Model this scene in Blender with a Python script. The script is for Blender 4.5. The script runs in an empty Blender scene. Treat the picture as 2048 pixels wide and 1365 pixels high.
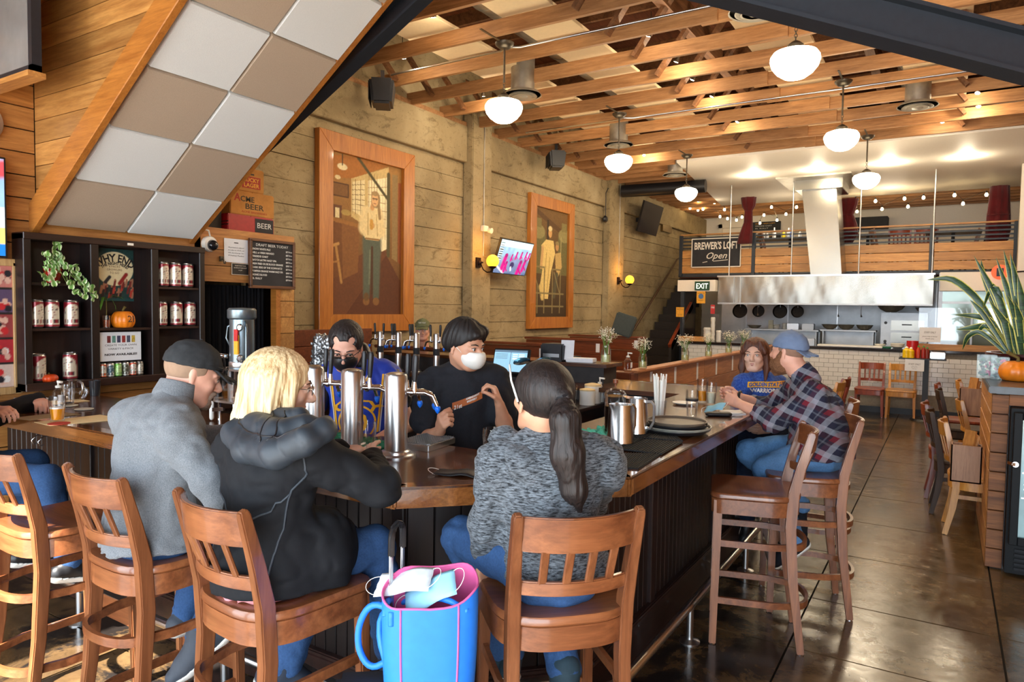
import bpy,bmesh,math,random
import numpy as np
from mathutils import Vector,Matrix,Euler
from mathutils.bvhtree import BVHTree
sc = bpy.context.scene
COL = sc.collection
R = math.radians
PI = math.pi
random.seed(7)
# ------------------------------------------------------------------ camera
CF,YAW,PITCH,ROLL,CH = 1400.0,-0.55516644,-0.0471,0.01388687,1.68
_f = Vector((math.sin(YAW) * math.cos(PITCH),math.cos(YAW) * math.cos(PITCH),math.sin(PITCH)))
_r0 = Vector((math.cos(YAW),-math.sin(YAW),0))
_u0 = _r0.cross(_f)
RT = _r0 * math.cos(ROLL) + _u0 * math.sin(ROLL)
UP = -_r0 * math.sin(ROLL) + _u0 * math.cos(ROLL)
FW = _f
EYE = Vector((0,0,CH))
cd = bpy.data.cameras.new('camera')
cam = bpy.data.objects.new('camera',cd)
COL.objects.link(cam)
cd.sensor_width = 36
cd.lens = CF / 2048 * 36
cd.clip_start = 0.05
cam.matrix_world = Matrix(((RT.x,UP.x,-FW.x,0),(RT.y,UP.y,-FW.y,0),(RT.z,UP.z,-FW.z,CH),(0,0,0,1)))
sc.camera = cam

def ray(x,y):
 return RT * (x - 1024) - UP * (y - 682.5) + FW * CF
def ax(x,y,X):                                # point of the wall plane x = X seen at this photo position
 d = ray(x,y); return EYE + d * (X / d.x)
def ay(x,y,Y):
 d = ray(x,y); return EYE + d * (Y / d.y)
def az(x,y,Z):
 d = ray(x,y); return EYE + d * ((Z - CH) / d.z)
def ad(x,y,D):
 return EYE + ray(x,y) * (D / CF)

# ------------------------------------------------------------------ world, sun, exposure
sc.view_settings.view_transform = 'Standard'
sc.view_settings.look = 'None'
sc.view_settings.gamma = 1
sc.view_settings.use_curve_mapping = False
sc.view_settings.exposure = 0.35
w = bpy.data.worlds.new('world'); sc.world = w; w.use_nodes = True
bg = w.node_tree.nodes['Background']
bg.inputs[0].default_value = (0.80,0.90,1.0,1)
bg.inputs[1].default_value = 7.5
sd = bpy.data.lights.new('sun','SUN'); so = bpy.data.objects.new('sun',sd); COL.objects.link(so)
sd.energy = 30; sd.angle = 0.009; sd.color = (1,0.93,0.84)
so.rotation_euler = Vector((0.03,0.78,-0.86)).to_track_quat('-Z','Y').to_euler()
for (px,pz,sx,sz) in ((-3.35,2.2,0.8,4.2),(-4.75,1.3,1.9,2.6),(0.2,1.5,5.6,2.9)):     # light portals in the open shopfront
 pd = bpy.data.lights.new('shopfront_portal','AREA'); po = bpy.data.objects.new('shopfront_portal',pd); COL.objects.link(po)
 pd.shape = 'RECTANGLE'; pd.size = sx; pd.size_y = sz; pd.cycles.is_portal = True
 po.location = (px,-1.6,pz); po.rotation_euler = (R(-90),0,0); po.rotation_euler = Vector((0,1,0)).to_track_quat('-Z','Z').to_euler()

# ------------------------------------------------------------------ materials
_M = {}
def _nt(name):
 m = bpy.data.materials.new(name); m.use_nodes = True
 nt = m.node_tree; b = nt.nodes['Principled BSDF']
 return m,nt,b
def _coords(nt,scale,rot=(0,0,0),kind='Object'):
 tc = nt.nodes.new('ShaderNodeTexCoord'); mp = nt.nodes.new('ShaderNodeMapping')
 mp.inputs['Scale'].default_value = scale; mp.inputs['Rotation'].default_value = rot
 nt.links.new(tc.outputs[kind],mp.inputs[0]); return mp.outputs[0]
def _noise(nt,v,scale,detail=4,rough=0.55,dist=0.0):
 n = nt.nodes.new('ShaderNodeTexNoise'); n.inputs['Scale'].default_value = scale
 n.inputs['Detail'].default_value = detail; n.inputs['Roughness'].default_value = rough
 n.inputs['Distortion'].default_value = dist
 nt.links.new(v,n.inputs['Vector']); return n.outputs[0]
def _ramp(nt,f,stops):
 r = nt.nodes.new('ShaderNodeValToRGB'); e = r.color_ramp.elements
 while len(e) < len(stops): e.new(0.5)
 for k,(p,c) in enumerate(stops):
  e[k].position = p; e[k].color = (c[0],c[1],c[2],1)
 nt.links.new(f,r.inputs[0]); return r.outputs[0]
def _mix(nt,a,b,f,mode='MIX'):
 m = nt.nodes.new('ShaderNodeMix'); m.data_type = 'RGBA'; m.blend_type = mode
 for sock,val in ((m.inputs[0],f),(m.inputs[6],a),(m.inputs[7],b)):
  if hasattr(val,'is_linked'): nt.links.new(val,sock)
  elif isinstance(val,(int,float)): sock.default_value = val
  else: sock.default_value = (val[0],val[1],val[2],1)
 return m.outputs[2]
def _bump(nt,b,h,strength,dist=0.01):
 n = nt.nodes.new('ShaderNodeBump'); n.inputs['Strength'].default_value = strength; n.inputs['Distance'].default_value = dist
 nt.links.new(h,n.inputs['Height']); nt.links.new(n.outputs[0],b.inputs['Normal'])
def plain(name,c,rough=0.5,metal=0.0,var=0.12,scale=30,bump=0.0,sheen=0.0,coat=0.0,spec=None):
 if name in _M: return _M[name]
 m,nt,b = _nt(name)
 v = _coords(nt,(1,1,1)); n = _noise(nt,v,scale)
 lo = [x * (1 - var) for x in c]; hi = [min(1,x * (1 + var)) for x in c]
 nt.links.new(_ramp(nt,n,((0.3,lo),(0.7,hi))),b.inputs['Base Color'])
 b.inputs['Roughness'].default_value = rough; b.inputs['Metallic'].default_value = metal
 if rough >= .75 and spec is None and not coat: b.inputs['Specular IOR Level'].default_value = 0.25
 if sheen: b.inputs['Sheen Weight'].default_value = sheen
 if coat: b.inputs['Coat Weight'].default_value = coat; b.inputs['Coat Roughness'].default_value = 0.08
 if spec is not None: b.inputs['Specular IOR Level'].default_value = spec
 if bump: _bump(nt,b,n,bump,0.004)
 _M[name] = m; return m
def wood(name,c1,c2,axis='x',rough=0.4,coat=0.0,scale=1.0,bump=0.15,dark=None,perobj=0.25,gr=0.32):
 if name in _M: return _M[name]
 m,nt,b = _nt(name)
 s = {'x': (1.2,14,14),'y': (14,1.2,14),'z': (14,14,1.2)}[axis]
 v = _coords(nt,tuple(q * scale for q in s))
 oi = nt.nodes.new('ShaderNodeObjectInfo'); va = nt.nodes.new('ShaderNodeVectorMath'); va.operation = 'ADD'
 sc_ = nt.nodes.new('ShaderNodeVectorMath'); sc_.operation = 'SCALE'; sc_.inputs['Scale'].default_value = 37
 cm = nt.nodes.new('ShaderNodeCombineXYZ')
 for k in range(3): nt.links.new(oi.outputs['Random'],cm.inputs[k])
 nt.links.new(cm.outputs[0],sc_.inputs[0]); nt.links.new(v,va.inputs[0]); nt.links.new(sc_.outputs[0],va.inputs[1])
 n = _noise(nt,va.outputs[0],1.3,6,0.6,0.8)
 n2 = _noise(nt,va.outputs[0],5.0,4,0.7,0.2)
 col = _ramp(nt,n,((0.30,c1),(0.68,c2)))
 col = _mix(nt,col,_ramp(nt,n2,((0.35,[q * 0.55 for q in (dark or c1)]),(0.6,(1,1,1)))),gr,'MULTIPLY')
 mr = nt.nodes.new('ShaderNodeMapRange'); nt.links.new(oi.outputs['Random'],mr.inputs[0])
 mr.inputs[3].default_value = 1 - perobj; mr.inputs[4].default_value = 1 + perobj * 0.6
 hs = nt.nodes.new('ShaderNodeHueSaturation'); nt.links.new(mr.outputs[0],hs.inputs['Value']); nt.links.new(col,hs.inputs['Color'])
 nt.links.new(hs.outputs[0],b.inputs['Base Color'])
 b.inputs['Roughness'].default_value = rough
 if coat: b.inputs['Coat Weight'].default_value = coat; b.inputs['Coat Roughness'].default_value = 0.06
 if bump: _bump(nt,b,n2,bump,0.003)
 _M[name] = m; return m
def emit(name,c,s):
 if name in _M: return _M[name]
 m,nt,b = _nt(name)
 b.inputs['Base Color'].default_value = (c[0],c[1],c[2],1)
 b.inputs['Emission Color'].default_value = (c[0],c[1],c[2],1); b.inputs['Emission Strength'].default_value = s
 _M[name] = m; return m
def glassm(name,c=(1,1,1),rough=0.0,alpha=None,ior=1.45):
 """thin clear glass: mostly transparent with a glossy film"""
 if name in _M: return _M[name]
 m = bpy.data.materials.new(name); m.use_nodes = True; nt = m.node_tree
 for n in list(nt.nodes): nt.nodes.remove(n)
 out = nt.nodes.new('ShaderNodeOutputMaterial'); tr = nt.nodes.new('ShaderNodeBsdfTransparent'); gl = nt.nodes.new('ShaderNodeBsdfGlossy')
 fr = nt.nodes.new('ShaderNodeFresnel'); fr.inputs[0].default_value = ior; mx = nt.nodes.new('ShaderNodeMixShader')
 ad_ = nt.nodes.new('ShaderNodeMath'); ad_.operation = 'MULTIPLY_ADD'; ad_.inputs[1].default_value = 0.45; ad_.inputs[2].default_value = 0.03
 tr.inputs[0].default_value = (c[0],c[1],c[2],1); gl.inputs['Roughness'].default_value = max(rough,0.03)
 nt.links.new(fr.outputs[0],ad_.inputs[0]); nt.links.new(ad_.outputs[0],mx.inputs[0])
 nt.links.new(tr.outputs[0],mx.inputs[1]); nt.links.new(gl.outputs[0],mx.inputs[2]); nt.links.new(mx.outputs[0],out.inputs[0])
 _M[name] = m; return m
def vcol(name,rough=0.6,em=0.0,coat=0.0,metal=0.0):
 if name in _M: return _M[name]
 m,nt,b = _nt(name)
 a = nt.nodes.new('ShaderNodeAttribute'); a.attribute_name = 'Col'
 v = _coords(nt,(1,1,1)); n = _noise(nt,v,60)
 c = _mix(nt,a.outputs[0],_ramp(nt,n,((0.3,(0.9,0.9,0.9)),(0.7,(1,1,1)))),1.0,'MULTIPLY')
 nt.links.new(c,b.inputs['Base Color']); b.inputs['Roughness'].default_value = rough; b.inputs['Metallic'].default_value = metal
 if coat: b.inputs['Coat Weight'].default_value = coat
 if em:
  nt.links.new(a.outputs[0],b.inputs['Emission Color']); b.inputs['Emission Strength'].default_value = em
 _M[name] = m; return m

# ------------------------------------------------------------------ object helpers
WM = {}
def _wm(o):
 return WM.get(o.name,Matrix.Identity(4)) if o else Matrix.Identity(4)
def tag(o,label=None,cat=None,group=None,kind=None):
 if label: o['label'] = label
 if cat: o['category'] = cat
 if group: o['group'] = group
 if kind: o['kind'] = kind
 return o
def thing(name,label,cat,loc=(0,0,0),rz=0.0,group=None,kind=None):
 o = bpy.data.objects.new(name,None); COL.objects.link(o); o.empty_display_size = 0.1
 o.location = loc; o.rotation_euler = (0,0,rz)
 WM[o.name] = Matrix.Translation(Vector(loc)) @ Matrix.Rotation(rz,4,'Z')
 return tag(o,label,cat,group,kind)
def copy_tree(o,parent=None):
 c = o.copy(); COL.objects.link(c); c.parent = parent
 WM[c.name] = WM.get(o.name,Matrix.Identity(4))
 for ch in [q for q in o.children]: copy_tree(ch,c)
 return c
def place(o,loc,rz=0.0,label=None,group=None):
 o.location = loc; o.rotation_euler = (0,0,rz); WM[o.name] = Matrix.Translation(Vector(loc)) @ Matrix.Rotation(rz,4,'Z')
 if label: o['label'] = label
 if group: o['group'] = group
 return o
class MB:
 def __init__(s,M=None):
  s.v = []; s.f = []; s.M = M or Matrix.Identity(4)
 def add(s,vs,fs):
  n = len(s.v); s.v += [tuple(s.M @ Vector(q)) for q in vs]; s.f += [tuple(i + n for i in f) for f in fs]; return s
 def box(s,c,d,rot=None,taper=1.0):
  x,y,z = d[0] / 2,d[1] / 2,d[2] / 2; t = taper
  vs = [(-x * t,-y * t,-z),(x * t,-y * t,-z),(x * t,y * t,-z),(-x * t,y * t,-z),(-x,-y,z),(x,-y,z),(x,y,z),(-x,y,z)]
  if rot is not None:
   rm = Euler(rot).to_matrix() if not isinstance(rot,Matrix) else rot
   vs = [rm @ Vector(q) for q in vs]
  vs = [(q[0] + c[0],q[1] + c[1],q[2] + c[2]) for q in vs]
  return s.add(vs,[(0,3,2,1),(4,5,6,7),(0,1,5,4),(1,2,6,5),(2,3,7,6),(3,0,4,7)])
 def span(s,a,b):
  return s.box([(p + q) / 2 for p,q in zip(a,b)],[abs(q - p) for p,q in zip(a,b)])
 def bar(s,p,q,wd,ht,up=(0,0,1),w2=None,h2=None):
  p = Vector(p); q = Vector(q); d = (q - p).normalized(); u = Vector(up)
  sd_ = d.cross(u)
  if sd_.length < 1e-4: sd_ = d.cross(Vector((1,0,0)))
  sd_.normalize(); u = sd_.cross(d).normalized()
  w2 = wd if w2 is None else w2; h2 = ht if h2 is None else h2
  vs = []
  for P,W,H in ((p,wd,ht),(q,w2,h2)):
   for a,b in ((-1,-1),(1,-1),(1,1),(-1,1)): vs.append(P + sd_ * a * W / 2 + u * b * H / 2)
  return s.add(vs,[(0,1,2,3),(7,6,5,4),(0,4,5,1),(1,5,6,2),(2,6,7,3),(3,7,4,0)])
 def tube(s,pts,r,n=8,closed=False,r2=None):
  pts = [Vector(p) for p in pts]; m = len(pts); rings = []; prev = None
  for i,p in enumerate(pts):
   if closed: d = pts[(i + 1) % m] - pts[i - 1]
   else: d = pts[min(i + 1,m - 1)] - pts[max(i - 1,0)]
   d = d.normalized() if d.length > 1e-9 else Vector((0,0,1))
   if prev is None:
    a = d.cross(Vector((0,0,1)))
    if a.length < 0.05: a = d.cross(Vector((1,0,0)))
   else: a = prev - d * prev.dot(d)
   a.normalize(); prev = a; b = d.cross(a)
   rr = (r[i] if isinstance(r,(list,tuple)) else r); rb = rr if r2 is None else (r2[i] if isinstance(r2,(list,tuple)) else r2)
   rings.append([p + a * math.cos(2 * PI * k / n) * rr + b * math.sin(2 * PI * k / n) * rb for k in range(n)])
  vs = [q for rg in rings for q in rg]; fs = []
  for i in range(m if closed else m - 1):
   for k in range(n):
    a,b = i * n,((i + 1) % m) * n
    fs.append((a + k,a + (k + 1) % n,b + (k + 1) % n,b + k))
  if not closed:
   fs.append(tuple(range(n - 1,-1,-1))); fs.append(tuple((m - 1) * n + k for k in range(n)))
  return s.add(vs,fs)
 def lathe(s,prof,c=(0,0,0),n=24,sx=1.0,sy=1.0,rot=None):
  vs = []; fs = []
  for (r,z) in prof:
   for k in range(n):
    a = 2 * PI * k / n; vs.append(Vector((math.cos(a) * r * sx,math.sin(a) * r * sy,z)))
  for i in range(len(prof) - 1):
   for k in range(n): fs.append((i * n + k,i * n + (k + 1) % n,(i + 1) * n + (k + 1) % n,(i + 1) * n + k))
  if prof[0][0] > 1e-6: fs.append(tuple(range(n - 1,-1,-1)))
  if prof[-1][0] > 1e-6: fs.append(tuple((len(prof) - 1) * n + k for k in range(n)))
  if rot is not None:
   rm = Euler(rot).to_matrix() if not isinstance(rot,Matrix) else rot; vs = [rm @ q for q in vs]
  vs = [q + Vector(c) for q in vs]
  return s.add(vs,fs)
 def prism(s,poly,z0,z1):
  n = len(poly); vs = [(p[0],p[1],z0) for p in poly] + [(p[0],p[1],z1) for p in poly]
  fs = [tuple(range(n - 1,-1,-1)),tuple(range(n,2 * n))] + [(i,(i + 1) % n,n + (i + 1) % n,n + i) for i in range(n)]
  return s.add(vs,fs)
 def extrude(s,poly3,vec):
  n = len(poly3); v = Vector(vec); vs = [Vector(p) for p in poly3]; vs += [p + v for p in vs]
  fs = [tuple(range(n - 1,-1,-1)),tuple(range(n,2 * n))] + [(i,(i + 1) % n,n + (i + 1) % n,n + i) for i in range(n)]
  return s.add(vs,fs)
 def sweep(s,pts,wd,ht,up=(0,0,1),closed=False):
  """rectangular section swept along points"""
  pts = [Vector(p) for p in pts]; m = len(pts); vs = []; u = Vector(up)
  for i,p in enumerate(pts):
   d = (pts[(i + 1) % m] - pts[i - 1]) if closed else (pts[min(i + 1,m - 1)] - pts[max(i - 1,0)])
   d.normalize(); sd_ = d.cross(u).normalized(); uu = sd_.cross(d)
   W = wd[i] if isinstance(wd,(list,tuple)) else wd; H = ht[i] if isinstance(ht,(list,tuple)) else ht
   for a,b in ((-1,-1),(1,-1),(1,1),(-1,1)): vs.append(p + sd_ * a * W / 2 + uu * b * H / 2)
  fs = []
  for i in range(m if closed else m - 1):
   a,b = i * 4,((i + 1) % m) * 4
   for k in range(4): fs.append((a + k,b + k,b + (k + 1) % 4,a + (k + 1) % 4))
  if not closed: fs += [(0,1,2,3),tuple(4 * (m - 1) + k for k in (3,2,1,0))]
  return s.add(vs,fs)
 def mesh(s,name):
  me = bpy.data.meshes.new(name); me.from_pydata(s.v,[],s.f); me.update(); return me
 def build(s,name,m,parent=None,world=False,smooth=False,bevel=0.0,seg=2,sub=0,label=None,kind=None,cat=None,group=None,loc=None):
  me = s.mesh(name)
  if world and parent is not None: me.transform(_wm(parent).inverted())
  bm = bmesh.new(); bm.from_mesh(me); bmesh.ops.recalc_face_normals(bm,faces=bm.faces)
  if bevel: bmesh.ops.bevel(bm,geom=bm.edges[:],offset=bevel,segments=seg,affect='EDGES',clamp_overlap=True)
  bm.to_mesh(me); bm.free()
  if smooth is True: me.shade_smooth()
  elif smooth: me.shade_smooth(); me.set_sharp_from_angle(angle=R(smooth))
  me.materials.append(m)
  o = bpy.data.objects.new(name,me); COL.objects.link(o); o.parent = parent
  if loc is not None: o.location = loc
  WM[o.name] = _wm(parent).copy() if parent else Matrix.Identity(4)
  return tag(o,label,cat,group,kind)
def inst(o,parent,loc=(0,0,0),rot=(0,0,0),scale=(1,1,1)):
 c = o.copy(); COL.objects.link(c); c.parent = parent; c.location = loc; c.rotation_euler = rot; c.scale = scale; return c
def painted(name,O,U,V,nu,nv,fn,m,parent=None,world=True,label=None,th=0.0,**kw):
 """flat printed panel: O corner, U and V edge vectors, fn(u, v) -> rgb arrays (linear); colours live on the mesh grid"""
 O,U,V = Vector(O),Vector(U),Vector(V); us = np.linspace(0,1,nu); vs = np.linspace(0,1,nv)
 gu,gv = np.meshgrid(us,vs); gu = gu.ravel(); gv = gv.ravel()
 P = np.array(O)[None] + gu[:,None] * np.array(U)[None] + gv[:,None] * np.array(V)[None]
 c = np.zeros((nu * nv,4)); c[:,3] = 1; c[:,:3] = fn(gu,gv)
 i,j = np.meshgrid(np.arange(nu - 1),np.arange(nv - 1)); a = (j * nu + i).ravel()
 F = np.stack([a,a + 1,a + nu + 1,a + nu],1)
 me = bpy.data.meshes.new(name); me.from_pydata(P.tolist(),[],F.tolist()); me.update()
 ca = me.color_attributes.new('Col','FLOAT_COLOR','POINT'); ca.data.foreach_set('color',c.ravel())
 if th:
  n = U.cross(V).normalized() * -th
  mb = MB(); mb.extrude([O + n * 0.02,O + U + n * 0.02,O + U + V + n * 0.02,O + V + n * 0.02],n)
  k = len(me.vertices); v2 = P.tolist() + [tuple(q) for q in mb.v]; f2 = F.tolist() + [tuple(q + k for q in f) for f in mb.f]
  me = bpy.data.meshes.new(name); me.from_pydata(v2,[],f2); me.update()
  c2 = np.vstack([c,np.tile(c[:1],(8,1))]); ca = me.color_attributes.new('Col','FLOAT_COLOR','POINT'); ca.data.foreach_set('color',c2.ravel())
 if world and parent is not None: me.transform(_wm(parent).inverted())
 me.materials.append(m); o = bpy.data.objects.new(name,me); COL.objects.link(o); o.parent = parent
 WM[o.name] = _wm(parent).copy() if parent else Matrix.Identity(4)
 return tag(o,label,**kw)
def text(name,s,O,U,V,h,m,parent=None,align='LEFT',th=0.001,width=None,world=True,shear=0.0,curve=None,spacing=1.0,bold=0.0,res=2):
 """lettering: baseline starts at O, reading direction U, up V, cap height h"""
 cu = bpy.data.curves.new(name,'FONT'); cu.body = s; cu.size = h / 0.69; cu.align_x = align; cu.extrude = th; cu.resolution_u = res
 cu.shear = shear; cu.space_character = spacing; cu.offset = bold
 ob = bpy.data.objects.new(name,cu); COL.objects.link(ob)
 dg = bpy.context.evaluated_depsgraph_get(); me = bpy.data.meshes.new_from_object(ob.evaluated_get(dg))
 bpy.data.objects.remove(ob); bpy.data.curves.remove(cu)
 U = Vector(U).normalized(); V = Vector(V).normalized(); N = U.cross(V)
 if width and len(me.vertices):
  xs = [v.co.x for v in me.vertices]; k = width / max(1e-6,max(xs) - min(xs)); x0 = min(xs) if align == 'LEFT' else 0
  for v in me.vertices: v.co.x = (v.co.x - x0) * k
 if curve:
  for v in me.vertices: v.co = Vector(curve(v.co.x,v.co.y) + (v.co.z,))
 me.transform(Matrix(((U.x,V.x,N.x,O[0]),(U.y,V.y,N.y,O[1]),(U.z,V.z,N.z,O[2]),(0,0,0,1))))
 if world and parent is not None: me.transform(_wm(parent).inverted())
 me.name = name; me.materials.clear(); me.materials.append(m)
 o = bpy.data.objects.new(name,me); COL.objects.link(o); o.parent = parent
 WM[o.name] = _wm(parent).copy() if parent else Matrix.Identity(4)
 return o
def srgb(r,g,b):
 return tuple(((c / 255) / 12.92 if c / 255 <= 0.04045 else ((c / 255 + 0.055) / 1.055) ** 2.4) for c in (r,g,b))
class Paint:
 """2D shapes on arrays u, v in 0..1 (v up)"""
 def __init__(s,u,v,base,asp=1.0):
  s.u = u; s.v = v; s.asp = asp; s.c = np.tile(np.array(srgb(*base)),(len(u),1))
 def m(s,mask,col,a=1.0):
  k = (np.clip(mask,0,1) * a)[:,None]; s.c = s.c * (1 - k) + np.array(srgb(*col)) * k; return s
 def grad(s,mask,c1,c2,t):
  t = np.clip(t,0,1)[:,None]; col = np.array(srgb(*c1)) * (1 - t) + np.array(srgb(*c2)) * t
  k = np.clip(mask,0,1)[:,None]; s.c = s.c * (1 - k) + col * k; return s
 def rect(s,x0,y0,x1,y1,col,a=1.0):
  return s.m(((s.u >= x0) & (s.u <= x1) & (s.v >= y0) & (s.v <= y1)) * 1.0,col,a)
 def ell(s,cx,cy,rx,ry,col,a=1.0,soft=0.15,rot=0.0):
  dx = s.u - cx; dy = (s.v - cy) * s.asp; c_,s_ = math.cos(rot),math.sin(rot)
  x = (dx * c_ + dy * s_) / rx; y = (-dx * s_ + dy * c_) / (ry * s.asp)
  d = np.sqrt(x * x + y * y); return s.m((1 - d) / soft,col,a)
 def line(s,x0,y0,x1,y1,w_,col,a=1.0,w2=None):
  X = s.u; Y = s.v * s.asp; ax_,ay_,bx,by = x0,y0 * s.asp,x1,y1 * s.asp
  L = (bx - ax_) ** 2 + (by - ay_) ** 2 + 1e-12; t = np.clip(((X - ax_) * (bx - ax_) + (Y - ay_) * (by - ay_)) / L,0,1)
  d = np.hypot(X - ax_ - t * (bx - ax_),Y - ay_ - t * (by - ay_)); ww = w_ if w2 is None else w_ + (w2 - w_) * t
  return s.m((ww / 2 - d) / (0.25 * ww) + 0.5,col,a)
 def poly(s,pts,col,a=1.0):
  ins = np.zeros(len(s.u),bool); n = len(pts)
  for i in range(n):
   x1,y1 = pts[i]; x2,y2 = pts[(i + 1) % n]
   if y1 == y2: continue
   c_ = ((s.v >= min(y1,y2)) & (s.v < max(y1,y2)) & (s.u < (x2 - x1) * (s.v - y1) / (y2 - y1) + x1)); ins ^= c_
  return s.m(ins * 1.0,col,a)
 def noise(s,amp,fr=40,seed=1):
  n = vnoise(np.stack([s.u * fr,s.v * s.asp * fr,np.zeros_like(s.u) + seed],1)); s.c = s.c * (1 + amp * (n[:,None] - 0.5) * 2); return s
_rng = np.random.RandomState(5); _L = _rng.rand(32,32,32).astype(np.float32)
def vnoise(P):
 P = np.asarray(P,dtype=np.float32); i = np.floor(P).astype(int); f = P - i; f = f * f * (3 - 2 * f); i &= 31; j = (i + 1) & 31
 x0,y0,z0 = i[...,0],i[...,1],i[...,2]; x1,y1,z1 = j[...,0],j[...,1],j[...,2]; fx,fy,fz = f[...,0],f[...,1],f[...,2]
 a = _L[x0,y0,z0] * (1 - fx) + _L[x1,y0,z0] * fx; b = _L[x0,y1,z0] * (1 - fx) + _L[x1,y1,z0] * fx
 c = _L[x0,y0,z1] * (1 - fx) + _L[x1,y0,z1] * fx; d = _L[x0,y1,z1] * (1 - fx) + _L[x1,y1,z1] * fx
 return (a * (1 - fy) + b * fy) * (1 - fz) + (c * (1 - fy) + d * fy) * fz
# ================================================================== THE SETTING
m_oak = wood('honey_oak_x',srgb(176,118,58),srgb(214,158,88),'x',0.45)
m_oaky = wood('honey_oak_y',srgb(166,106,50),srgb(206,146,78),'y',0.45)
m_oakz = wood('honey_oak_z',srgb(166,106,50),srgb(206,146,78),'z',0.45)
m_trim = wood('stringer_oak',srgb(170,104,42),srgb(198,130,58),'x',0.4,perobj=0.05)
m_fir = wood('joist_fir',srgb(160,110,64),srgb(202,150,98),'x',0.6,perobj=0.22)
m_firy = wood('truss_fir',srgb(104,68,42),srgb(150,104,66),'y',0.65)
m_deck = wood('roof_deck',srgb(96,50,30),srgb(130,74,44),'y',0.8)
m_white = plain('white_paint',srgb(236,228,214),0.6,var=0.02)
m_steel = plain('black_steel',srgb(44,50,58),0.45,0.3,var=0.08)
m_ss = plain('stainless',(0.62,0.62,0.62),0.28,1.0,var=0.05,scale=6)
m_ssd = plain('stainless_dull',(0.45,0.46,0.47),0.42,1.0,var=0.1,scale=5)
m_chrome = plain('chrome',(0.8,0.8,0.82),0.10,1.0,var=0.02)
m_galv = plain('galvanised_duct',srgb(168,162,150),0.4,0.7,var=0.2,scale=8)
m_vent = plain('pale_vent_metal',srgb(186,180,166),0.4,0.35,var=0.06)
m_black = plain('black_plastic',(0.012,0.012,0.014),0.4,var=0.1)
m_rubber = plain('black_rubber',(0.02,0.022,0.025),0.75,var=0.2,scale=80)
m_dark = wood('espresso_wood_z',srgb(18,9,8),srgb(36,18,15),'z',0.45,coat=0.1,perobj=0.4)
m_darky = wood('espresso_wood_y',srgb(32,17,14),srgb(58,33,27),'y',0.4,coat=0.2)
m_bar = wood('bar_top_oak',srgb(56,29,16),srgb(112,64,32),'y',0.25,coat=0.2,scale=0.8,bump=0.05,perobj=0.06,gr=0.6)
m_barx = wood('bar_top_oak_x',srgb(56,29,16),srgb(112,64,32),'x',0.25,coat=0.2,scale=0.8,bump=0.05,perobj=0.06,gr=0.6)

def concrete(name,board=True):
 m,nt,b = _nt(name); v = _coords(nt,(1,1,1))
 n1 = _noise(nt,v,1.1,6,0.6,0.3); n2 = _noise(nt,v,26,6,0.75); n3 = _noise(nt,_coords(nt,(1,0.7,1.5)),3.2,8,0.78,1.6)
 c = _ramp(nt,n1,((0.25,srgb(128,112,82)),(0.5,srgb(164,145,108)),(0.8,srgb(190,174,138))))
 c = _mix(nt,c,_ramp(nt,n3,((0.34,(0.36,0.33,0.26)),(0.47,(1,1,1)),(1.0,(1,1,1)))),0.75,'MULTIPLY')
 c = _mix(nt,c,_ramp(nt,n2,((0.33,(0.25,0.22,0.18)),(0.41,(1,1,1)))),0.75,'MULTIPLY')
 nt.links.new(c,b.inputs['Base Color']); b.inputs['Roughness'].default_value = 0.85
 _bump(nt,b,_mix(nt,n2,n3,0.5),0.6,0.02); return m
m_conc = concrete('board_formed_concrete')
def floor_mat():
 m,nt,b = _nt('polished_concrete'); v = _coords(nt,(1,1,1),kind='Object')
 n1 = _noise(nt,v,1.3,7,0.65,0.6); n2 = _noise(nt,v,9,6,0.7)
 n3 = _noise(nt,_coords(nt,(1,1,1)),2.3,9,0.72,0.5)
 c = _ramp(nt,n1,((0.3,srgb(58,45,31)),(0.5,srgb(94,73,48)),(0.75,srgb(120,96,64))))
 wear = _ramp(nt,n3,((0.47,(0,0,0)),(0.53,(1,1,1))))
 # worn dark stained band that runs beside the bar (a stain with a shape of its own)
 sx = nt.nodes.new('ShaderNodeSeparateXYZ'); tc = nt.nodes.new('ShaderNodeTexCoord'); nt.links.new(tc.outputs['Object'],sx.inputs[0])
 a = nt.nodes.new('ShaderNodeMapRange'); nt.links.new(sx.outputs[0],a.inputs[0])
 a.inputs[1].default_value = -0.85; a.inputs[2].default_value = -0.35; a.inputs[3].default_value = 1; a.inputs[4].default_value = 0
 d = nt.nodes.new('ShaderNodeMath'); d.operation = 'MULTIPLY'; nt.links.new(wear,d.inputs[0]); nt.links.new(a.outputs[0],d.inputs[1])
 c = _mix(nt,c,srgb(34,30,28),d.outputs[0])
 g = _ramp(nt,n2,((0.35,(0.55,0.55,0.55)),(0.6,(1,1,1)))); c = _mix(nt,c,g,0.6,'MULTIPLY')
 nt.links.new(c,b.inputs['Base Color'])
 rr = _ramp(nt,n2,((0.3,(0.10,0.10,0.10)),(0.7,(0.28,0.28,0.28)))); nt.links.new(rr,b.inputs['Roughness'])
 _bump(nt,b,n2,0.12,0.01); return m
m_floor = floor_mat()
# floor: a base with saw-cut slabs laid on it
fl = MB().span((-6.2,-1.6,-0.12),(3.6,19.2,-0.012)).build('floor',plain('joint_dark',srgb(30,24,18),0.8),kind='structure')
xs = [-6.2,-5.2,-4.28,-3.36,-2.45,-1.535,-0.62,0.295,1.21,2.125,3.6]
ys = [-1.6,-0.9,0.01,0.925,1.84,2.755,3.67,4.38,5.29,6.20,7.115,8.03,8.945,9.86,10.775,11.69,12.6,13.5,15.3,19.2]
for i in range(len(xs) - 1):
 for j in range(len(ys) - 1):
  MB().span((xs[i] + 0.005,ys[j] + 0.005,-0.012),(xs[i + 1] - 0.005,ys[j + 1] - 0.005,0)).build('slab',m_floor,fl)
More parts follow.
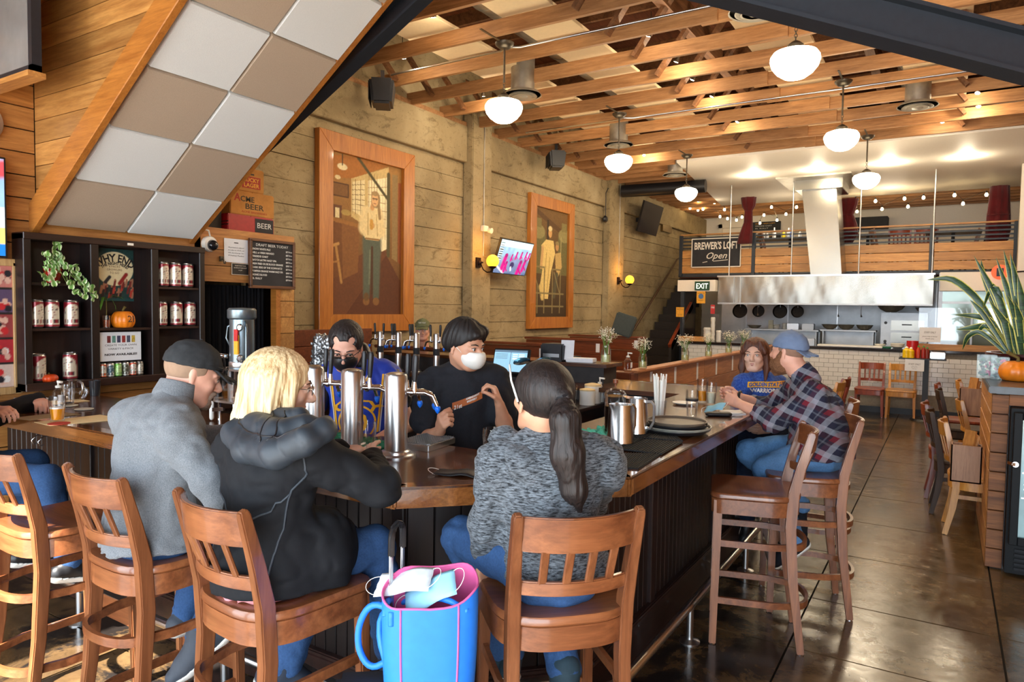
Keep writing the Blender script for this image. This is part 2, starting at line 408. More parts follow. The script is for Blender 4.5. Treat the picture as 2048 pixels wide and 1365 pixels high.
# concrete wall on the far side of the bar, board-formed courses, beam and columns
WX = -5.7
wl = MB().span((WX - 0.3,-1.6,0),(WX - 0.02,19.2,5.4)).build('wall_left',m_conc,kind='structure')
zz = 0.0; k = 0
while zz < 3.63:
 h = 0.245
 z1 = min(zz + h,3.64)
 off = [0.0,0.006,-0.004,0.009,0.002][k % 5]
 for (ya,yb) in ((4.3,7.86),(8.33,12.46),(13.2,19.2)):
  MB().span((WX - 0.03,ya,zz + 0.004),(WX + off,yb,z1 - 0.003)).build('concrete_course',m_conc,wl)
 zz += h; k += 1
for (ya,yb) in ((1.0,7.86),(8.33,12.46),(13.2,19.2)):
 MB().span((WX - 0.02,ya,3.655),(WX + 0.07,yb,4.14)).build('concrete_beam',m_conc,wl,bevel=0.008)
MB().span((WX,7.86,0),(WX + 0.16,8.33,4.36)).build('concrete_column',m_conc,wl,bevel=0.012)
MB().span((WX,12.46,0),(WX + 0.13,13.2,4.36)).build('concrete_column',m_conc,wl,bevel=0.012)
MB().span((WX - 0.02,1,4.14),(WX + 0.05,12.5,4.2)).build('wall_plate',m_fir,wl)
# back, right and front walls
wb = MB().span((-6,19.0,0),(3.6,19.2,5.4)).build('wall_back',m_white,kind='structure')
MB().span((3.4,-1.6,0),(3.6,19.2,5.4)).build('wall_right',m_oaky,kind='structure')
wf = MB()
wf.span((-6,-1.8,4.3),(3.6,-1.6,5.4)); wf.span((-2.7,-1.8,3.0),(3.6,-1.6,4.3)); wf.span((-2.95,-1.8,0),(-2.6,-1.6,4.3)); wf.span((-6,-1.8,2.6),(-3.75,-1.6,4.3)); wf.span((3.1,-1.8,0),(3.6,-1.6,3.0)); wf.span((-6,-1.8,0),(-5.7,-1.6,4.3))  # unseen behind the camera; openings shaped to keep direct sun at the left stool
wf.build('wall_front',plain('front_wall',srgb(120,110,100),0.8),kind='structure')
# pavement outside the open shopfront
MB().span((-14,-14,-0.2),(12,-1.6,-0.02)).build('pavement',plain('pavement_grey',srgb(170,165,158),0.9),kind='structure')
# ------------------------------------------------------------------ ceiling: deck, joists, webs, panels
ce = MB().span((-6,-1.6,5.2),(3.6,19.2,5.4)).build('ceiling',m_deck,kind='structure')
jy = [6.07 + 0.65 * (i - 6) for i in range(0,15)]
for y in jy:
 MB().span((-5.72,y - 0.02,4.15),(-1.55 + 0.9 * (len(jy) % 2) * 0 + (0.25 if int(y * 10) % 2 else -0.2),y + 0.02,4.29)).build('joist',m_fir,ce)
 MB().span((-1.9,y + 0.022,4.15),(3.4,y + 0.062,4.29)).build('joist',m_fir,ce)
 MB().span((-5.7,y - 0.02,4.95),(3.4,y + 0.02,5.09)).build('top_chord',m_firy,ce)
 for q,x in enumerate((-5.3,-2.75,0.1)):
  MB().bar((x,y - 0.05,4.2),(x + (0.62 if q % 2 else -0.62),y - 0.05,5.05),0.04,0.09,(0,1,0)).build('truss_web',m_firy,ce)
for i in range(18):
 y = 11.6 + 0.42 * i
 MB().span((-5.72,y - 0.02,4.15),(-4.0 if y < 16.4 else 3.4,y + 0.02,4.29)).build('joist',m_fir,ce)
m_pan = plain('cream_acoustic_panel',srgb(238,216,176),0.9,var=0.03)
for (xa,xb) in ((-4.62,-4.05),(-3.53,-3.0),(-1.78,-1.2),(-0.5,0.1),(0.9,1.5)):
 for j in range(8):
  ya = 2.6 + j * 1.22
  MB().span((xa,ya + 0.01,4.31),(xb,ya + 1.20,4.345)).build('acoustic_panel',m_pan,ce,bevel=0.004,seg=1)
for xb_ in (-2.45,-0.85):
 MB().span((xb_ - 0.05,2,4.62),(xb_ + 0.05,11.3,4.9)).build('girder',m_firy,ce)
# white dropped soffit over the kitchen
so_ = MB().prism([(-3.9,11.38),(3.4,11.38),(3.4,16.5),(-4.55,16.5)],4.13,4.6).build('ceiling_soffit',m_white,kind='structure')
tag(so_,'white dropped plaster ceiling over the open kitchen')
# ------------------------------------------------------------------ planked wall and underside of the stair (left)
PX = -5.0
wp = MB().span((PX - 0.65,-1.6,2.26),(PX - 0.03,2.25,5.2)).build('wall_plank',plain('backing_dark',(0.03,0.018,0.01),0.9),kind='structure')
MB().span((PX - 0.65,-1.6,0),(PX - 0.03,2.25,2.26)).build('wall_backing',_M['backing_dark'],wp)
for i in range(36):
 z0 = 0.048 + i * 0.143
 MB().span((PX - 0.03,-1.5,z0 + 0.003),(PX,2.23,z0 + 0.138)).build('plank',m_oaky,wp)
SL = 0.70
def sz(x): return 2.20 + SL * (x + 5.0)
ws = MB().extrude([(-4.99,2.27,2.24),(-0.9,2.27,5.1),(-4.99,2.27,5.1)],(0,0.05,0)).build('wall_stair',_M['backing_dark'],kind='structure')
for i in range(21):
 z0 = 2.26 + i * 0.143; z1 = z0 + 0.138
 x0 = -5 + (z0 - 2.2) / SL; x1 = -5 + (z1 - 2.2) / SL
 MB().extrude([(-4.998,2.235,z0),(x0 + 0.02,2.235,z0),(x1 + 0.02,2.235,z1),(-4.998,2.235,z1)],(0,0.035,0)).build('plank',m_oak,ws)
def stringer(y0,y1,dz0,dz1,nm):
 pts = [(-5.0,y0,sz(-5) + dz0),(-0.9,y0,sz(-0.9) + dz0),(-0.9,y0,sz(-0.9) + dz1),(-5.0,y0,sz(-5) + dz1)]
 return MB().extrude(pts,(0,y1 - y0,0)).build(nm,m_trim,kind='structure',bevel=0.004,seg=1)
s1 = stringer(2.19,2.235,-0.10,0.10,'trim_1'); tag(s1,'honey oak stringer edging the near side of the stair')
s2 = stringer(3.30,3.345,-0.06,0.28,'trim_2'); tag(s2,'honey oak stringer edging the far side of the stair')
sf = MB().extrude([(-5.0,2.24,sz(-5) + 0.02),(-0.9,2.24,sz(-0.9) + 0.02),(-0.9,2.24,sz(-0.9) + 0.12),(-5.0,2.24,sz(-5) + 0.12)],(0,1.06,0)).build('ceiling_stair',m_white,kind='structure')
m_tw = plain('white_fabric_panel',srgb(228,232,232),0.95,var=0.03,scale=200,bump=0.2)
m_tb = plain('taupe_fabric_panel',srgb(186,168,148),0.95,var=0.06,scale=200,bump=0.2)
ca_,sa_ = math.cos(math.atan(SL)),math.sin(math.atan(SL))
for i in range(11):
 for j in range(2):
  x0 = -5.0 + 0.392 * i; x1 = x0 + 0.392
  if i == 0: x0 += 0.02
  ya = 2.265 + 0.52 * j
  mb = MB(); t = 0.035; e = 0.012
  P = [Vector((x0,ya,sz(x0))),Vector((x1,ya,sz(x1))),Vector((x1,ya + 0.52,sz(x1))),Vector((x0,ya + 0.52,sz(x0)))]
  cc = sum(P,Vector()) / 4; nn = Vector((sa_,0,-ca_))
  top = [p + nn * t * 0.2 for p in P]; low = [cc + (p - cc) * 0.955 + nn * (t + 0.02) for p in P]; mid = [cc + (p - cc) * 0.985 + nn * (t * 0.8) for p in P]
  mb.add(top + mid + low,[(0,1,2,3),(8,11,10,9)] + [(a + b,a + (b + 1) % 4,a + 4 + (b + 1) % 4,a + 4 + b) for a in (0,4) for b in range(4)])
  mb.build('acoustic_panel',(m_tb if (i + j) % 2 == 0 else m_tw),sf,smooth=30,label=('taupe fabric square' if (i + j) % 2 == 0 else 'white fabric square'))
# planked cupboard front behind the blackboard: header planks, jamb, dark curtain in the opening
cl = MB().span((-5.65,2.25,2.25),(-5.0,4.33,2.29)).build('wall_closet',m_oaky,kind='structure')
for z0,z1 in ((1.86,1.985),(1.99,2.115),(2.12,2.25)):
 MB().span((PX - 0.03,3.35,z0),(PX,4.33,z1)).build('plank',m_oaky,cl)
MB().span((PX - 0.03,2.25,2.12),(PX,3.4,2.25)).build('plank',m_oaky,cl)
MB().span((PX - 0.02,2.2,2.25),(PX + 0.03,3.42,2.31)).build('ledge',m_trim,cl)
for i in range(13):
 z0 = i * 0.143
 MB().span((PX - 0.03,4.16,z0),(PX,4.33,z0 + 0.138)).build('plank',m_oak,cl)
MB().span((PX - 0.06,4.12,0),(PX + 0.012,4.165,1.86)).build('jamb',m_trim,cl)
MB().span((-5.68,4.335,0),(PX - 0.03,4.36,2.25)).build('closet_side',m_darky,cl)
mb = MB()
pts = [(PX - 0.16 + 0.03 * math.sin(i * 1.9),3.5 + i * 0.0105) for i in range(60)]
mb.add([(p[0],p[1],0.05) for p in pts] + [(p[0],p[1],1.84) for p in pts],[(i,i + 1,61 + i,60 + i) for i in range(59)])
c_ = mb.build('curtain',plain('black_cloth',(0.008,0.008,0.010),0.95),smooth=True); tag(c_,'black cloth curtain hanging in the cupboard opening below the blackboard','curtain')
# ------------------------------------------------------------------ steel braces
def ibeam(a,b,wd,ht,name,label,up=(0,0,1)):
 a,b = Vector(a),Vector(b); t = thing(name,label,'brace',tuple(a)); d = (b - a).normalized(); u = Vector(up); u = (u - d * u.dot(d)).normalized(); s_ = d.cross(u)
 MB().bar(a,b,wd * 0.25,ht,u).build('web',m_steel,t,world=True)
 MB().bar(a + u * ht / 2,b + u * ht / 2,wd,0.014,u).build('flange',m_steel,t,world=True)
 MB().bar(a - u * ht / 2,b - u * ht / 2,wd,0.014,u).build('flange',m_steel,t,world=True)
 return t

for i in range(8):
 MB().span((PX - 0.03,2.235,0.048 + i * 0.143),(PX,3.45,0.048 + i * 0.143 + 0.138)).build('plank',m_oaky,cl)
bc = thing('back_cabinet','dark wooden cabinet run below the display shelf','cabinet',(-4.78,2.95,0))
MB().span((-4.99,2.55,0),(-4.56,3.45,0.90)).build('cabinet_body',m_dark,bc,world=True); MB().span((-4.995,2.53,0.90),(-4.53,3.47,0.935)).build('cabinet_top',m_darky,bc,world=True,bevel=0.004)
for i in range(2): MB().span((-4.56,2.57 + 0.44 * i,0.08),(-4.545,2.99 + 0.44 * i,0.87)).build('door',m_dark,bc,world=True,bevel=0.004)
# ------------------------------------------------------------------ lamps
m_globe = emit('lit_opal_glass',(1.0,0.86,0.62),9.0)
m_brass = plain('aged_nickel',srgb(92,84,72),0.4,0.8)
def lampgroup(t,loc,energy,col,size=0.12,spot=None):
 ld = bpy.data.lights.new('lamp_light','SPOT' if spot else 'POINT'); lo = bpy.data.objects.new('lamp_light',ld); COL.objects.link(lo)
 ld.energy = energy; ld.color = col; ld.shadow_soft_size = size; lo.parent = t; lo.location = loc
 if spot: ld.spot_size = R(spot[0]); ld.spot_blend = 0.6; lo.rotation_euler = spot[1]
 return lo
WARM = (1.0,0.82,0.58)
def pendant():
 t = thing('pendant_lamp','x','lamp',(0,0,4.15))
 MB().lathe([(0.02,-0.055),(0.05,-0.05),(0.085,-0.02),(0.09,0)],n=24).build('canopy',m_brass,t,smooth=40)
 MB().span((-0.01,-0.40,-0.008),(0.01,0.0,0.0)).build('mount_bar',m_brass,t)
 MB().lathe([(0.01,-0.36),(0.01,-0.03)],n=10).build('rod',m_brass,t,smooth=40)
 c = MB()
 for i in range(4):
  a = [(0.011 * math.cos(q * PI / 5),0,-0.375 - 0.022 * i + 0.016 * math.sin(q * PI / 5)) for q in range(10)]
  if i % 2: a = [(0,p[0],p[2]) for p in a]
  c.tube(a,0.003,5,True)
 c.build('chain',m_brass,t,smooth=True)
 MB().lathe([(0.012,-0.455),(0.03,-0.465),(0.06,-0.49),(0.062,-0.515),(0.05,-0.52)],n=20).build('fitter',m_brass,t,smooth=40)
 g = [(0.055,-0.515),(0.10,-0.525),(0.155,-0.545),(0.175,-0.575),(0.178,-0.60),(0.165,-0.645),(0.13,-0.69),(0.08,-0.725),(0.03,-0.738),(0.0,-0.74)]
 MB().lathe(g,n=32).build('globe',m_globe,t,smooth=True)
 return t
pl_ = ['nearest','middle','farthest']
pp = pendant(); first = True
for side,x in (('in the left row beside the painted mural',-3.6),('in the right row above the aisle',-1.03)):
 for k,y in enumerate((5.6,8.3,11.0)):
  o = pp if first else copy_tree(pp); first = False
  place(o,(x,y,4.15),0,'opal glass pendant lamp, %s of the three %s' % (pl_[k],side),'opal glass pendant lamps')
  lampgroup(o,(0,0,-0.85),22,WARM,0.15)
# small spotlights among the joists
m_spot = emit('lit_spot',(1,0.8,0.55),60.0)
sp0 = None
spots = ((808,115),(866,32),(967,190),(1297,70),(1353,122),(1385,158),(1424,192),(1475,243),(1972,52),(1955,185),(1957,212),(1885,243),(1288,310))
for i,(px,py) in enumerate(spots):
 P = az(px,py,4.24)
 if sp0 is None:
  sp0 = thing('spotlight','small glowing halogen spotlight hung among the ceiling joists','light',tuple(P),0.3,'halogen spotlights among the joists')
  MB().lathe([(0.012,0.09),(0.016,0.06),(0.02,0.03),(0.028,0.0),(0.03,-0.01)],rot=(0.5,0,0),n=12).build('housing',m_brass,sp0,smooth=40)
  MB().lathe([(0.0,-0.016),(0.02,-0.013),(0.026,-0.006),(0.027,0)],rot=(0.5,0,0),n=12).build('bulb',m_spot,sp0)
  MB().tube([(0,-0.04,0.08),(0,-0.04,0.2)],0.004,6).build('stem',m_brass,sp0)
  o = sp0
 else: o = place(copy_tree(sp0),tuple(P),0.3 * i)
 o['label'] = 'small glowing halogen spotlight among the joists, ' + ('left behind the stair edge','topmost left of the near pendant','above the near left pendant','top centre','second in the centre run','third in the centre run','fourth in the centre run','fifth in the centre run','topmost under the right brace','second under the right brace','third under the right brace','lowest on the right','right of the middle left pendant')[i]
 if i % 2 == 0: lampgroup(o,(0,0,-0.05),6,WARM,0.03)
# wall globes on iron brackets
m_amber = emit('lit_amber_glass',(1.0,0.45,0.03),1.7)
sg = None
for k,(loc,lab) in enumerate((((WX + 0.16,8.0,2.30),'amber glass globe wall lamp beside the television'),((WX + 0.13,12.93,2.25),'amber glass globe wall lamp beside the stair wall'))):
 t = thing('wall_lamp',lab,'lamp',loc,0,'amber globe wall lamps'); ir = plain('dark_iron',srgb(48,34,30),0.5,0.7)
 mb = MB().box((0.012,0,0.0),(0.024,0.10,0.14)); mb.lathe([(0.0,-0.01),(0.04,0),(0.03,0.03),(0.012,0.05),(0.012,0.07)],(0.02,0,0),12,rot=(0,R(90),0)); mb.build('wall_plate',ir,t,bevel=0.004)
 MB().tube([(0.05,0,0.0),(0.07,0,-0.05),(0.10,0,-0.10),(0.16,0,-0.135),(0.22,0,-0.13),(0.25,0,-0.10),(0.25,0,-0.07)],0.009,8).build('bracket',ir,t,smooth=True)
 MB().lathe([(0.02,-0.09),(0.045,-0.075),(0.055,-0.06),(0.05,-0.05)],(0.25,0,0),16).build('cup',ir,t,smooth=40)
 MB().lathe([(0.0,-0.075)] + [(0.088 * math.cos(a),0.088 * math.sin(a) + 0.015) for a in [R(-80 + 10 * i) for i in range(17)]] + [(0,0.103)],(0.25,0,0),24).build('globe',m_amber,t,smooth=True)
 lampgroup(t,(0.25,0,0.2),6,(1,0.45,0.08),0.09)
# recessed downlights in the soffit
m_dl = emit('lit_downlight',(1,0.88,0.68),14)
for k,(px,py) in enumerate(((1507,350),(1636,339),(1778,326),(1933,313))):
 P = az(px,py,4.13)
 t = thing('downlight','round recessed downlight in the kitchen soffit, ' + ('leftmost of four','over the square duct','right of the square duct','rightmost of four')[k],'light',(P.x,P.y,4.13),0,'recessed downlights in the soffit')
 MB().lathe([(0.082,-0.004),(0.105,-0.006),(0.11,0.0),(0.08,0.0)],n=24).build('trim_ring',m_white,t,smooth=40)
 MB().lathe([(0,-0.003),(0.082,-0.003),(0.082,0.0)],n=24).build('lens',m_dl,t)
 lampgroup(t,(0,0,-0.1),20,(1,0.84,0.6),0.08)
# braces
# ================================================================== THE BAR
BT = 1.06
bar = thing('bar_counter','U-shaped dark wooden bar with glossy oak top and panelled front','bar',(-2.0,3.0,0))
# top slabs, each its own board field
tops = [([(-4.98,1.775),(-1.58,1.79),(-1.66,2.5),(-4.98,2.5)],m_barx),([(-1.58,1.79),(-0.97,2.41),(-0.97,3.0),(-1.66,3.0),(-1.66,2.5)],m_barx),
  ([(-0.97,3.0),(-0.97,5.75),(-1.66,5.75),(-1.66,3.0)],m_bar),([(-1.66,5.05),(-1.66,5.75),(-4.98,5.75),(-4.98,5.05)],m_barx)]
for poly,m in tops:
 MB().prism([(x,y) for x,y in poly],BT - 0.035,BT).build('bar_top',m,bar,world=True)
# moulded edge
m_edge = wood('bar_edge_oak',srgb(92,52,26),srgb(146,92,46),'y',0.14,coat=1.0,perobj=0.05); m_edgex = wood('bar_edge_oak_x',srgb(92,52,26),srgb(146,92,46),'x',0.14,coat=1.0,perobj=0.05)
for a,b,m in (((-4.98,1.775),(-1.58,1.79),m_edgex),((-1.58,1.79),(-0.97,2.41),m_edgex),((-0.97,2.41),(-0.97,5.75),m_edge),((-0.97,5.75),(-2.4,5.75),m_edgex)):
 A = Vector((a[0],a[1],BT - 0.035)); B = Vector((b[0],b[1],BT - 0.035)); d = (B - A).normalized(); n = Vector((d.y,-d.x,0))
 MB().bar(A - n * 0.035 - d * 0.014,B - n * 0.035 + d * 0.014,0.078,0.074).build('bar_edge',m,bar,world=True,bevel=0.008,seg=2)
# carcass inside the boards
base = [(-4.98,2.07),(-1.74,2.07),(-1.24,2.58),(-1.24,5.55),(-4.98,5.55),(-4.98,5.2),(-1.62,5.2),(-1.62,2.85),(-1.85,2.45),(-4.98,2.45)]
MB().prism(base,0.0,BT - 0.04).build('carcass',plain('bar_carcass',(0.012,0.007,0.006),0.5),bar,world=True)
segs = [((-4.98,2.04),(-1.727,2.04)),((-1.727,2.04),(-1.21,2.568)),((-1.21,2.568),(-1.21,5.58))]
def board_run(a,b,pitch,m,z0=0.2,z1=BT - 0.07):
 a = Vector((a[0],a[1],0)); b = Vector((b[0],b[1],0)); L = (b - a).length; n = max(1,round(L / pitch)); d = (b - a) / n; u = d.normalized(); nn = Vector((u.y,-u.x,0))
 for i in range(n):
  p = a + d * i + u * 0.002; q = a + d * (i + 1) - u * 0.002; p,q = p - nn * 0.004,q - nn * 0.004
  MB().bar(Vector((p.x,p.y,(z0 + z1) / 2)),Vector((q.x,q.y,(z0 + z1) / 2)),0.014,z1 - z0).build('plank',m,bar,world=True,bevel=0.003,seg=1)
board_run(segs[0][0],segs[0][1],0.062,m_dark); board_run(segs[1][0],segs[1][1],0.105,m_dark); board_run(segs[2][0],segs[2][1],0.062,m_dark)
for a,b in segs:
 A = Vector((*a,0)); B = Vector((*b,0)); u = (B - A).normalized(); nn = Vector((u.y,-u.x,0)) * 0.012
 MB().bar(A + nn + Vector((0,0,0.105)),B + nn + Vector((0,0,0.105)),0.03,0.21).build('kick_board',m_darky,bar,world=True,bevel=0.004,seg=1)
 MB().bar(A + nn * 1.3 + Vector((0,0,0.225)),B + nn * 1.3 + Vector((0,0,0.225)),0.035,0.022).build('base_moulding',m_darky,bar,world=True,bevel=0.006,seg=2)
 MB().bar(A + nn + Vector((0,0,BT - 0.10)),B + nn + Vector((0,0,BT - 0.10)),0.02,0.08).build('head_rail',m_darky,bar,world=True)
for y in (2.6,3.28,4.39,5.5):
 MB().span((-1.212,y - 0.03,0.2),(-1.19,y + 0.03,BT - 0.07)).build('stile',m_dark,bar,world=True,bevel=0.004,seg=1)
for x in (-1.76,-2.9,-4.0):
 MB().span((x - 0.03,2.02,0.2),(x + 0.03,2.042,BT - 0.07)).build('stile',m_dark,bar,world=True,bevel=0.004,seg=1)
# bag hooks under the front edge
for px in (84,97):
 x = ay(px,885,2.02).x
 MB().tube([(x,2.02,0.90),(x,1.99,0.895),(x,1.965,0.87),(x,1.975,0.845),(x,1.995,0.85)],0.004,6).build('bag_hook',m_chrome,bar,world=True,smooth=True)
# foot rail on stanchions
fr = thing('foot_rail','tubular steel foot rail on round-footed stands along the foot of the bar','rail',(-1.05,3.4,0))
MB().tube([(-4.9,1.87,0.19),(-1.83,1.87,0.19),(-1.72,1.90,0.19),(-1.10,2.46,0.19),(-1.05,2.56,0.19),(-1.05,5.9,0.19)],0.022,14).build('rail',m_ss,fr,world=True,smooth=50)
for (x,y) in ((-1.05,3.44),(-1.05,4.6),(-1.05,2.62),(-1.6,2.01),(-2.6,1.87),(-3.8,1.87)):
 MB().lathe([(0.0,0.0),(0.052,0.0),(0.052,0.006),(0.03,0.014),(0.018,0.018),(0.018,0.18)],(x,y,0),20).build('stand',m_ss,fr,world=True,smooth=40)
# raised service shelf at the back of the bar
rs = thing('service_shelf','dark raised shelf behind the bar carrying the till and vases','shelf',(-3.5,5.4,BT))
MB().span((-4.9,5.28,1.195),(-2.36,5.62,1.225)).build('shelf_top',m_barx,rs,world=True,bevel=0.005)
MB().span((-4.88,5.32,BT),(-2.40,5.58,1.195)).build('riser',plain('chalky_black',srgb(34,28,28),0.6,var=0.5,scale=12),rs,world=True)
# sinks and inner counter (stainless) inside the bar, right wing
us = thing('bar_sink','stainless steel under-bar sink run inside the right wing of the bar','sink',(-2.0,4.0,0))
mb = MB()
mb.span((-2.25,2.95,0.80),(-1.70,3.0,0.84)); mb.span((-2.25,4.95,0.80),(-1.70,5.0,0.84)); mb.span((-2.25,3.0,0.80),(-2.21,4.95,0.84)); mb.span((-1.74,3.0,0.80),(-1.70,4.95,0.84)); mb.span((-2.21,3.9,0.80),(-1.74,3.96,0.84))
mb.build('rim',m_ssd,us,world=True,bevel=0.006)
MB().span((-2.21,3.0,0.60),(-1.74,3.9,0.62)).span((-2.21,3.96,0.60),(-1.74,4.95,0.62)).span((-2.24,2.96,0.1),(-2.21,4.99,0.8)).span((-1.74,2.96,0.1),(-1.72,4.99,0.8)).build('basin',m_ssd,us,world=True)
for (x,y) in ((-2.22,3.0),(-1.73,3.0),(-2.22,4.95),(-1.73,4.95)):
 MB().tube([(x,y,0),(x,y,0.8)],0.018,10).build('leg',m_ssd,us,world=True)
ls = thing('glass_shelf','dark wooden step shelf holding clean glasses and canisters beside the sink','shelf',(-2.3,4.7,0))
P = [az(1137,822,0.93),az(1202,797,0.93)]
MB().prism([(-2.55,4.35),(-2.30,4.35),(-2.30,5.2),(-2.95,5.2)],0.905,0.93).build('shelf_board',m_darky,ls,world=True,bevel=0.004)
MB().span((-2.5,4.45,0),(-2.34,5.19,0.905)).build('support',m_darky,ls,world=True)
# ================================================================== STOOLS AND CHAIRS
m_cherry = wood('cherry_stool',srgb(110,62,36),srgb(152,96,60),'z',0.32,coat=0.35,scale=0.7,perobj=0.08)
m_cherryx = wood('cherry_stool_x',srgb(110,60,34),srgb(156,96,58),'x',0.3,coat=0.4,scale=0.7,perobj=0.08)
m_red = wood('red_chair',srgb(112,44,22),srgb(150,66,34),'z',0.4,coat=0.3); m_yel = wood('golden_chair',srgb(186,122,44),srgb(216,158,74),'z',0.4,coat=0.3)
m_brn = wood('dark_brown_chair',srgb(46,30,20),srgb(70,48,32),'z',0.55,coat=0.0)
def rounded_seat(w_,d_,f_=0.05,n=10):
 """seat outline: straight front (+y), round back"""
 pts = []
 for i in range(n * 2 + 1):
  a = PI + PI * i / (2 * n)
  pts.append((w_ / 2 * math.copysign(abs(math.cos(a)) ** 0.62,math.cos(a)),-d_ * 0.08 + d_ * 0.44 * -abs(math.sin(a)) ** 0.8))
 fy = d_ * 0.5
 for cx,sgn in ((w_ / 2 * 1.0 - f_,1),(-(w_ / 2) + f_,-1)):
  for i in range(5):
   a = (PI / 2 * i / 4) if sgn > 0 else (PI / 2 + PI / 2 * i / 4)
   pts.append((cx + f_ * math.cos(a),fy - f_ + f_ * math.sin(a)))
 return pts
def make_seatwork(name,sh,bh,mz,mx,stool=True):
 t = thing(name,'x','stool' if stool else 'chair')
 W,D = 0.44,0.43
 pts = rounded_seat(W,D)
 mb = MB(); n = len(pts); lev = ((0.965,sh - 0.032),(1.0,sh - 0.024),(1.0,sh - 0.010),(0.975,sh - 0.001),(0.90,sh),(0.55,sh - 0.008),(0.2,sh - 0.012))
 vs = [(x * s_,y * s_,z) for s_,z in lev for x,y in pts] + [(0,0,sh - 0.012)]
 fs = [tuple(range(n - 1,-1,-1))]
 for L in range(len(lev) - 1): fs += [(L * n + i,L * n + (i + 1) % n,(L + 1) * n + (i + 1) % n,(L + 1) * n + i) for i in range(n)]
 k = (len(lev) - 1) * n; fs += [(k + i,k + (i + 1) % n,len(vs) - 1) for i in range(n)]
 mb.add(vs,fs).build('seat',mx,t,smooth=40)
 # bent apron
 ap = [(x * 0.93,y * 0.93,sh - 0.068) for x,y in pts]
 MB().sweep(ap,0.022,0.072,closed=True).build('apron',mx,t,smooth=40)
 fx,fy,rx,ry = 0.185,0.175,0.178,-0.155
 for s_ in (-1,1):
  MB().bar((s_ * (fx + 0.012),fy + 0.012,0),(s_ * fx,fy,sh - 0.035),0.030,0.034,(0,1,0),0.042,0.042).build('leg',mz,t,bevel=0.005,seg=2)
  MB().lathe([(0.0,-0.0),(0.014,0.0),(0.014,0.008),(0,0.008)],(s_ * (fx + 0.012),fy + 0.012,-0.002),10).build('foot_glide',m_chrome,t)
  p = [(s_ * (rx + 0.008),ry - 0.075,0.0),(s_ * rx,ry - 0.03,sh * 0.45),(s_ * (rx - 0.002),ry - 0.012,sh * 0.8),(s_ * rx,ry - 0.022,sh + 0.02),(s_ * (rx + 0.004),ry - 0.05,sh + (bh - sh) * 0.45),(s_ * (rx + 0.008),ry - 0.095,bh - 0.012),(s_ * (rx + 0.008),ry - 0.10,bh)]
  MB().sweep(p,[0.030,0.036,0.040,0.040,0.036,0.030,0.022],[0.034,0.044,0.05,0.05,0.042,0.032,0.022],(0,1,0)).build('back_post',mz,t,smooth=35,bevel=0.004,seg=2)
  MB().lathe([(0.0,0),(0.014,0.0),(0.014,0.008),(0,0.008)],(s_ * (rx + 0.008),ry - 0.075,-0.002),10).build('foot_glide',m_chrome,t)
 def bowed(z,h_,th,bulge,y0,nm,w_=rx,tilt=0.0):
  pts_ = [(-w_ + 2 * w_ * i / 10,y0 - bulge * (1 - ((i - 5) / 5) ** 2),z) for i in range(11)]
  mb_ = MB(); vs_ = []
  for (x,y,zz_) in pts_:
   for a,b in ((-1,-1),(1,-1),(1,1),(-1,1)):
    vs_.append((x,y + a * th / 2 - (b * h_ / 2) * tilt,zz_ + b * h_ / 2))
  fs_ = [];
  for i in range(10):
   a,b = i * 4,i * 4 + 4
   for q in range(4): fs_.append((a + q,b + q,b + (q + 1) % 4,a + (q + 1) % 4))
  fs_ += [(0,1,2,3),(43,42,41,40)]
  mb_.add(vs_,fs_).build(nm,mx,t,bevel=0.004,seg=2,smooth=35)
 yt = ry - 0.088; bb = sh + (bh - sh) * 0.28
 bowed(bh - 0.062,0.105,0.020,0.055,yt + 0.01,'top_rail',tilt=0.12)
 bowed(bb,0.042,0.020,0.050,ry - 0.035,'lower_rail')
 for i in range(4):
  x = -0.105 + 0.07 * i; f_ = 1 - (x / rx) ** 2
  MB().bar((x * 0.98,ry - 0.035 - 0.050 * f_,bb + 0.012),(x,yt + 0.014 - 0.055 * f_,bh - 0.105),0.026,0.012,(0,1,0)).build('slat',mz,t,bevel=0.003,seg=1)
 if stool:
  for z in (sh * 0.665,sh * 0.29):
   k_ = 1 - z / sh
   yb = ry - 0.03 - 0.04 * k_
   pts_ = [(fx + 0.008 * k_,fy,z)] + [(rx + 0.012 - 0.0,yb + 0.12,z)] + [((rx - 0.02) * math.cos(a),yb - 0.012 + 0.075 * math.sin(a) + 0.03,z) for a in [-PI * i / 12 for i in range(0,13)]] + [(-rx - 0.012,yb + 0.12,z),(-fx - 0.008 * k_,fy,z)]
   MB().sweep(pts_,0.016,0.032).build('hoop_stretcher',mx,t,smooth=35)
  MB().bar((-fx,fy + 0.01,sh * 0.40),(fx,fy + 0.01,sh * 0.40),0.022,0.10).build('foot_board',mx,t,bevel=0.003,seg=1)
  MB().span((-fx + 0.02,fy - 0.004,sh * 0.40 + 0.05),(fx - 0.02,fy + 0.026,sh * 0.40 + 0.054)).build('metal_tread',m_ss,t)
 else:
  for s_ in (-1,1):
   MB().bar((s_ * fx,fy,0.30),(s_ * rx,ry - 0.02,0.30),0.016,0.03).build('stretcher',mx,t)
  MB().bar((-fx,fy,0.36),(fx,fy,0.36),0.016,0.03).build('stretcher',mx,t)
  MB().bar((-rx,ry - 0.02,0.33),(rx,ry - 0.02,0.33),0.016,0.03).build('stretcher',mx,t)
 return t
GS = 'cherry wooden bar stools with slatted backs'
st = make_seatwork('bar_stool',0.775,1.10,m_cherry,m_cherryx)
def stool(back_mid,face,label,first=[True]):
 d = Vector(face).normalized(); rz = math.atan2(-d.x,d.y)
 o = st if first[0] else copy_tree(st); first[0] = False
 c = Vector((back_mid[0],back_mid[1])) + Vector((d.x,d.y)) * 0.255
 return place(o,(c.x,c.y,0),rz,label,GS)
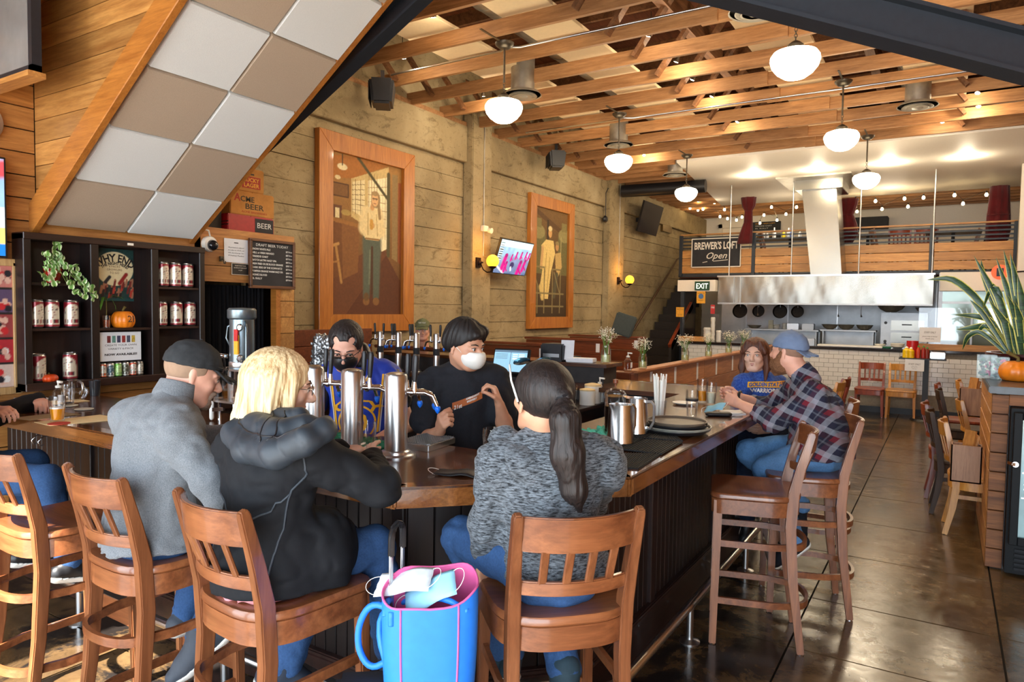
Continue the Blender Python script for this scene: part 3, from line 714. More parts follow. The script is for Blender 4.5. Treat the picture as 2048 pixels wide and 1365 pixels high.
SA = stool((-3.165,1.25),(0.02,1),'sunlit bar stool cut by the picture edge, left of the man in the grey fleece')
SB = stool((-2.485,1.27),(0.03,1),'bar stool under the man in the grey fleece and cap')
SC = stool((-1.85,1.275),(0.11,1),'bar stool under the blonde woman in the black jacket')
SD = stool((-0.876,1.80),(-0.72,0.70),'bar stool under the dark-haired woman in the mottled sweater')
SE = stool((-0.577,3.80),(-0.96,-0.27),'empty bar stool standing out from the right side of the bar')
SF = stool((-0.425,4.36),(-0.93,-0.30),'bar stool under the bearded man in the plaid shirt')
SG = stool((-0.52,5.18),(-1,-0.1),'bar stool under the woman in the blue shirt')
# dining chairs
def dchair(mz,label,foot=None,loc=None,face=(0,1),cache={}):
 key = mz.name
 if key not in cache: cache[key] = make_seatwork('dining_chair',0.46,0.86,mz,mz,False); o = cache[key]
 else: o = copy_tree(cache[key])
 d = Vector(face).normalized()
 return place(o,(loc[0],loc[1],0),math.atan2(-d.x,d.y),label,'wooden dining chairs')
dchair(m_red,'reddish brown dining chair against the white tiled kitchen counter',loc=(-1.03,12.84),face=(0,-1))
dchair(m_yel,'golden oak dining chair against the white tiled kitchen counter',loc=(-0.58,12.84),face=(0,-1))
for (m,y,x,lab) in ((m_yel,6.42,0.27,'golden oak dining chair nearest the drinks fridge, back to the aisle'),(m_brn,7.0,0.17,'dark brown dining chair behind the golden one at the first aisle table'),
                       (m_red,7.55,0.12,'reddish dining chair third from the fridge along the aisle'),(m_yel,8.1,0.40,'golden oak dining chair pushed in at the second aisle table'),
                       (m_brn,9.0,0.22,'dark brown dining chair at the second aisle table'),(m_red,9.7,0.20,'reddish dining chair farthest but one along the aisle'),(m_yel,10.4,0.42,'golden oak dining chair farthest along the aisle')):
 dchair(m,lab,loc=(x,y),face=(1,0.02))
dchair(m_yel,'golden chair tucked beside the booths behind the partition',loc=(-3.35,9.3),face=(0,1))
dchair(m_cherry,'brown chair at the round table left of the partition',loc=(-3.3,6.9),face=(-0.3,1))
dchair(m_yel,'golden chair seen past the shoulder of the man in plaid',loc=(-1.3,9.2),face=(-1,0.1))
dchair(m_red,'red chair seen past the shoulder of the man in plaid',loc=(-1.3,9.75),face=(-1,0.1))
_a,_b = ay(476,332,3.5),ay(826,0,3.5)
ibeam(_a + (_b - _a) * 1.38,_a,0.10,0.115,'steel_brace','black steel diagonal brace rising behind the checkered stair soffit')
b2 = ibeam((-2.4,1.54,3.325),(2.18,4.10,1.98),0.09,0.135,'steel_brace','blue grey steel brace crossing above the aisle')
MB().span((2.13,4.05,0),(2.27,4.19,4.15)).build('post',m_steel,b2,world=True); MB().span((-2.47,1.48,3.3),(-2.33,1.62,5.2)).build('hanger',m_steel,b2,world=True)
# ================================================================== BOTTLE SHELF ON THE LEFT WALL
FX = -4.85
sh = thing('display_shelf','dark stained wall shelf of three bays holding cans, pumpkins and a trailing plant','shelf',(PX,2.7,1.6))
MB().span((PX + 0.002,2.10,1.12),(PX + 0.012,3.33,2.10)).build('back_panel',m_dark,sh,world=True)
for y0,y1,nm in ((2.09,2.135,'side'),(3.29,3.335,'side'),(2.49,2.545,'divider'),(2.91,2.965,'divider')):
 MB().span((PX + 0.0,y0,1.115),(FX,y1,2.105)).build(nm,m_dark,sh,world=True,bevel=0.004,seg=1)
MB().span((PX,2.09,2.065),(FX + 0.006,3.335,2.11)).build('top',m_darky,sh,world=True,bevel=0.004,seg=1)
MB().span((PX,2.09,1.115),(FX + 0.006,3.335,1.165)).build('bottom',m_darky,sh,world=True,bevel=0.004,seg=1)
for y0,y1,z in ((2.135,2.49,1.51),(2.545,2.91,1.505),(2.965,3.29,1.51),(2.965,3.29,1.80),(2.135,2.49,1.80)):
 MB().span((PX + 0.01,y0,z - 0.018),(FX - 0.012,y1,z)).build('shelf_board',m_darky,sh,world=True,bevel=0.002,seg=1)
def can_paint(base,arch,marks,seed,letter=None):
 def fn(u,v):
  p = Paint(u,v,base,1.3); uu = (u * 2) % 1.0
  p2 = Paint(uu,v,base,1.2)
  p2.ell(0.5,0.52,0.44,0.40,arch,soft=0.03); p2.rect(0.06,0.1,0.94,0.5,arch)
  rr = np.random.RandomState(seed)
  for i in range(16):
   x,y = rr.uniform(0.2,0.8),rr.uniform(0.35,0.8); p2.line(x,y,x + rr.uniform(-.12,.12),y + rr.uniform(-.08,.08),0.04,marks[i % len(marks)],0.9)
  for i in range(6): p2.rect(0.12 + 0.13 * i,0.12,0.20 + 0.13 * i,0.27,marks[0] if i % 2 else base)
  p2.rect(0.0,0.0,1.0,0.05,base); return p2.c
 return fn
m_label = vcol('printed_can',0.3,coat=0.3,metal=0.35)
def can(h,r,fn,name='beer_can',label='x',group='tall cans on the display shelf'):
 t = thing(name,label,'can',(0,0,0),0,group)
 n,mrow = 28,20; us = np.arange(n) / n; vs_ = np.linspace(0,1,mrow)
 gu,gv = np.meshgrid(us,vs_); gu = gu.ravel(); gv = gv.ravel()
 rr = r * np.ones_like(gv)
 P = np.stack([rr * np.cos(gu * 2 * PI),rr * np.sin(gu * 2 * PI),h * (0.06 + 0.86 * gv)],1)
 F = [(j * n + i,j * n + (i + 1) % n,(j + 1) * n + (i + 1) % n,(j + 1) * n + i) for j in range(mrow - 1) for i in range(n)]
 me = bpy.data.meshes.new('label_print'); me.from_pydata(P.tolist(),[],F); me.update(); me.shade_smooth()
 c = np.ones((len(P),4)); c[:,:3] = fn(gu,gv); ca = me.color_attributes.new('Col','FLOAT_COLOR','POINT'); ca.data.foreach_set('color',c.ravel())
 me.materials.append(m_label); o = bpy.data.objects.new('label_print',me); COL.objects.link(o); o.parent = t
 MB().lathe([(r * 0.75,0),(r * 0.85,0.002),(r * .995,h * 0.06),(r * .995,h * 0.92),(r * 0.86,h * 0.975),(r * 0.88,h),(r * 0.82,h),(r * 0.80,h * 0.985),(0,h * 0.985)],n=28).build('can_metal',m_ss,t,smooth=40)
 return t
cp = None; RED = (150,34,48); CREAM = (232,222,200); DK = (60,50,56)
cans = [((72,655),0,1.51,'front left of the middle left shelf'),((104,655),0,1.51,'second on the middle left shelf, left of the trailing vine'),((143,653),0,1.51,'right end of the middle left shelf under the trailing vine'),
  ((77,760),0,1.165,'left of the small pumpkin on the bottom shelf'),((141,755),0,1.165,'right of the small pumpkin on the bottom shelf'),
  ((325,572),0,1.80,'left of three on the upper right shelf'),((350,572),0,1.80,'middle of three on the upper right shelf'),((375,572),0,1.80,'right of three on the upper right shelf'),
  ((322,652),0,1.51,'left of three on the middle right shelf'),((353,650),0,1.51,'middle of three on the middle right shelf'),((380,650),0,1.51,'right of three on the middle right shelf')]
for i,(q,_,z,lab) in enumerate(cans):
 P = ax(q[0],q[1],-4.92)
 if cp is None: cp = can(0.182,0.043,can_paint(RED,CREAM,(DK,RED),3)); o = cp
 else: o = copy_tree(cp)
 place(o,(-4.92,P.y,z),-2.0 + [.9,.1,.2,1.1,-.5,.6,.1,.0,.7,-.5,.1][i],'large red beer can, ' + lab)
small = [((232,96,30),(240,236,220),'orange and white'),((232,226,214),(90,120,130),'silver and blue'),((112,186,66),(200,232,160),'bright green'),((206,204,196),(110,110,90),'pale grey'),((228,84,40),(238,230,214),'orange topped'),((120,110,92),(220,214,196),'brown and white')]
for i,(b_,a_,nm) in enumerate(small):
 y = 2.585 + 0.052 * i
 o = can(0.098,0.0235,can_paint(b_,a_,(DK,b_),11 + i),label='%s small beer can in the row under the variety pack sign' % nm,group='small cans in the row under the sign')
 place(o,(-4.90,y,1.165),-2.0 + 0.25 * (i % 3))
# pumpkins
m_pk = plain('pumpkin_skin',srgb(232,128,24),0.4,var=0.12,scale=18,coat=0.2); m_pkr = plain('squash_skin',srgb(216,74,24),0.4,var=0.12,coat=0.2); m_stem = plain('dry_stem',srgb(110,96,50),0.8)
def pumpkin(loc,r,h,m,label,ribs=12,stem=0.03,rz=0.0,lean=0.3):
 t = thing('pumpkin',label,'pumpkin',loc,rz)
 vs = []; fs = []; n,k = 60,16
 for j in range(k + 1):
  a = PI * j / k; rad = math.sin(a) ** 0.85; z = h / 2 * (1 - math.cos(a))
  dip = 0.16 * h * math.exp(-(rad / 0.35) ** 2)
  for i in range(n):
   th = 2 * PI * i / n; q = 1 - 0.07 * (1 - abs(math.sin(th * ribs / 2))) ** 2 * min(1,rad * 1.5)
   vs.append((r * rad * q * math.cos(th),r * rad * q * math.sin(th),z + (dip if j < k / 2 else -dip)))
 for j in range(k):
  for i in range(n): fs.append((j * n + i,j * n + (i + 1) % n,(j + 1) * n + (i + 1) % n,(j + 1) * n + i))
 vs = [(x,y,z - 0.14 * h) for x,y,z in vs]
 vs = [(x,y,max(z,0)) for x,y,z in vs]
 MB().add(vs,fs).build('flesh',m,t,smooth=True)
 MB().tube([(0,0,h * 0.70),(0.0,0.0,h * 0.70 + stem * 0.5),(stem * lean,stem * lean * 0.6,h * 0.70 + stem)],[0.13 * r,0.09 * r,0.12 * r],7).build('stem',m_stem,t,smooth=50)
 return t
p21 = pumpkin((-4.91,2.735,1.505),0.078,0.145,m_pk,'orange pumpkin with painted 21 on the middle bay of the display shelf',stem=0.045)
m_ink = plain('black_ink',(0.012,0.010,0.010),0.6)
def decal(o,target,dirv,off=0.0012):
 """press lettering onto the surface of target along dirv (world)"""
 me = o.data; bm = bmesh.new(); bm.from_mesh(me); bmesh.ops.triangulate(bm,faces=bm.faces)
 for _ in range(2):
  le = [e for e in bm.edges if e.calc_length() > 0.012]
  if le: bmesh.ops.subdivide_edges(bm,edges=le,cuts=1); bmesh.ops.triangulate(bm,faces=bm.faces)
 tb = BVHTree.FromPolygons([v.co.copy() for v in target.data.vertices],[tuple(p.vertices) for p in target.data.polygons])
 Mi = _wm(target).inverted() @ _wm(o); d = (Mi.to_3x3() @ (_wm(o).inverted().to_3x3() @ Vector(dirv))).normalized(); Mb = Mi.inverted()
 for v in bm.verts:
  p = Mi @ v.co; hit = tb.ray_cast(p - d * 0.5,d)
  if hit[0] is not None: v.co = Mb @ (hit[0] - d * off)
 bm.to_mesh(me); bm.free()
for o in (text('painted_number','21',(-4.83,2.725,1.545),(0,1,0),(0,0,1),0.045,m_ink,p21,th=0.0),text('painted_number','st',(-4.83,2.782,1.568),(0,1,0),(0,0,1),0.014,m_ink,p21,th=0.0)):
 decal(o,p21.children[0],(-1,0,0),0.002)
pumpkin((-4.90,2.245,1.165),0.055,0.06,m_pkr,'small flat red orange pumpkin on the bottom shelf between two cans',stem=0.012)
# trailing pothos
m_leafv,nt,b_ = _nt('variegated_leaf')
tc = nt.nodes.new('ShaderNodeTexCoord'); sx = nt.nodes.new('ShaderNodeSeparateXYZ'); nt.links.new(tc.outputs['Object'],sx.inputs[0])
ab = nt.nodes.new('ShaderNodeMath'); ab.operation = 'ABSOLUTE'; nt.links.new(sx.outputs[0],ab.inputs[0])
n_ = _noise(nt,tc.outputs['Object'],90); ml = nt.nodes.new('ShaderNodeMath'); ml.operation = 'MULTIPLY_ADD'; ml.inputs[1].default_value = 0.012; nt.links.new(n_,ml.inputs[0]); nt.links.new(ab.outputs[0],ml.inputs[2])
nt.links.new(_ramp(nt,ml.outputs[0],((0.0125,srgb(96,140,62)),(0.0185,srgb(168,194,122)),(0.022,srgb(222,232,196)))),b_.inputs['Base Color']); b_.inputs['Roughness'].default_value = 0.4
pt = thing('trailing_plant','trailing green and cream heart-leaved plant in a red pot on the top left shelf','plant',(-4.88,2.27,1.80))
MB().lathe([(0.0,0.0),(0.036,0.0),(0.050,0.075),(0.054,0.078),(0.054,0.092),(0.046,0.092),(0.042,0.07),(0,0.07)],n=24).build('pot',plain('red_pot',srgb(150,34,22),0.25,coat=0.5),pt,smooth=40)
lf = MB(); L_ = 0.044
out = [(0,0),(0.010,-0.006),(0.019,0.004),(0.021,0.016),(0.014,0.032),(0,0.046)]
lv = [(0,0,0),(0,0.02,-0.003),(0,0.046,-0.008)] + [(x,y,0.003) for x,y in out[1:-1]] + [(-x,y,0.003) for x,y in out[1:-1]]
lf.add(lv,[(0,3,4,1),(1,4,5),(1,5,6,2),(0,1,8,7),(1,9,8),(1,2,10,9)])
leaf0 = lf.build('leaf',m_leafv,pt,smooth=True)
vines = [((0,0,.09),(0.02,0.03,.14),(0.06,0.10,.08),(0.08,0.17,-.02),(0.09,0.20,-.10)),((0,0,.09),(0.03,0.05,.12),(0.08,0.12,.02),(0.09,0.15,-.07)),((0,0,.09),(0.04,0.01,.11),(0.09,0.04,.0),(0.1,0.09,-.06),(0.1,0.14,-.10)),
         ((0,0,.09),(0.03,-0.04,.12),(0.07,-0.08,.05),(0.08,-0.09,-.03)),((0,0,.09),(0.05,-0.03,.09),(0.10,-0.03,-.02)),((0,0,.09),(0.0,0.0,.15),(0.0,0.02,.22),(0.0,0.035,.27)),((0,0,.09),(0.02,-0.03,.15),(0.03,-0.06,.17)),((0,0,.09),(0.03,0.02,.15),(0.05,0.0,.17))]
vm = MB(); rr = random.Random(4)
for vn in vines:
 P = [Vector(p) for p in vn]; S = []
 for i in range(len(P) - 1):
  for t_ in np.linspace(0,1,5)[:-1]: S.append(P[i].lerp(P[i + 1],t_))
 S.append(P[-1]); vm.tube(S,0.0018,5)
 for i,p in enumerate(S[1:]):
  for _ in range(1 if i % 3 == 1 else 2):
   inst(leaf0,pt,tuple(p + Vector((rr.uniform(0,.02),rr.uniform(-.02,.02),rr.uniform(-.012,.012)))),(rr.uniform(0.6,1.9),rr.uniform(-.5,.5),rr.uniform(1.0,5.4) + 0),(rr.uniform(.6,.95),) * 3)
vm.build('vine',plain('green_vine',srgb(120,140,60),0.6),pt,smooth=True)
leaf0.location = (0.05,0.0,0.08); leaf0.rotation_euler = (1.2,0,4)
# sprout in a glass
gp = thing('potted_sprout','small leafy sprout in a clear tumbler left of the painted pumpkin','plant',(-4.90,2.615,1.505))
MB().lathe([(0,0.0),(0.022,0.0),(0.026,0.085),(0.024,0.085),(0.020,0.006),(0,0.006)],n=20).build('tumbler',glassm('clear_glass'),gp,smooth=40)
MB().lathe([(0,0.006),(0.0195,0.006),(0.022,0.055),(0,0.055)],n=16).build('clay_beads',plain('orange_beads',srgb(150,70,36),0.8,var=0.5,scale=150),gp)
MB().tube([(0,0,0.05),(0.003,0.0,0.12),(0,0,0.19)],0.0035,6).build('stem',m_stem,gp)
m_green = plain('leaf_green',srgb(96,140,52),0.45,var=0.25)
def blade(parent,pts,wd,m,name='leaf',up=(0,0,1),world=False):
 P = [Vector(p) for p in pts]; vs = []; n = len(P)
 for i,p in enumerate(P):
  d = (P[min(i + 1,n - 1)] - P[max(i - 1,0)]).normalized(); s_ = d.cross(Vector(up)); s_ = s_.normalized() if s_.length > .01 else Vector((1,0,0)); nn = s_.cross(d)
  w_ = wd * (math.sin(PI * (0.12 + 0.88 * i / (n - 1))) ** 0.6 if i < n - 1 else 0.02)
  vs += [p - s_ * w_ / 2 + nn * w_ * 0.12,p,p + s_ * w_ / 2 + nn * w_ * 0.12]
 fs = []
 for i in range(n - 1):
  a = i * 3; fs += [(a,a + 1,a + 4,a + 3),(a + 1,a + 2,a + 5,a + 4)]
 return MB().add(vs,fs).build(name,m,parent,world=world,smooth=True)
for pts in (((0,0,.19),(0.02,-.03,.21),(0.03,-.05,.15),(0.03,-.055,.12)),((0,0,.19),(0.01,.04,.22),(0.02,.09,.21),(0.02,.12,.19)),((0,0,.18),(0.02,.03,.19),(0.03,.045,.15),(0.03,.05,.11))):
 blade(gp,pts,0.022,m_green)
# poster of the middle bay
def poster(u,v):
 p = Paint(u,v,(22,62,60),1.5); p.noise(0.3,20)
 p.ell(0.5,0.62,0.50,0.33,(236,222,176),soft=0.03)
 for i in range(26):
  x = random.Random(i).uniform(0.02,0.98); y = random.Random(i + 50).uniform(0.08,0.36); c = [(120,34,30),(30,24,26),(176,120,90),(190,60,44)][i % 4]
  p.line(x,y - .06,x + .03,y + .05,0.06,c); p.ell(x + .03,y + .07,.025,.02,(176,120,90))
 p.line(0.62,0.34,0.80,0.52,0.1,(150,30,30)); p.line(0.25,0.36,0.36,0.46,0.09,(36,36,44)); p.rect(0,0,1,0.06,(20,74,76)); return p.c
ps = painted('poster',(-4.975,2.585,1.69),(0,0.265,0),(0,0,0.365),60,84,poster,vcol('printed_paper',0.6),None,False,th=0.003)
tag(ps,'printed poster with a cream moon reading Why end the night here','poster')
WM[ps.name] = Matrix.Identity(4)
def arch(R0,cx=0.0):
 return lambda x,y: ((R0 + y) * math.sin(x / R0),(R0 + y) * math.cos(x / R0) - R0)
text('lettering','WHY END',(-4.9745,2.718,1.968),(0,1,0),(0,0,1),0.052,m_ink,ps,'CENTER',0.0002,width=0.26,curve=arch(0.16),bold=0.002)
text('lettering','THE NIGHT HERE?',(-4.9745,2.718,1.945),(0,1,0),(0,0,1),0.02,m_ink,ps,'CENTER',0.0002,width=0.19,curve=arch(0.15),bold=0.001)
m_brown = plain('brown_ink',srgb(120,80,50),0.7)
for i,s_ in enumerate(('6 PACKS','GROWLERS','TO GO')): text('lettering',s_,(-4.9745,2.715,1.925 - 0.022 * i),(0,1,0),(0,0,1),0.014,m_brown,ps,'CENTER',0.0002)
m_paper = plain('white_paper',srgb(232,234,238),0.7,var=0.02)
def sheet(name,label,cat,O,U,V,m=None,th=0.002):
 O,U,V = Vector(O),Vector(U),Vector(V); N = U.cross(V).normalized()
 o = MB().extrude([O,O + U,O + U + V,O + V],-N * th).build(name,m or m_paper); return tag(o,label,cat)
vs_ = sheet('sign','white printed sign reading Create your own variety 6-pack','sign',(-4.89,2.565,1.275),(0,0.285,0),(0.0,0,0.20)); E_ = (-4.8898,)
m_gink = plain('grey_ink',srgb(90,90,96),0.7)
text('lettering','CREATE YOUR OWN',(-4.8895,2.707,1.378),(0,1,0),(0,0,1),0.013,m_gink,vs_,'CENTER',0.0002,width=0.22)
text('lettering','VARIETY 6-PACK',(-4.8895,2.707,1.353),(0,1,0),(0,0,1),0.013,m_gink,vs_,'CENTER',0.0002,width=0.18)
text('lettering','NOW AVAILABLE!!',(-4.8895,2.707,1.313),(0,1,0),(0,0,1),0.014,m_ink,vs_,'CENTER',0.0002,width=0.225,bold=0.0008)
for i,c in enumerate(((110,40,44),(96,140,130),(60,60,90),(150,50,44),(70,76,96),(190,160,60))):
 MB().span((-4.8896,2.612 + 0.034 * i,1.402),(-4.889,2.636 + 0.034 * i,1.450)).build('can_picture',plain('print_%d' % i,srgb(*c),0.6,var=0.4,scale=120),vs_)
lt = MB().span((-4.846,2.735,2.078),(-4.838,2.775,2.094)).build('shelf_light',m_white); tag(lt,'small white plastic clip on the shelf top edge','clip')
# ================================================================== ON THE LEFT WALLS
# dome camera
dc = thing('security_camera','white dome security camera with black bubble above the shelf end','camera',(-4.93,3.44,2.15))
MB().lathe([(0.0,0),(0.062,0),(0.064,0.02),(0.055,0.04)],n=24,rot=(0,R(90),0),c=(-0.03,0,0)).build('base',m_white,dc,smooth=40)
MB().lathe([(0.0,0.043),(0.02,0.041),(0.036,0.030),(0.046,0.0)],n=24,rot=(0,R(90),0),c=(0.005,0.01,-0.01)).build('bubble',plain('black_bubble',(0.01,0.01,0.012),0.05),dc,smooth=True)
MB().tube([(0,0,0.05),(0.02,-0.03,0.10),(0.0,-0.10,0.115),(0,-0.16,0.09)],0.007,8).build('cable',m_white,dc,smooth=True)
def wsheet(name,label,cat,y0,y1,z0,z1,x=-4.975,m=None): return sheet(name,label,cat,(x,y0,z0),(0,y1 - y0,0),(0,0,z1 - z0),m)
P0,P1 = ax(449,524,-4.99),ax(496,481,-4.99)
n1 = wsheet('notice','white paper notice pinned left of the beer blackboard','notice',P0.y,P1.y,P0.z,P1.z,-4.993)
for i,s_ in enumerate(('All purchases are subjected','to a sales tax of 8.5%, and','5% surcharge for','SF Employer Mandates')):
 text('lettering',s_,(-4.9922,(P0.y + P1.y) / 2,P1.z - 0.075 - 0.022 * i),(0,1,0),(0,0,1),0.009,m_ink,n1,'CENTER',0.0002,width=0.15)
MB().span((-4.9926,(P0.y + P1.y) / 2 - .02,P1.z - 0.035),(-4.992,(P0.y + P1.y) / 2 + .02,P1.z - 0.028)).build('letterhead',m_ink,n1)
P0,P1 = ax(464,549,-4.99),ax(498,529,-4.99)
n2 = wsheet('plaque','small black plaque with white edge below the paper notice','plaque',P0.y,P1.y,P0.z,P1.z,-4.993,plain('plaque_black',srgb(36,34,34),0.4))
for i,s_ in enumerate(('PLEASE WAIT TO BE','SEATED BY YOUR HOST','no guilt')): text('lettering',s_,(-4.9922,(P0.y + P1.y) / 2,P1.z - 0.022 - 0.018 * i),(0,1,0),(0,0,1),0.008,m_white,n2,'CENTER',0.0002)
mb = MB()
for a,b in (((P0.y,P0.z),(P1.y,P0.z)),((P1.y,P0.z),(P1.y,P1.z)),((P1.y,P1.z),(P0.y,P1.z)),((P0.y,P1.z),(P0.y,P0.z))): mb.bar((-4.992,a[0],a[1]),(-4.992,b[0],b[1]),0.003,0.003,(1,0,0))
mb.build('border',m_white,n2)
hk = thing('coat_hook','brass coat hook screwed to the planks under the dome camera','hook',tuple(ax(443,518,-4.99))); MB().tube([(0.01,0,0),(0.03,0,-0.01),(0.03,0.0,-0.035),(0.045,0,-0.04),(0.05,0,-0.02)],0.005,6).span((-0.009,-0.015,-0.02),(0.01,0.015,0.02)).build('hook',m_brass,hk,smooth=40)
sw = MB().span((-5.0,3.38,1.93),(-4.985,3.425,2.02)).build('light_switch',m_white,bevel=0.003); tag(sw,'white switch plate at the right end of the display shelf','switch')
# beer blackboard
by0,by1,bz0,bz1 = 3.845,4.30,1.83,2.225
bb = thing('blackboard','wood framed blackboard listing draft beer today','blackboard',(-4.985,4.07,2.03))
m_slate = plain('slate',srgb(38,38,42),0.7,var=0.25,scale=8)
MB().span((-4.998,by0,bz0),(-4.975,by1,bz1)).build('slate',m_slate,bb,world=True)
for a,b in (((by0 - .012,bz0),(by1 + .012,bz0)),((by0 - .012,bz1),(by1 + .012,bz1)),((by0,bz0),(by0,bz1)),((by1,bz0),(by1,bz1))):
 MB().bar((-4.975,a[0],a[1]),(-4.975,b[0],b[1]),0.024,0.03,(1,0,0)).build('frame',wood('walnut_frame',srgb(92,54,30),srgb(126,80,48),'y',0.5),bb,world=True,bevel=0.003,seg=1)
m_chalk = plain('chalk',srgb(225,225,220),0.9,var=0.1)
text('lettering','DRAFT BEER TODAY',(-4.9745,4.07,2.175),(0,1,0),(0,0,1),0.022,m_chalk,bb,'CENTER',0.0002,width=0.34)
for i,(s_,p_) in enumerate((('SNOW WHITE PILZ','$7/16oz'),('HELL or HIGH MANGO','$8/16oz'),('FIRESIDE CHAT','$7/16oz'),('BATCH #1790 HAZY IPA','$8/16oz'),('BREW FREE! OR DIE BLOOD ORANGE','$8/16'),('DARK SIDE OF THE SCHWARTZ','$7/16oz'),('PUMPKIN ORANGE WARM HAZY IPA','$8/16'),("MONK'S BLOOD",'$9/10oz'),('EL SULLY','$7/16oz'))):
 z = 2.143 - 0.031 * i; text('lettering',s_,(-4.9745,by0 + 0.018,z),(0,1,0),(0,0,1),0.015,m_chalk,bb,'LEFT',0.0002,width=min(0.32,0.0125 * len(s_)),bold=0.0006)
 text('lettering',p_,(-4.9745,by1 - 0.085,z - 0.004),(0,1,0),(0,0,1),0.013,m_chalk,bb,'LEFT',0.0002,width=0.07,bold=0.0004)
# crates and boxes on the cupboard top
m_card = plain('old_carton',srgb(196,138,72),0.8,var=0.18,scale=10); m_cardd = plain('dark_carton',srgb(92,52,34),0.8,var=0.2,scale=10); m_crate = plain('black_carton',srgb(44,38,34),0.7,var=0.3,scale=12)
m_redc = plain('red_case',srgb(168,26,34),0.35,coat=0.3); m_redl = plain('red_letter',srgb(176,52,30),0.7); m_ylw = plain('yellow_letter',srgb(236,176,48),0.6); m_dkl = plain('dark_letter',srgb(62,54,36),0.7)
def carton(name,label,x0,x1,y0,y1,z0,z1,m,slot=True,m2=None):
 t = thing(name,label,'box',((x0 + x1) / 2,(y0 + y1) / 2,z0),0,'old beer cartons on the cupboard')
 MB().span((x0,y0,z0),(x1,y1,z1)).build('carton_body',m,t,world=True,bevel=0.006)
 MB().span((x0 + .01,y0 + .01,z1 - .002),(x1 - .01,(y0 + y1) / 2 - .003,z1 + .006)).span((x0 + .01,(y0 + y1) / 2 + .003,z1 - .002),(x1 - .01,y1 - .01,z1 + .006)).build('flaps',m,t,world=True)
 if slot:
  ym = (y0 + y1) / 2; zs = z1 - 0.045
  MB().span((x1 - 0.01,ym - .035,zs - .01),(x1 + .001,ym + .035,zs + .01)).build('hand_slot',m_ink,t,world=True,bevel=0.004)
 return t
zb = 2.292
c1 = carton('beer_carton','red metal case at the bottom of the carton stack',-5.56,-5.10,3.72,4.19,zb,zb + .14,m_redc,False)
MB().span((-5.101,3.99,zb + .012),(-5.098,4.18,zb + .13)).build('black_panel',m_slate,c1,world=True); text('lettering','BEER',(-5.0975,4.085,zb + .05),(0,1,0),(0,0,1),0.045,m_chalk,c1,'CENTER',0.0004,width=0.15)
for z in (.05,.075): MB().span((-5.57,3.716,zb + z),(-5.09,3.722,zb + z + .008)).build('band',m_ink,c1,world=True)
c2 = carton('beer_carton','tan carton lettered Acme Beer in the middle of the stack',-5.58,-5.12,3.76,4.21,zb + .148,zb + .345,m_card,False)
text('lettering','A',(-5.1195,3.80,zb + .265),(0,1,0),(0,0,1),0.06,m_redl,c2,'LEFT',0.0004,bold=0.002); text('lettering','CME',(-5.1195,3.86,zb + .265),(0,1,0),(0,0,1),0.045,m_dkl,c2,'LEFT',0.0004,width=0.14,bold=0.001)
text('lettering','BEER',(-5.1195,4.0,zb + .205),(0,1,0),(0,0,1),0.045,m_dkl,c2,'CENTER',0.0004,width=0.19,bold=0.001); text('lettering','ACME BREWERIES',(-5.1195,4.0,zb + .172),(0,1,0),(0,0,1),0.015,m_redl,c2,'CENTER',0.0004,width=0.26)
MB().span((-5.45,3.757,zb + .28),(-5.33,3.765,zb + .305)).build('hand_slot',m_ink,c2,world=True); text('lettering','ACME BEER',(-5.45,3.7585,zb + .2),(1,0,0),(0,0,1),0.03,m_dkl,c2,'LEFT',0.0004,width=0.2)
c3 = carton('beer_carton','orange carton lettered Lucky Lager on top of the stack',-5.56,-5.13,3.84,4.11,zb + .353,zb + .55,m_card)
MB().span((-5.131,3.885,zb + .385),(-5.128,4.07,zb + .485)).build('red_panel',m_redl,c3,world=True)
text('lettering','LUCKY',(-5.1275,3.977,zb + .44),(0,1,0),(0,0,1),0.033,m_ylw,c3,'CENTER',0.0004,width=0.155,bold=0.001); text('lettering','LAGER',(-5.1275,3.977,zb + .395),(0,1,0),(0,0,1),0.033,m_ylw,c3,'CENTER',0.0004,width=0.155,bold=0.001)
carton('beer_carton','black carton at the left foot of the carton stack',-5.5,-5.15,3.42,3.70,zb,zb + .2,m_crate)
carton('beer_carton','dark brown carton in the shade behind the stack',-5.6,-5.3,3.42,3.74,zb + .205,zb + .42,m_cardd)
# photo board and television at the picture's left edge
pb = thing('photo_board','oak framed board of guest snapshots at the left wall','picture',(-4.97,1.8,1.5))
for a,b in (((2.10,1.10),(2.10,1.92)),((1.3,1.92),(2.115,1.92)),((1.3,1.12),(2.115,1.12)),((1.3,1.10),(1.3,1.92))):
 MB().bar((-4.975,a[0],a[1]),(-4.975,b[0],b[1]),0.045,0.035,(1,0,0)).build('frame',wood('pale_oak',srgb(176,136,84),srgb(206,170,116),'z',0.5),pb,world=True,bevel=0.003,seg=1)
def snaps(u,v):
 p = Paint(u,v,(40,30,28),1.0); r_ = random.Random(9)
 for j in range(5):
  for i in range(5):
   x0,y0 = i * .2 + .008,j * .2 + .008; c = [(196,120,110),(150,60,60),(214,190,176),(90,70,100),(176,40,50)][(i * 3 + j * 2) % 5]; p.rect(x0,y0,x0 + .184,y0 + .184,c)
   for q in range(5): p.ell(x0 + r_.uniform(.03,.15),y0 + r_.uniform(.04,.15),.022,.028,(220,176,156)); p.ell(x0 + r_.uniform(.03,.15),y0 + r_.uniform(.03,.12),.03,.03,[(30,28,36),(200,40,44),(230,226,220)][q % 3])
 return p.c
painted('snapshots',(-4.972,1.32,1.14),(0,0.77,0),(0,0,0.77),110,110,snaps,vcol('printed_paper',0.6),pb)
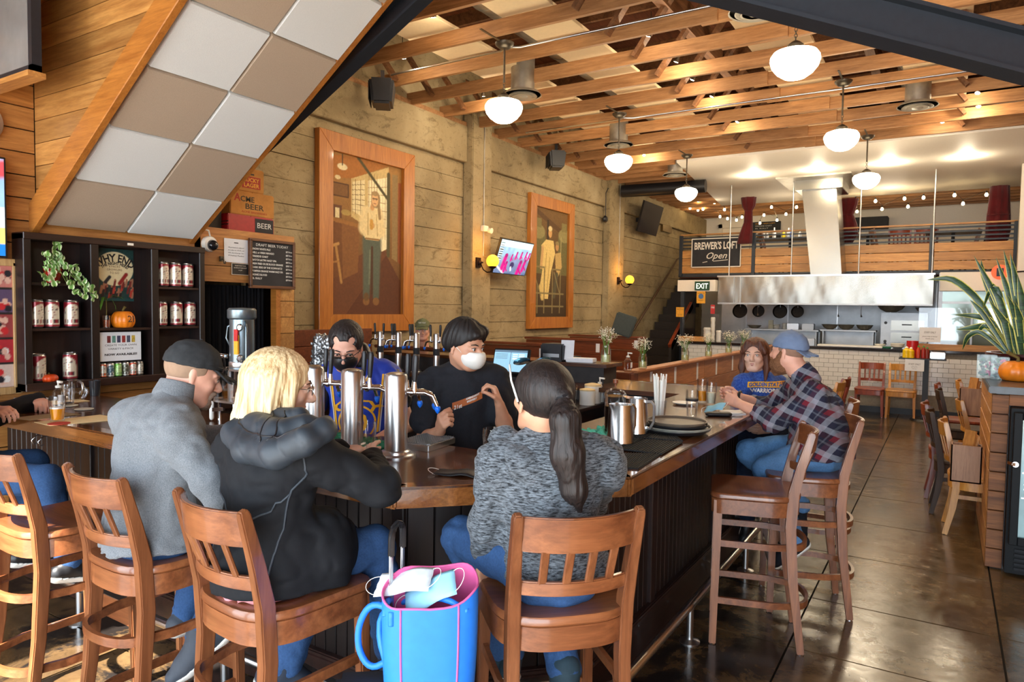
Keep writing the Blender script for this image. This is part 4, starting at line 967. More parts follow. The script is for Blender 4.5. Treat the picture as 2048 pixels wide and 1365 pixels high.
def tv(name,label,O,U,V,fn,em,nu=90,nv=54):
 O,U,V = Vector(O),Vector(U),Vector(V); N = U.cross(V).normalized(); t = thing(name,label,'television',tuple(O + U / 2 + V / 2))
 bz = 0.012; u_,v_ = U.normalized(),V.normalized()
 MB().extrude([O - u_ * bz - v_ * bz,O + U + u_ * bz - v_ * bz,O + U + V + u_ * bz + v_ * bz,O + V - u_ * bz + v_ * bz],-N * 0.04).build('casing',m_black,t,world=True,bevel=0.004,seg=1)
 painted('screen',O + N * 0.0015,U,V,nu,nv,fn,vcol('screen_%s' % name if em == 1 else 'screen_b',0.2,em=em),t)
 return t,N
def sport(u,v):
 p = Paint(u,v,(150,190,220),0.56); p.grad((v < 0.5) * 1.0,(90,110,150),(150,170,200),v * 2); p.noise(0.25,14,3)
 p.rect(0,.8,1,1,(190,220,230)); p.line(.0,.25,.3,.0,.03,(230,230,240)); p.line(.9,.3,.3,.35,.25,(110,120,160),.6)
 for x,y,s_ in ((.22,.35,.2),(.72,.2,.2),(.86,.3,.16),(.30,.2,.14),(.55,.58,.1),(.7,.6,.1),(.85,.62,.1),(.95,.6,.1),(.42,.5,.09)):
  p.line(x,y - s_ * .9,x + s_ * .15,y + s_ * .6,s_ * .5,(196,30,130)); p.ell(x + s_ * .2,y + s_,s_ * .25,s_ * .35,(150,30,110)); p.line(x,y + .0,x + s_ * .6,y - s_ * .8,s_ * .2,(176,30,120))
 for i in range(16): p.rect(.02,.4 + i * .033,.12,.42 + i * .033,(40,60,60) if i % 2 else (230,240,240))
 p.ell(.5,.28,.07,.1,(60,50,90)); p.line(.5,.12,.48,.2,.035,(245,245,250)); return p.c
a,b,c,d = ax(1004,480,-5.24),ax(1068,488,-5.24),ax(1048,553,-5.44),ax(986,543,-5.44)
U = (b - a + c - d) / 2; V = ((a - d) + (b - c)) / 2; ctr = (a + b + c + d) / 4
tvt,N = tv('television','wall television tilted down beside the amber lamp, showing pink-clad crew',ctr - U / 2 - V / 2,U,V,sport,0.9)
MB().bar(ctr - N * 0.04,(WX,ctr.y,ctr.z),0.05,0.08).build('wall_arm',m_black,tvt,world=True)
def blue(u,v):
 p = Paint(u,v,(150,190,235),0.56); p.rect(0,0,1,.14,(30,120,220)); p.rect(0,.12,1,.3,(236,214,120)); p.rect(0,.3,1,.5,(226,236,246)); p.line(.3,.6,1,.9,.1,(200,80,90)); p.noise(.2,9); return p.c
tv('television','television at the left edge of the planked wall above the photo board',(-4.93,1.13,1.955),(0.03,0.885,0),(0,0,.585),blue,1.6)
ck = thing('wall_clock','round chrome rimmed clock at the left edge of the planks','clock',(-4.985,1.925,2.764)); MB().lathe([(0.0,0.0),(0.12,0),(0.125,0.012),(0.12,0.022),(0.10,0.018),(0.10,0.008),(0,0.008)],n=36,rot=(0,R(90),0)).build('case',m_ss,ck,smooth=40)
wnd = thing('mezzanine_window','black framed window pane high in the left corner','window',(-4.4,1.92,3.2))
MB().span((-5.0,1.9,2.935),(-4.27,1.95,2.97)).span((-4.31,1.9,2.935),(-4.27,1.95,4.6)).build('frame',m_steel,wnd,world=True); MB().span((-5.0,1.92,2.97),(-4.31,1.93,4.6)).build('pane',plain('reflecting_grey',srgb(150,156,158),0.15,0.3,var=0.2,scale=3),wnd,world=True)
MB().span((-5.0,1.88,2.905),(-4.27,1.97,2.935)).build('sill',m_oak,wnd,world=True)
# ------------------------------------------------------------------ murals
m_fr = wood('mural_frame',srgb(176,104,34),srgb(204,132,52),'z',0.4,coat=0.3,perobj=0.03,scale=0.6)
def mural(label,y0,y1,z0,z1,fw,fn,x=WX + 0.005):
 t = thing('mural',label,'painting',(x,(y0 + y1) / 2,(z0 + z1) / 2))
 for poly in ([(y0,z0),(y1,z0),(y1 - fw,z0 + fw),(y0 + fw,z0 + fw)],[(y1,z0),(y1,z1),(y1 - fw,z1 - fw),(y1 - fw,z0 + fw)],[(y1,z1),(y0,z1),(y0 + fw,z1 - fw),(y1 - fw,z1 - fw)],[(y0,z1),(y0,z0),(y0 + fw,z0 + fw),(y0 + fw,z1 - fw)]):
  MB().extrude([(x,a_,b_) for a_,b_ in poly],(0.075,0,0)).build('frame_rail',m_fr,t,world=True,bevel=0.004,seg=1)
 painted('canvas',(x + 0.03,y0 + fw,z0 + fw),(0,y1 - y0 - 2 * fw,0),(0,0,z1 - z0 - 2 * fw),130,230,fn,vcol('oil_paint',0.75),t); return t
def mural1(u,v):
 A = 1.6; p = Paint(u,v,(104,66,34),A)
 p.grad((v > .0) * 1.,(84,46,24),(168,122,62),v * 1.1)
 p.poly([(0,.24),(.72,.44),(1,.22),(1,0),(0,0)],(96,52,26)); p.poly([(0,0),(.2,0),(.8,.42),(.66,.44),(0,.3)],(112,66,36))
 p.poly([(0,.98),(0,.84),(.27,.86),(.8,1),(.3,1)],(176,112,48)); p.poly([(.27,.86),(.8,.99),(.78,.5),(.27,.62)],(214,186,124))
 p.poly([(.28,.66),(.28,.84),(.45,.87),(.45,.62)],(240,224,172)); p.poly([(.5,.66),(.5,.87),(.78,.92),(.78,.44),(.7,.42)],(252,240,196))
 for i in range(5): p.line(.29 + .035 * i,.64,.29 + .035 * i,.86,.006,(130,96,50))
 for i in range(7): p.line(.51 + .04 * i,.5,.51 + .04 * i,.92,.006,(170,136,80))
 for i in range(6): p.line(.28,.67 + .03 * i,.45,.67 + .034 * i,.006,(130,96,50)); p.line(.5,.6 + .045 * i,.78,.58 + .055 * i,.006,(170,136,80))
 p.line(.36,1.0,.8,.77,.035,(84,76,44)); p.line(.8,.94,.8,.4,.05,(88,80,48)); p.poly([(.86,.38),(.94,.36),(.94,.95),(.86,.95)],(150,122,76)); p.poly([(.95,.36),(1,.34),(1,.9),(.95,.9)],(150,80,40))
 p.rect(0,.73,.24,.82,(92,60,32)); p.rect(.02,.74,.22,.81,(130,90,48)); p.ell(.15,.92,.07,.022,(240,226,180)); p.line(.15,.93,.15,1,.012,(80,60,40)); p.ell(.09,.85,.04,.014,(220,200,150))
 p.rect(0,.60,.14,.68,(110,70,44)); p.poly([(0,.60),(.4,.58),(.4,.555),(0,.575)],(160,108,52)); p.poly([(0,.575),(.38,.555),(.36,.27),(0,.22)],(120,74,36)); p.poly([(.14,.57),(.38,.555),(.36,.27),(.16,.22)],(138,90,46))
 p.rect(.06,.60,.11,.66,(228,210,160)); p.ell(.2,.64,.07,.02,(180,150,80))
 p.line(0,.42,.1,.44,.03,(196,148,84)); p.line(.07,.42,.14,.2,.03,(184,136,74)); p.line(0,.32,.1,.33,.018,(170,120,64))
 # standing figure in a cream shirt and jeans
 jn = (92,100,84); p.line(.50,.48,.48,.12,.14,jn,w2=.09); p.line(.62,.48,.62,.12,.14,jn,w2=.09); p.line(.56,.49,.56,.44,.25,jn); p.line(.56,.44,.56,.14,.03,(80,50,28)); p.line(.53,.42,.52,.2,.02,(140,148,120),.5)
 p.ell(.48,.085,.05,.028,(140,96,50)); p.ell(.62,.085,.05,.028,(140,96,50)); p.line(.48,.11,.48,.12,.07,(110,80,44))
 sh_ = (238,216,160); p.line(.47,.66,.44,.56,.14,sh_); p.line(.66,.66,.69,.55,.13,sh_); p.poly([(.44,.70),(.70,.70),(.70,.52),(.65,.485),(.47,.485),(.43,.52)],sh_); p.line(.44,.56,.54,.60,.075,sh_); p.line(.69,.54,.60,.575,.075,sh_)
 p.line(.5,.66,.5,.52,.012,(200,170,110)); p.line(.62,.66,.64,.52,.012,(200,170,110)); p.line(.47,.495,.66,.495,.02,(150,110,60))
 p.ell(.56,.585,.04,.022,(220,170,110)); p.line(.55,.57,.55,.61,.05,(214,160,70)); p.line(.56,.70,.58,.74,.06,(214,160,104))
 p.ell(.61,.757,.072,.060,(160,130,86)); p.line(.65,.74,.67,.64,.04,(160,130,86)); p.ell(.60,.755,.052,.048,(232,186,130)); p.ell(.60,.795,.058,.016,(176,146,98)); p.line(.565,.762,.635,.762,.008,(70,50,34)); p.ell(.58,.757,.018,.011,(70,50,34),.8,1.5); p.ell(.62,.757,.018,.011,(70,50,34),.8,1.5); p.line(.58,.73,.615,.73,.008,(150,80,60))
 p.noise(.10,60,2); return p.c
mural('orange framed mural of a long-haired person in a cream shirt at a bar',5.20,6.745,1.385,3.537,0.20,mural1)
def mural2(u,v):
 p = Paint(u,v,(84,60,28),1.9); p.grad((v > 0) * 1.,(58,42,22),(120,88,44),v)
 p.poly([(0,.95),(1,.75),(1,.8),(0,1)],(96,66,32)); 
 for cx in (.12,.9): p.poly([(cx - .2,.76),(cx + .2,.76),(cx + .2,.4),(cx - .2,.4)],(112,104,60)); p.ell(cx,.78,.2,.07,(150,138,86)); p.rect(cx - .08,.82,cx + .08,.9,(130,118,70)); p.line(cx - .1,.76,cx - .1,.44,.02,(176,164,110))
 p.rect(.36,.4,.42,.9,(60,44,24))
 ap_ = (236,206,128); p.poly([(.2,.66),(.34,.72),(.56,.72),(.62,.6),(.5,.42),(.42,.17),(.32,.17),(.16,.26),(.24,.44)],ap_); p.line(.36,.6,.3,.3,.02,(190,156,84)); p.line(.46,.56,.38,.24,.02,(190,156,84)); p.line(.24,.64,.2,.46,.07,(214,170,110))
 p.ell(.46,.785,.06,.048,(214,164,100)); p.ell(.46,.825,.065,.026,(226,206,150)); p.line(.2,.28,.25,.18,.1,(226,196,120))
 p.poly([(.62,.6),(.8,.62),(.84,.48),(.72,.38),(.64,.46)],(206,172,104)); p.ell(.68,.665,.055,.04,(196,146,90)); p.ell(.68,.70,.06,.02,(150,130,80)); p.line(.68,.4,.6,.2,.1,(90,84,60))
 for a_,b_,c_,d_ in ((0,.46,.3,.46),(.3,.46,.3,.04),(0,.4,.2,.2),(.55,.45,.8,.45),(.55,.45,.55,.04),(.8,.45,.78,.04),(.6,.42,.78,.22),(.0,.1,.9,.1),(.0,.22,.9,.22),(.1,.04,.1,.3)): p.line(a_,b_,c_,d_,.028,(140,124,80))
 p.noise(.12,60,5); return p.c
mural('orange framed mural of two brewers among tanks, right of the television',9.585,11.10,1.35,3.51,0.19,mural2)
# emergency light, bells, pipes
el = thing('emergency_light','small white emergency light on the near concrete column','light',(WX + 0.17,8.12,2.78)); MB().span((-.01,-.06,-.04),(.05,.06,.04)).build('housing',m_white,el,bevel=.008); MB().lathe([(0,0),(.035,0),(.04,.05),(.0,.055)],(.05,.06,-.02),16,rot=(0,R(100),0)).build('lamp_head',m_white,el,smooth=40)
for x,y,z0,z1,lab in ((WX + .165,8.13,2.4,4.2,'thin conduit running down the near concrete column'),(WX + .135,12.95,2.3,4.2,'thin conduit running down the far concrete column')):
 c = MB().tube([(x,y,z0),(x,y,z1)],.010,8).build('conduit',m_galv,smooth=50); tag(c,lab,'pipe')
bl = thing('alarm_bell','black round bell hung on a cord by the far column','bell',(WX + .1,12.35,3.4)); MB().lathe([(0,0),(.05,.01),(.07,.04),(.05,.075),(0,.085)],rot=(0,R(90),0),n=20,c=(-.05,0,0)).build('gong',m_black,bl,smooth=40); MB().tube([(0,0,.05),(.0,.0,.5),(0,.1,.6),(0,.3,.6)],.008,6).build('cord',m_black,bl)
def spk(label,loc,rz):
 t = thing('speaker',label,'speaker',loc,rz); t.scale = (1.3,1.3,1.15); MB().box((0,0,0),(.32,.2,.22),taper=.8).build('cabinet',m_black,t,bevel=.02); MB().bar((0,0,.1),(0,0,.22),.03,.03).build('bracket',m_black,t); MB().box((0,-.102,0),(.26,.006,.17)).build('grille',m_rubber,t,bevel=.002)
 return t
spk('black speaker fixed where the joists meet the wall, left',tuple(az(765,190,3.93)),-.9); spk('black speaker fixed under the joists between the murals and pendants',tuple(az(1112,322,3.98)),-.9)
# air diffusers and ducts
for x,y0,y1 in ((-3.80,2.6,11.3),(-0.4,4,11.3)):
 du = thing('air_duct','spiral metal air duct running above the joists over the %s' % ('bar' if x < -2 else 'aisle'),'duct',(x,(y0 + y1) / 2,4.72)); n = int((y1 - y0) / .5)
 mb = MB()
 for i in range(n + 1): mb.tube([(x,y0 + i * .5,4.72),(x,y0 + i * .5 + .02,4.72)],.232,28)
 mb.build('seam',m_galv,du,world=True,smooth=50,kind='stuff'); MB().tube([(x,y0,4.72),(x,y1,4.72)],.225,28).build('duct',m_galv,du,world=True,smooth=50)
dif = None
for i,(px,py,z,lab) in enumerate(((1045,190,4.02,'beside the nearest pendant of the left row'),(1237,290,4.02,'above the second pendant of the left row'),(1835,212,4.02,'alone above the aisle on the right'),(735,22,4.05,'half hidden behind the stair edge'),(1350,350,4.02,'near the farthest left pendant'),(1512,22,4.05,'at the top beside the big near pendant'))):
 P = az(px,py,z)
 if dif is None:
  dif = thing('air_diffuser','x','vent',(0,0,0),0,'round ceiling air diffusers')
  for r_,z_ in ((.20,0),(.15,-.012),(.105,-.022)): MB().lathe([(r_,z_),(r_ + .012,z_ - .006),(r_ - .02,z_ + .03),(r_ - .045,z_ + .035),(r_ - .035,z_ + .025),(r_,z_)],n=36).build('ring',m_vent,dif,smooth=40)
  MB().lathe([(0,-.035),(.05,-.03),(.06,-.02),(0,-.01)],n=24).build('centre',m_vent,dif,smooth=40); MB().lathe([(.13,.03),(.13,.4)],n=28).build('collar',m_galv,dif,smooth=40); o = dif
 else: o = copy_tree(dif)
 place(o,tuple(P),0,'round metal air diffuser ' + lab)
for i,y in enumerate((5.72,8.52)):
 c = MB().tube([(-4.9,y,4.13),(-3.75,y,4.13),(-3.6,y - .1,4.135)] if 0 else [(-5.1,y,4.135),(-3.72,y,4.135),(-3.62,y - .06,4.135),(-3.5,y,4.135),(3.3,y,4.135)],.011,8).build('conduit',m_ss,smooth=50); tag(c,'shiny steel conduit along the underside of a joist by the %s pendants' % ('nearest' if i == 0 else 'middle'),'pipe')
# ================================================================== KITCHEN, LOFT, STAIR, BOOTHS (far end)
LY = 14.9; KY = 13.3
m_tile = plain('white_tile',srgb(226,226,222),0.15,var=0.03,scale=2,coat=0.3); m_grout = plain('grey_grout',srgb(120,116,108),0.9)
kc = thing('kitchen_counter','long kitchen counter faced in white subway tile with black stone top','counter',(-1.7,KY,0))
MB().span((-4.37,KY,0.10),(1.6,KY + .7,1.05)).build('tile_bed',m_grout,kc,world=True)
tl = None
for r_ in range(9):
 z = 0.345 + r_ * 0.0765; off = 0.0775 if r_ % 2 else 0
 for i in range(36):
  x0 = -4.36 + i * 0.155 + off
  if x0 + .15 > 1.2 or len(kc.children) > 305: continue
  if tl is None:
   tl = MB().box((0,0,0),(0.151,0.012,0.0725)).build('tile',m_tile,kc,bevel=0.002,seg=1); tl.location = (x0 + .0755 + 1.7,-0.004,z + .036)
  else: inst(tl,kc,(x0 + .0755 + 1.7,-0.004,z + .036))
MB().span((-4.37,KY - .012,.10),(1.6,KY,.34)).build('plinth',plain('stone_plinth',srgb(142,134,120),0.7),kc,world=True)
MB().span((-4.37,KY - .014,0),(1.6,KY,.10)).build('kick',m_black,kc,world=True)
MB().span((-4.40,KY - .06,1.05),(1.6,KY + .75,1.085)).build('counter_top',plain('black_stone',srgb(40,34,32),0.12,var=0.3,coat=0.5),kc,world=True,bevel=0.005)
kb = MB().span((-4.45,16.4,0),(3.4,16.5,2.44)).build('wall_kitchen',m_ssd,kind='structure')
for x in (-3.9,-3.0,-2.0,-1.0,-0.2): MB().span((x,16.38,0),(x + .02,16.4,2.3)).build('panel_joint',m_ss,kb)
# exhaust hood
hd = thing('exhaust_hood','long stainless steel exhaust hood hung over the open kitchen','hood',(-2.0,14.0,1.85))
a,b,c,d = ay(1437,552,13.85),ay(1868,546,13.85),ay(1868,608,13.85),ay(1440,606,13.85)
x0,x1,z0,z1 = a.x,b.x,1.845,(a.z + b.z) / 2
m_hood = plain('brushed_stainless',(0.33,0.315,0.28),0.27,1.0,var=0.04,scale=3,bump=0.25)
mb = MB(); n = 40; vs = []
for j,z in enumerate(np.linspace(z0,z1 - .03,6)):
 for i in range(n + 1): vs.append((x0 + (x1 - x0) * i / n,13.85 - 0.006 * math.sin(i * 0.9) * math.sin(PI * j / 5) - 0.005 * math.sin(i * 2.3 + j),z))
mb.add(vs,[(j * (n + 1) + i,j * (n + 1) + i + 1,(j + 1) * (n + 1) + i + 1,(j + 1) * (n + 1) + i) for j in range(5) for i in range(n)]); mb.build('front_panel',m_hood,hd,world=True,smooth=True)
MB().span((x0,13.87,z0),(x0 + .02,14.85,z1)).span((x1 - .02,13.87,z0),(x1,14.85,z1)).span((x0,14.82,z0),(x1,14.85,z1)).span((x0 - .02,13.83,z1 - .03),(x1 + .02,14.87,z1)).build('canopy_shell',m_ss,hd,world=True)
MB().span((x0,13.84,z0 - .03),(x1,13.88,z0)).build('drip_lip',m_ssd,hd,world=True)
MB().span((x0 + .42,13.83,z0),(x0 + .44,13.85,z1 - .03)).span((x0 + .30,13.835,z0),(x0 + .31,13.85,z1 - .03)).build('seam',m_ssd,hd,world=True)
MB().tube([(x0 + .05,14.6,z0 + .005),(x1 - .05,14.6,z0 + .005)],.01,8).build('pan_rail',m_ss,hd,world=True); MB().tube([(x0 + .05,14.9,z0 + .02),(x1 - .05,14.9,z0 + .02)],.01,8).build('pan_rail',m_ss,hd,world=True)
du = thing('duct_riser','square stainless duct rising from the hood into the white soffit','duct',(-2.1,14.3,2.4))
T = [az(1601,381,4.05),az(1672,376,4.05)]
bx0,bx1 = ay(1622,545,14.0).x,ay(1684,545,14.0).x
tx0,tx1 = ay(1603,378,13.95).x,ay(1672,374,13.95).x
MB().add([(bx0,13.95,z1),(bx1,13.95,z1),(bx1,14.7,z1),(bx0,14.7,z1),(tx0,13.95,4.0),(tx1,13.95,4.0),(tx1,14.7,4.0),(tx0,14.7,4.0)],[(0,1,5,4),(1,2,6,5),(2,3,7,6),(3,0,4,7)]).build('riser',m_hood,du,world=True,bevel=.01)
MB().span((tx0 - .1,13.85,3.93),(tx1 + .12,14.8,4.12)).build('collar',m_hood,du,world=True,bevel=.008); MB().span((-2.75,13.5,4.1),(-1.5,15.2,4.135)).build('ceiling_plate',m_galv,du,world=True)
for px,py in ((1458,548),(1582,548),(1717,545),(1864,543)):
 P = ay(px,py,13.95); rd = MB().tube([(P.x,13.95,z1),(P.x,13.95,4.14)],.012,8).build('hanging_rod',m_ss,smooth=50)
 tag(rd,'steel hanging rod holding the exhaust hood, ' + {1458: 'leftmost',1582: 'just left of the duct',1717: 'just right of the duct',1864: 'at the right end of the hood'}[px],'rod','rods holding the hood')
# wall shelves and kitchen line
def shelf(label,x0,x1,y,z,dep=.35):
 t = thing('kitchen_shelf',label,'shelf',((x0 + x1) / 2,y,z)); MB().span((x0,y,z - .03),(x1,y + dep,z)).build('shelf_board',m_ssd,t,world=True,bevel=.004)
 for x in (x0 + .05,x1 - .05): MB().span((x - .01,y + .05,z - .35),(x + .01,y + dep,z - .03)).build('bracket',m_ssd,t,world=True)
 MB().span((x0 + .02,y + dep - .02,0.0),(x1 - .02,y + dep,z - .03)).build('back_sheet',m_ssd,t,world=True)
 return t
s0,s1 = ay(1490,657,15.0),ay(1637,660,15.0); s2,s3 = ay(1640,659,15.0),ay(1752,659,15.0)
shelf('steel shelf of pans and containers behind the pair at the bar',s0.x,s1.x,15.0,s0.z); shelf('steel shelf carrying three metal bowls',s2.x,s3.x,15.0,s2.z)
m_bowl = plain('steel_bowl',(0.62,0.55,0.42),0.35,0.6)
def bowl(px,py,Y,r,lab,z=None,h=.5):
 P = ay(px,py,Y); t = thing('mixing_bowl',lab,'bowl',(P.x,Y,(z if z is not None else P.z) + .001),0,'metal mixing bowls in the kitchen')
 MB().lathe([(r * .35,0),(r * .75,r * .2 * h * 2),(r * .98,r * h),(r * 1.03,r * h + .004),(r * .95,r * h),(r * .7,r * .24 * h * 2),(0,.012)],n=28).build('bowl_body',m_bowl,t,smooth=60)
for px,l in ((1660,'left of the three on the steel shelf'),(1692,'middle of the three on the steel shelf'),(1729,'right of the three on the steel shelf')): bowl(px,655,15.12,.155,'metal mixing bowl, ' + l,s2.z,.62)
bowl(1509,650,15.12,.14,'wide pan at the left end of the steel shelf',s0.z,.45); bowl(1782,626,15.2,.25,'large metal bowl on top of the oven, left',1.70,.55); bowl(1848,626,15.2,.15,'metal bowl on top of the oven, right',1.70,.6)
def kbox(name,label,px,py,Y,w_,d_,h_,m,z=None,cat='container',group=None,bev=.008,taper=1.0):
 P = ay(px,py,Y); zz = z if z is not None else P.z
 o = MB().box((P.x,Y,zz + h_ / 2 + .001),(w_,d_,h_),taper=taper).build(name,m,bevel=bev); return tag(o,label,cat,group)
m_wp = plain('white_crockery',srgb(236,234,226),0.3,var=.02)
kbox('steel_pan','deep steel food pan with orange contents on the shelf',1587,655,15.15,.22,.2,.12,m_ss,s0.z); kbox('steel_pan','deep empty steel food pan at the right end of the shelf',1617,655,15.15,.22,.2,.12,m_ssd,s0.z)
def stackb(px,py,Y,r,n,lab,z,cat='bowls',st=.03):
 P = ay(px,py,Y); t = thing('bowl_stack' if st > .02 else 'plate_stack',lab,'crockery',(P.x,Y,z + .001))
 for i in range(n): MB().lathe([(r * .6,i * st),(r,i * st + .03),(r * .95,i * st + .034),(0,i * st + .02)],n=20).build('bowl' if st > .02 else 'plate',m_wp,t,smooth=40)
stackb(1553,655,15.15,.075,3,'stack of white bowls on the shelf',s0.z); stackb(1569,655,15.15,.05,4,'stack of small white cups on the shelf',s0.z)
kbox('oil_jug','cloudy plastic jug with spouts on the shelf',1542,652,15.15,.09,.09,.18,plain('cloudy_plastic',srgb(196,190,160),.3),s0.z)
ov = thing('deck_oven','stainless deck oven with two doors at the right of the kitchen line','oven',tuple(ay(1806,690,14.95)))
P0,P1 = ay(1760,690,14.95),ay(1850,622,14.95)
MB().span((P0.x,14.97,0),(P1.x + .05,15.9,1.69)).build('oven_body',m_ssd,ov,world=True,bevel=.01)
for z in (1.22,1.45): MB().span((P0.x + .17,14.955,z - .09),(P1.x,14.97,z + .10)).build('oven_door',m_hood,ov,world=True,bevel=.004); MB().bar((P0.x + .35,14.94,z + .02),(P1.x - .2,14.94,z + .02),.02,.02).build('door_handle',m_black,ov,world=True)
for z in (1.10,1.15,1.5): MB().lathe([(0,0),(.028,0),(.024,.02),(0,.02)],(P0.x + .08,14.97,z),14,rot=(R(90),0,0)).build('knob',m_black,ov,world=True)
# pots and pans hanging under the hood
for i,(px,r_) in enumerate(((1481,.13),(1518,.10),(1561,.12),(1596,.10))):
 P = ay(px,610,14.9); t = thing('hanging_pan','round pan hung on the rail under the hood, %s from the left' % ('first','second','third','fourth')[i],'pan',(P.x,14.9,1.74),0,'pans hanging under the hood')
 MB().lathe([(0,0),(r_,0),(r_ + .02,.04),(r_ + .022,.04),(r_,-.004),(0,-.004)],(0,0,-.06),28,rot=(R(80),0,0)).build('pan_body',plain('dark_pan',srgb(70,62,54),.35,.8),t,smooth=40)
 MB().bar((0,.0,.03),(0,0,.125),.02,.01).build('pan_handle',m_ssd,t)
for px in (1516,1677,1723):
 P = ay(px,600,14.6); c = MB().tube([(P.x,14.6,1.84),(P.x,14.6,1.66),(P.x + .01,14.6,1.6)],[.004,.004,.02],6).build('hanging_ladle',m_ss,smooth=50); tag(c,'steel ladle hanging under the hood ' + {1516: 'by the pans',1677: 'left of the bowls shelf',1723: 'above the right bowls'}[px],'ladle')
# things along the counter top
kz = 1.086
kbox('cutting_board','long white cutting board along the kitchen counter',1700,690,13.45,1.02,.3,.03,m_wp,kz,'board')
kbox('plate_crate','low metal crate of paper trays on the counter behind the woman',1575,680,13.6,.34,.25,.07,m_ss,kz); kbox('paper_tray_stack','stack of white paper trays above the metal crate',1580,670,13.6,.3,.2,.08,m_paper,kz + .075,'trays')
kbox('wooden_tray','wooden tray of folded menus on the left end of the counter',1387,675,13.45,.5,.3,.09,m_oak,kz,'tray')
P = ay(1415,680,13.5)
for (px,r_,h_,m,lab,nm) in ((1414,.075,.25,m_wp,'white plastic bucket covered with a bag on the counter','bucket'),(1425,.045,.45,m_wp,'tall stack of paper cups on the counter','paper_cup_stack'),(1437,.05,.2,m_wp,'short stack of paper cups with lid','paper_cup_stack')):
 P = ay(px,680,13.5 if h_ < .3 else 13.8); o = MB().lathe([(r_ * .8,0)] + [(r_ * (.82 + .18 * ((i % 2))),h_ * i / 10) for i in range(1,10)] + [(r_,h_),(r_ * .8,h_ + .02),(0,h_ + .02)],(P.x,P.y,kz),20).build(nm,m,smooth=60); tag(o,lab,'bucket' if 'bucket' in nm else 'cups')
stackb(1760,690,13.5,.09,2,'brown bowl beside the plates on the counter',kz); stackb(1795,690,13.6,.11,5,'stack of white plates at the right of the counter',kz,'plates',.012)
kbox('towel','green folded towel on the counter edge',1770,690,13.4,.2,.12,.03,plain('green_towel',srgb(46,110,84),.95),kz,'towel',bev=.012)
kbox('sauce_pot','dark metal pot behind the backwards cap',1622,688,13.5,.13,.13,.12,m_ssd,kz,'pot')
# sneeze guard and signs at the left end
gg = MB().span((-4.36,KY + .02,kz),(ay(1438,620,KY).x,KY + .03,1.62)).build('glass_screen',glassm('clear_glass')); tag(gg,'clear glass guard standing on the left end of the counter','screen')
gg = MB().span((ay(1838,620,KY).x,KY + .02,kz + .1),(1.4,KY + .03,1.78)).build('glass_screen',glassm('clear_glass')); tag(gg,'clear glass guard above the wood ledge at the right of the counter','screen')
lg = MB().span((ay(1838,620,KY).x,KY - .04,kz + .001),(1.4,KY + .2,kz + .1)).build('wood_ledge',m_oak,bevel=.004); tag(lg,'oak ledge under the right glass guard','ledge')
def notice(label,px0,py0,px1,py1,Y,lines,m=None,tm=None,nm='notice'):
 a,b = ay(px0,py1,Y),ay(px1,py0,Y); o = MB().span((a.x,Y - .004,a.z),(b.x,Y,b.z)).build(nm,m or m_paper); tag(o,label,'sign'); H_ = b.z - a.z; Wd = b.x - a.x
 for i,(s_,fz,hh,wf) in enumerate(lines): text('lettering',s_,((a.x + b.x) / 2,Y - .0045,a.z + H_ * fz),(1,0,0),(0,0,1),H_ * hh,tm or m_ink,o,'CENTER',.0002,width=Wd * wf)
 return o
notice('paper sign on the right glass guard reading Staff only',1838,656,1882,684,KY - .045 + .06,(('STAFF ONLY',.6,.13,.55),('please order at the bar',.35,.08,.7),('thank you',.2,.08,.4)))
notice('yellow poster on a black board under the exit sign',1393,583,1411,607,13.6,(('NOTICE',.78,.1,.8),('MASKS',.2,.08,.6)),plain('yellow_poster',srgb(226,160,40),.6),nm='poster')
pst = bpy.data.objects['poster.001'] if 'poster.001' in bpy.data.objects else None
a = ay(1402,593,13.59); MB().lathe([(0,0),(.05,0),(.05,.003),(0,.003)],(a.x,13.59,a.z),20,rot=(R(90),0,0)).build('round_emblem',plain('blue_print',srgb(70,110,160),.6),pst)
notice('small yellow notice fixed to the left glass guard',1352,615,1368,634,KY + .01,(('NOTICE',.75,.12,.8),('COVID',.15,.1,.6)),_M['yellow_poster'])
notice('red and white vertical label at the guard post',1421,610,1430,628,KY - .0,(('FIRE',.6,.2,.8),),plain('red_label',srgb(186,40,40),.5),m_paper)
# exit fascia
a,b = ay(1355,583,13.7),ay(1431,560,13.7)
fx = MB().span((a.x,13.7,a.z),(b.x,13.9,b.z)).build('fascia',m_white); tag(fx,'white painted fascia carrying the exit sign','fascia')
for px in (1362,): MB().span((ay(px,600,13.75).x,13.72,0),(ay(px,600,13.75).x + .07,13.8,2.1)).build('post',m_steel,fx)
ex = thing('exit_sign','green exit sign on the white fascia left of the hood','sign',tuple(ay(1404,572,13.68)))
a,b = ay(1389,581,13.67),ay(1419,563,13.67); MB().span((a.x,13.67,a.z),(b.x,13.695,b.z)).build('sign_box',plain('exit_green',srgb(28,72,48),.4),ex,world=True,bevel=.004)
text('lettering','EXIT',((a.x + b.x) / 2,13.668,a.z + .035),(1,0,0),(0,0,1),.10,emit('lit_letters',(.85,.95,.85),.8),ex,'CENTER',.0003,width=(b.x - a.x) * .8,bold=.002)
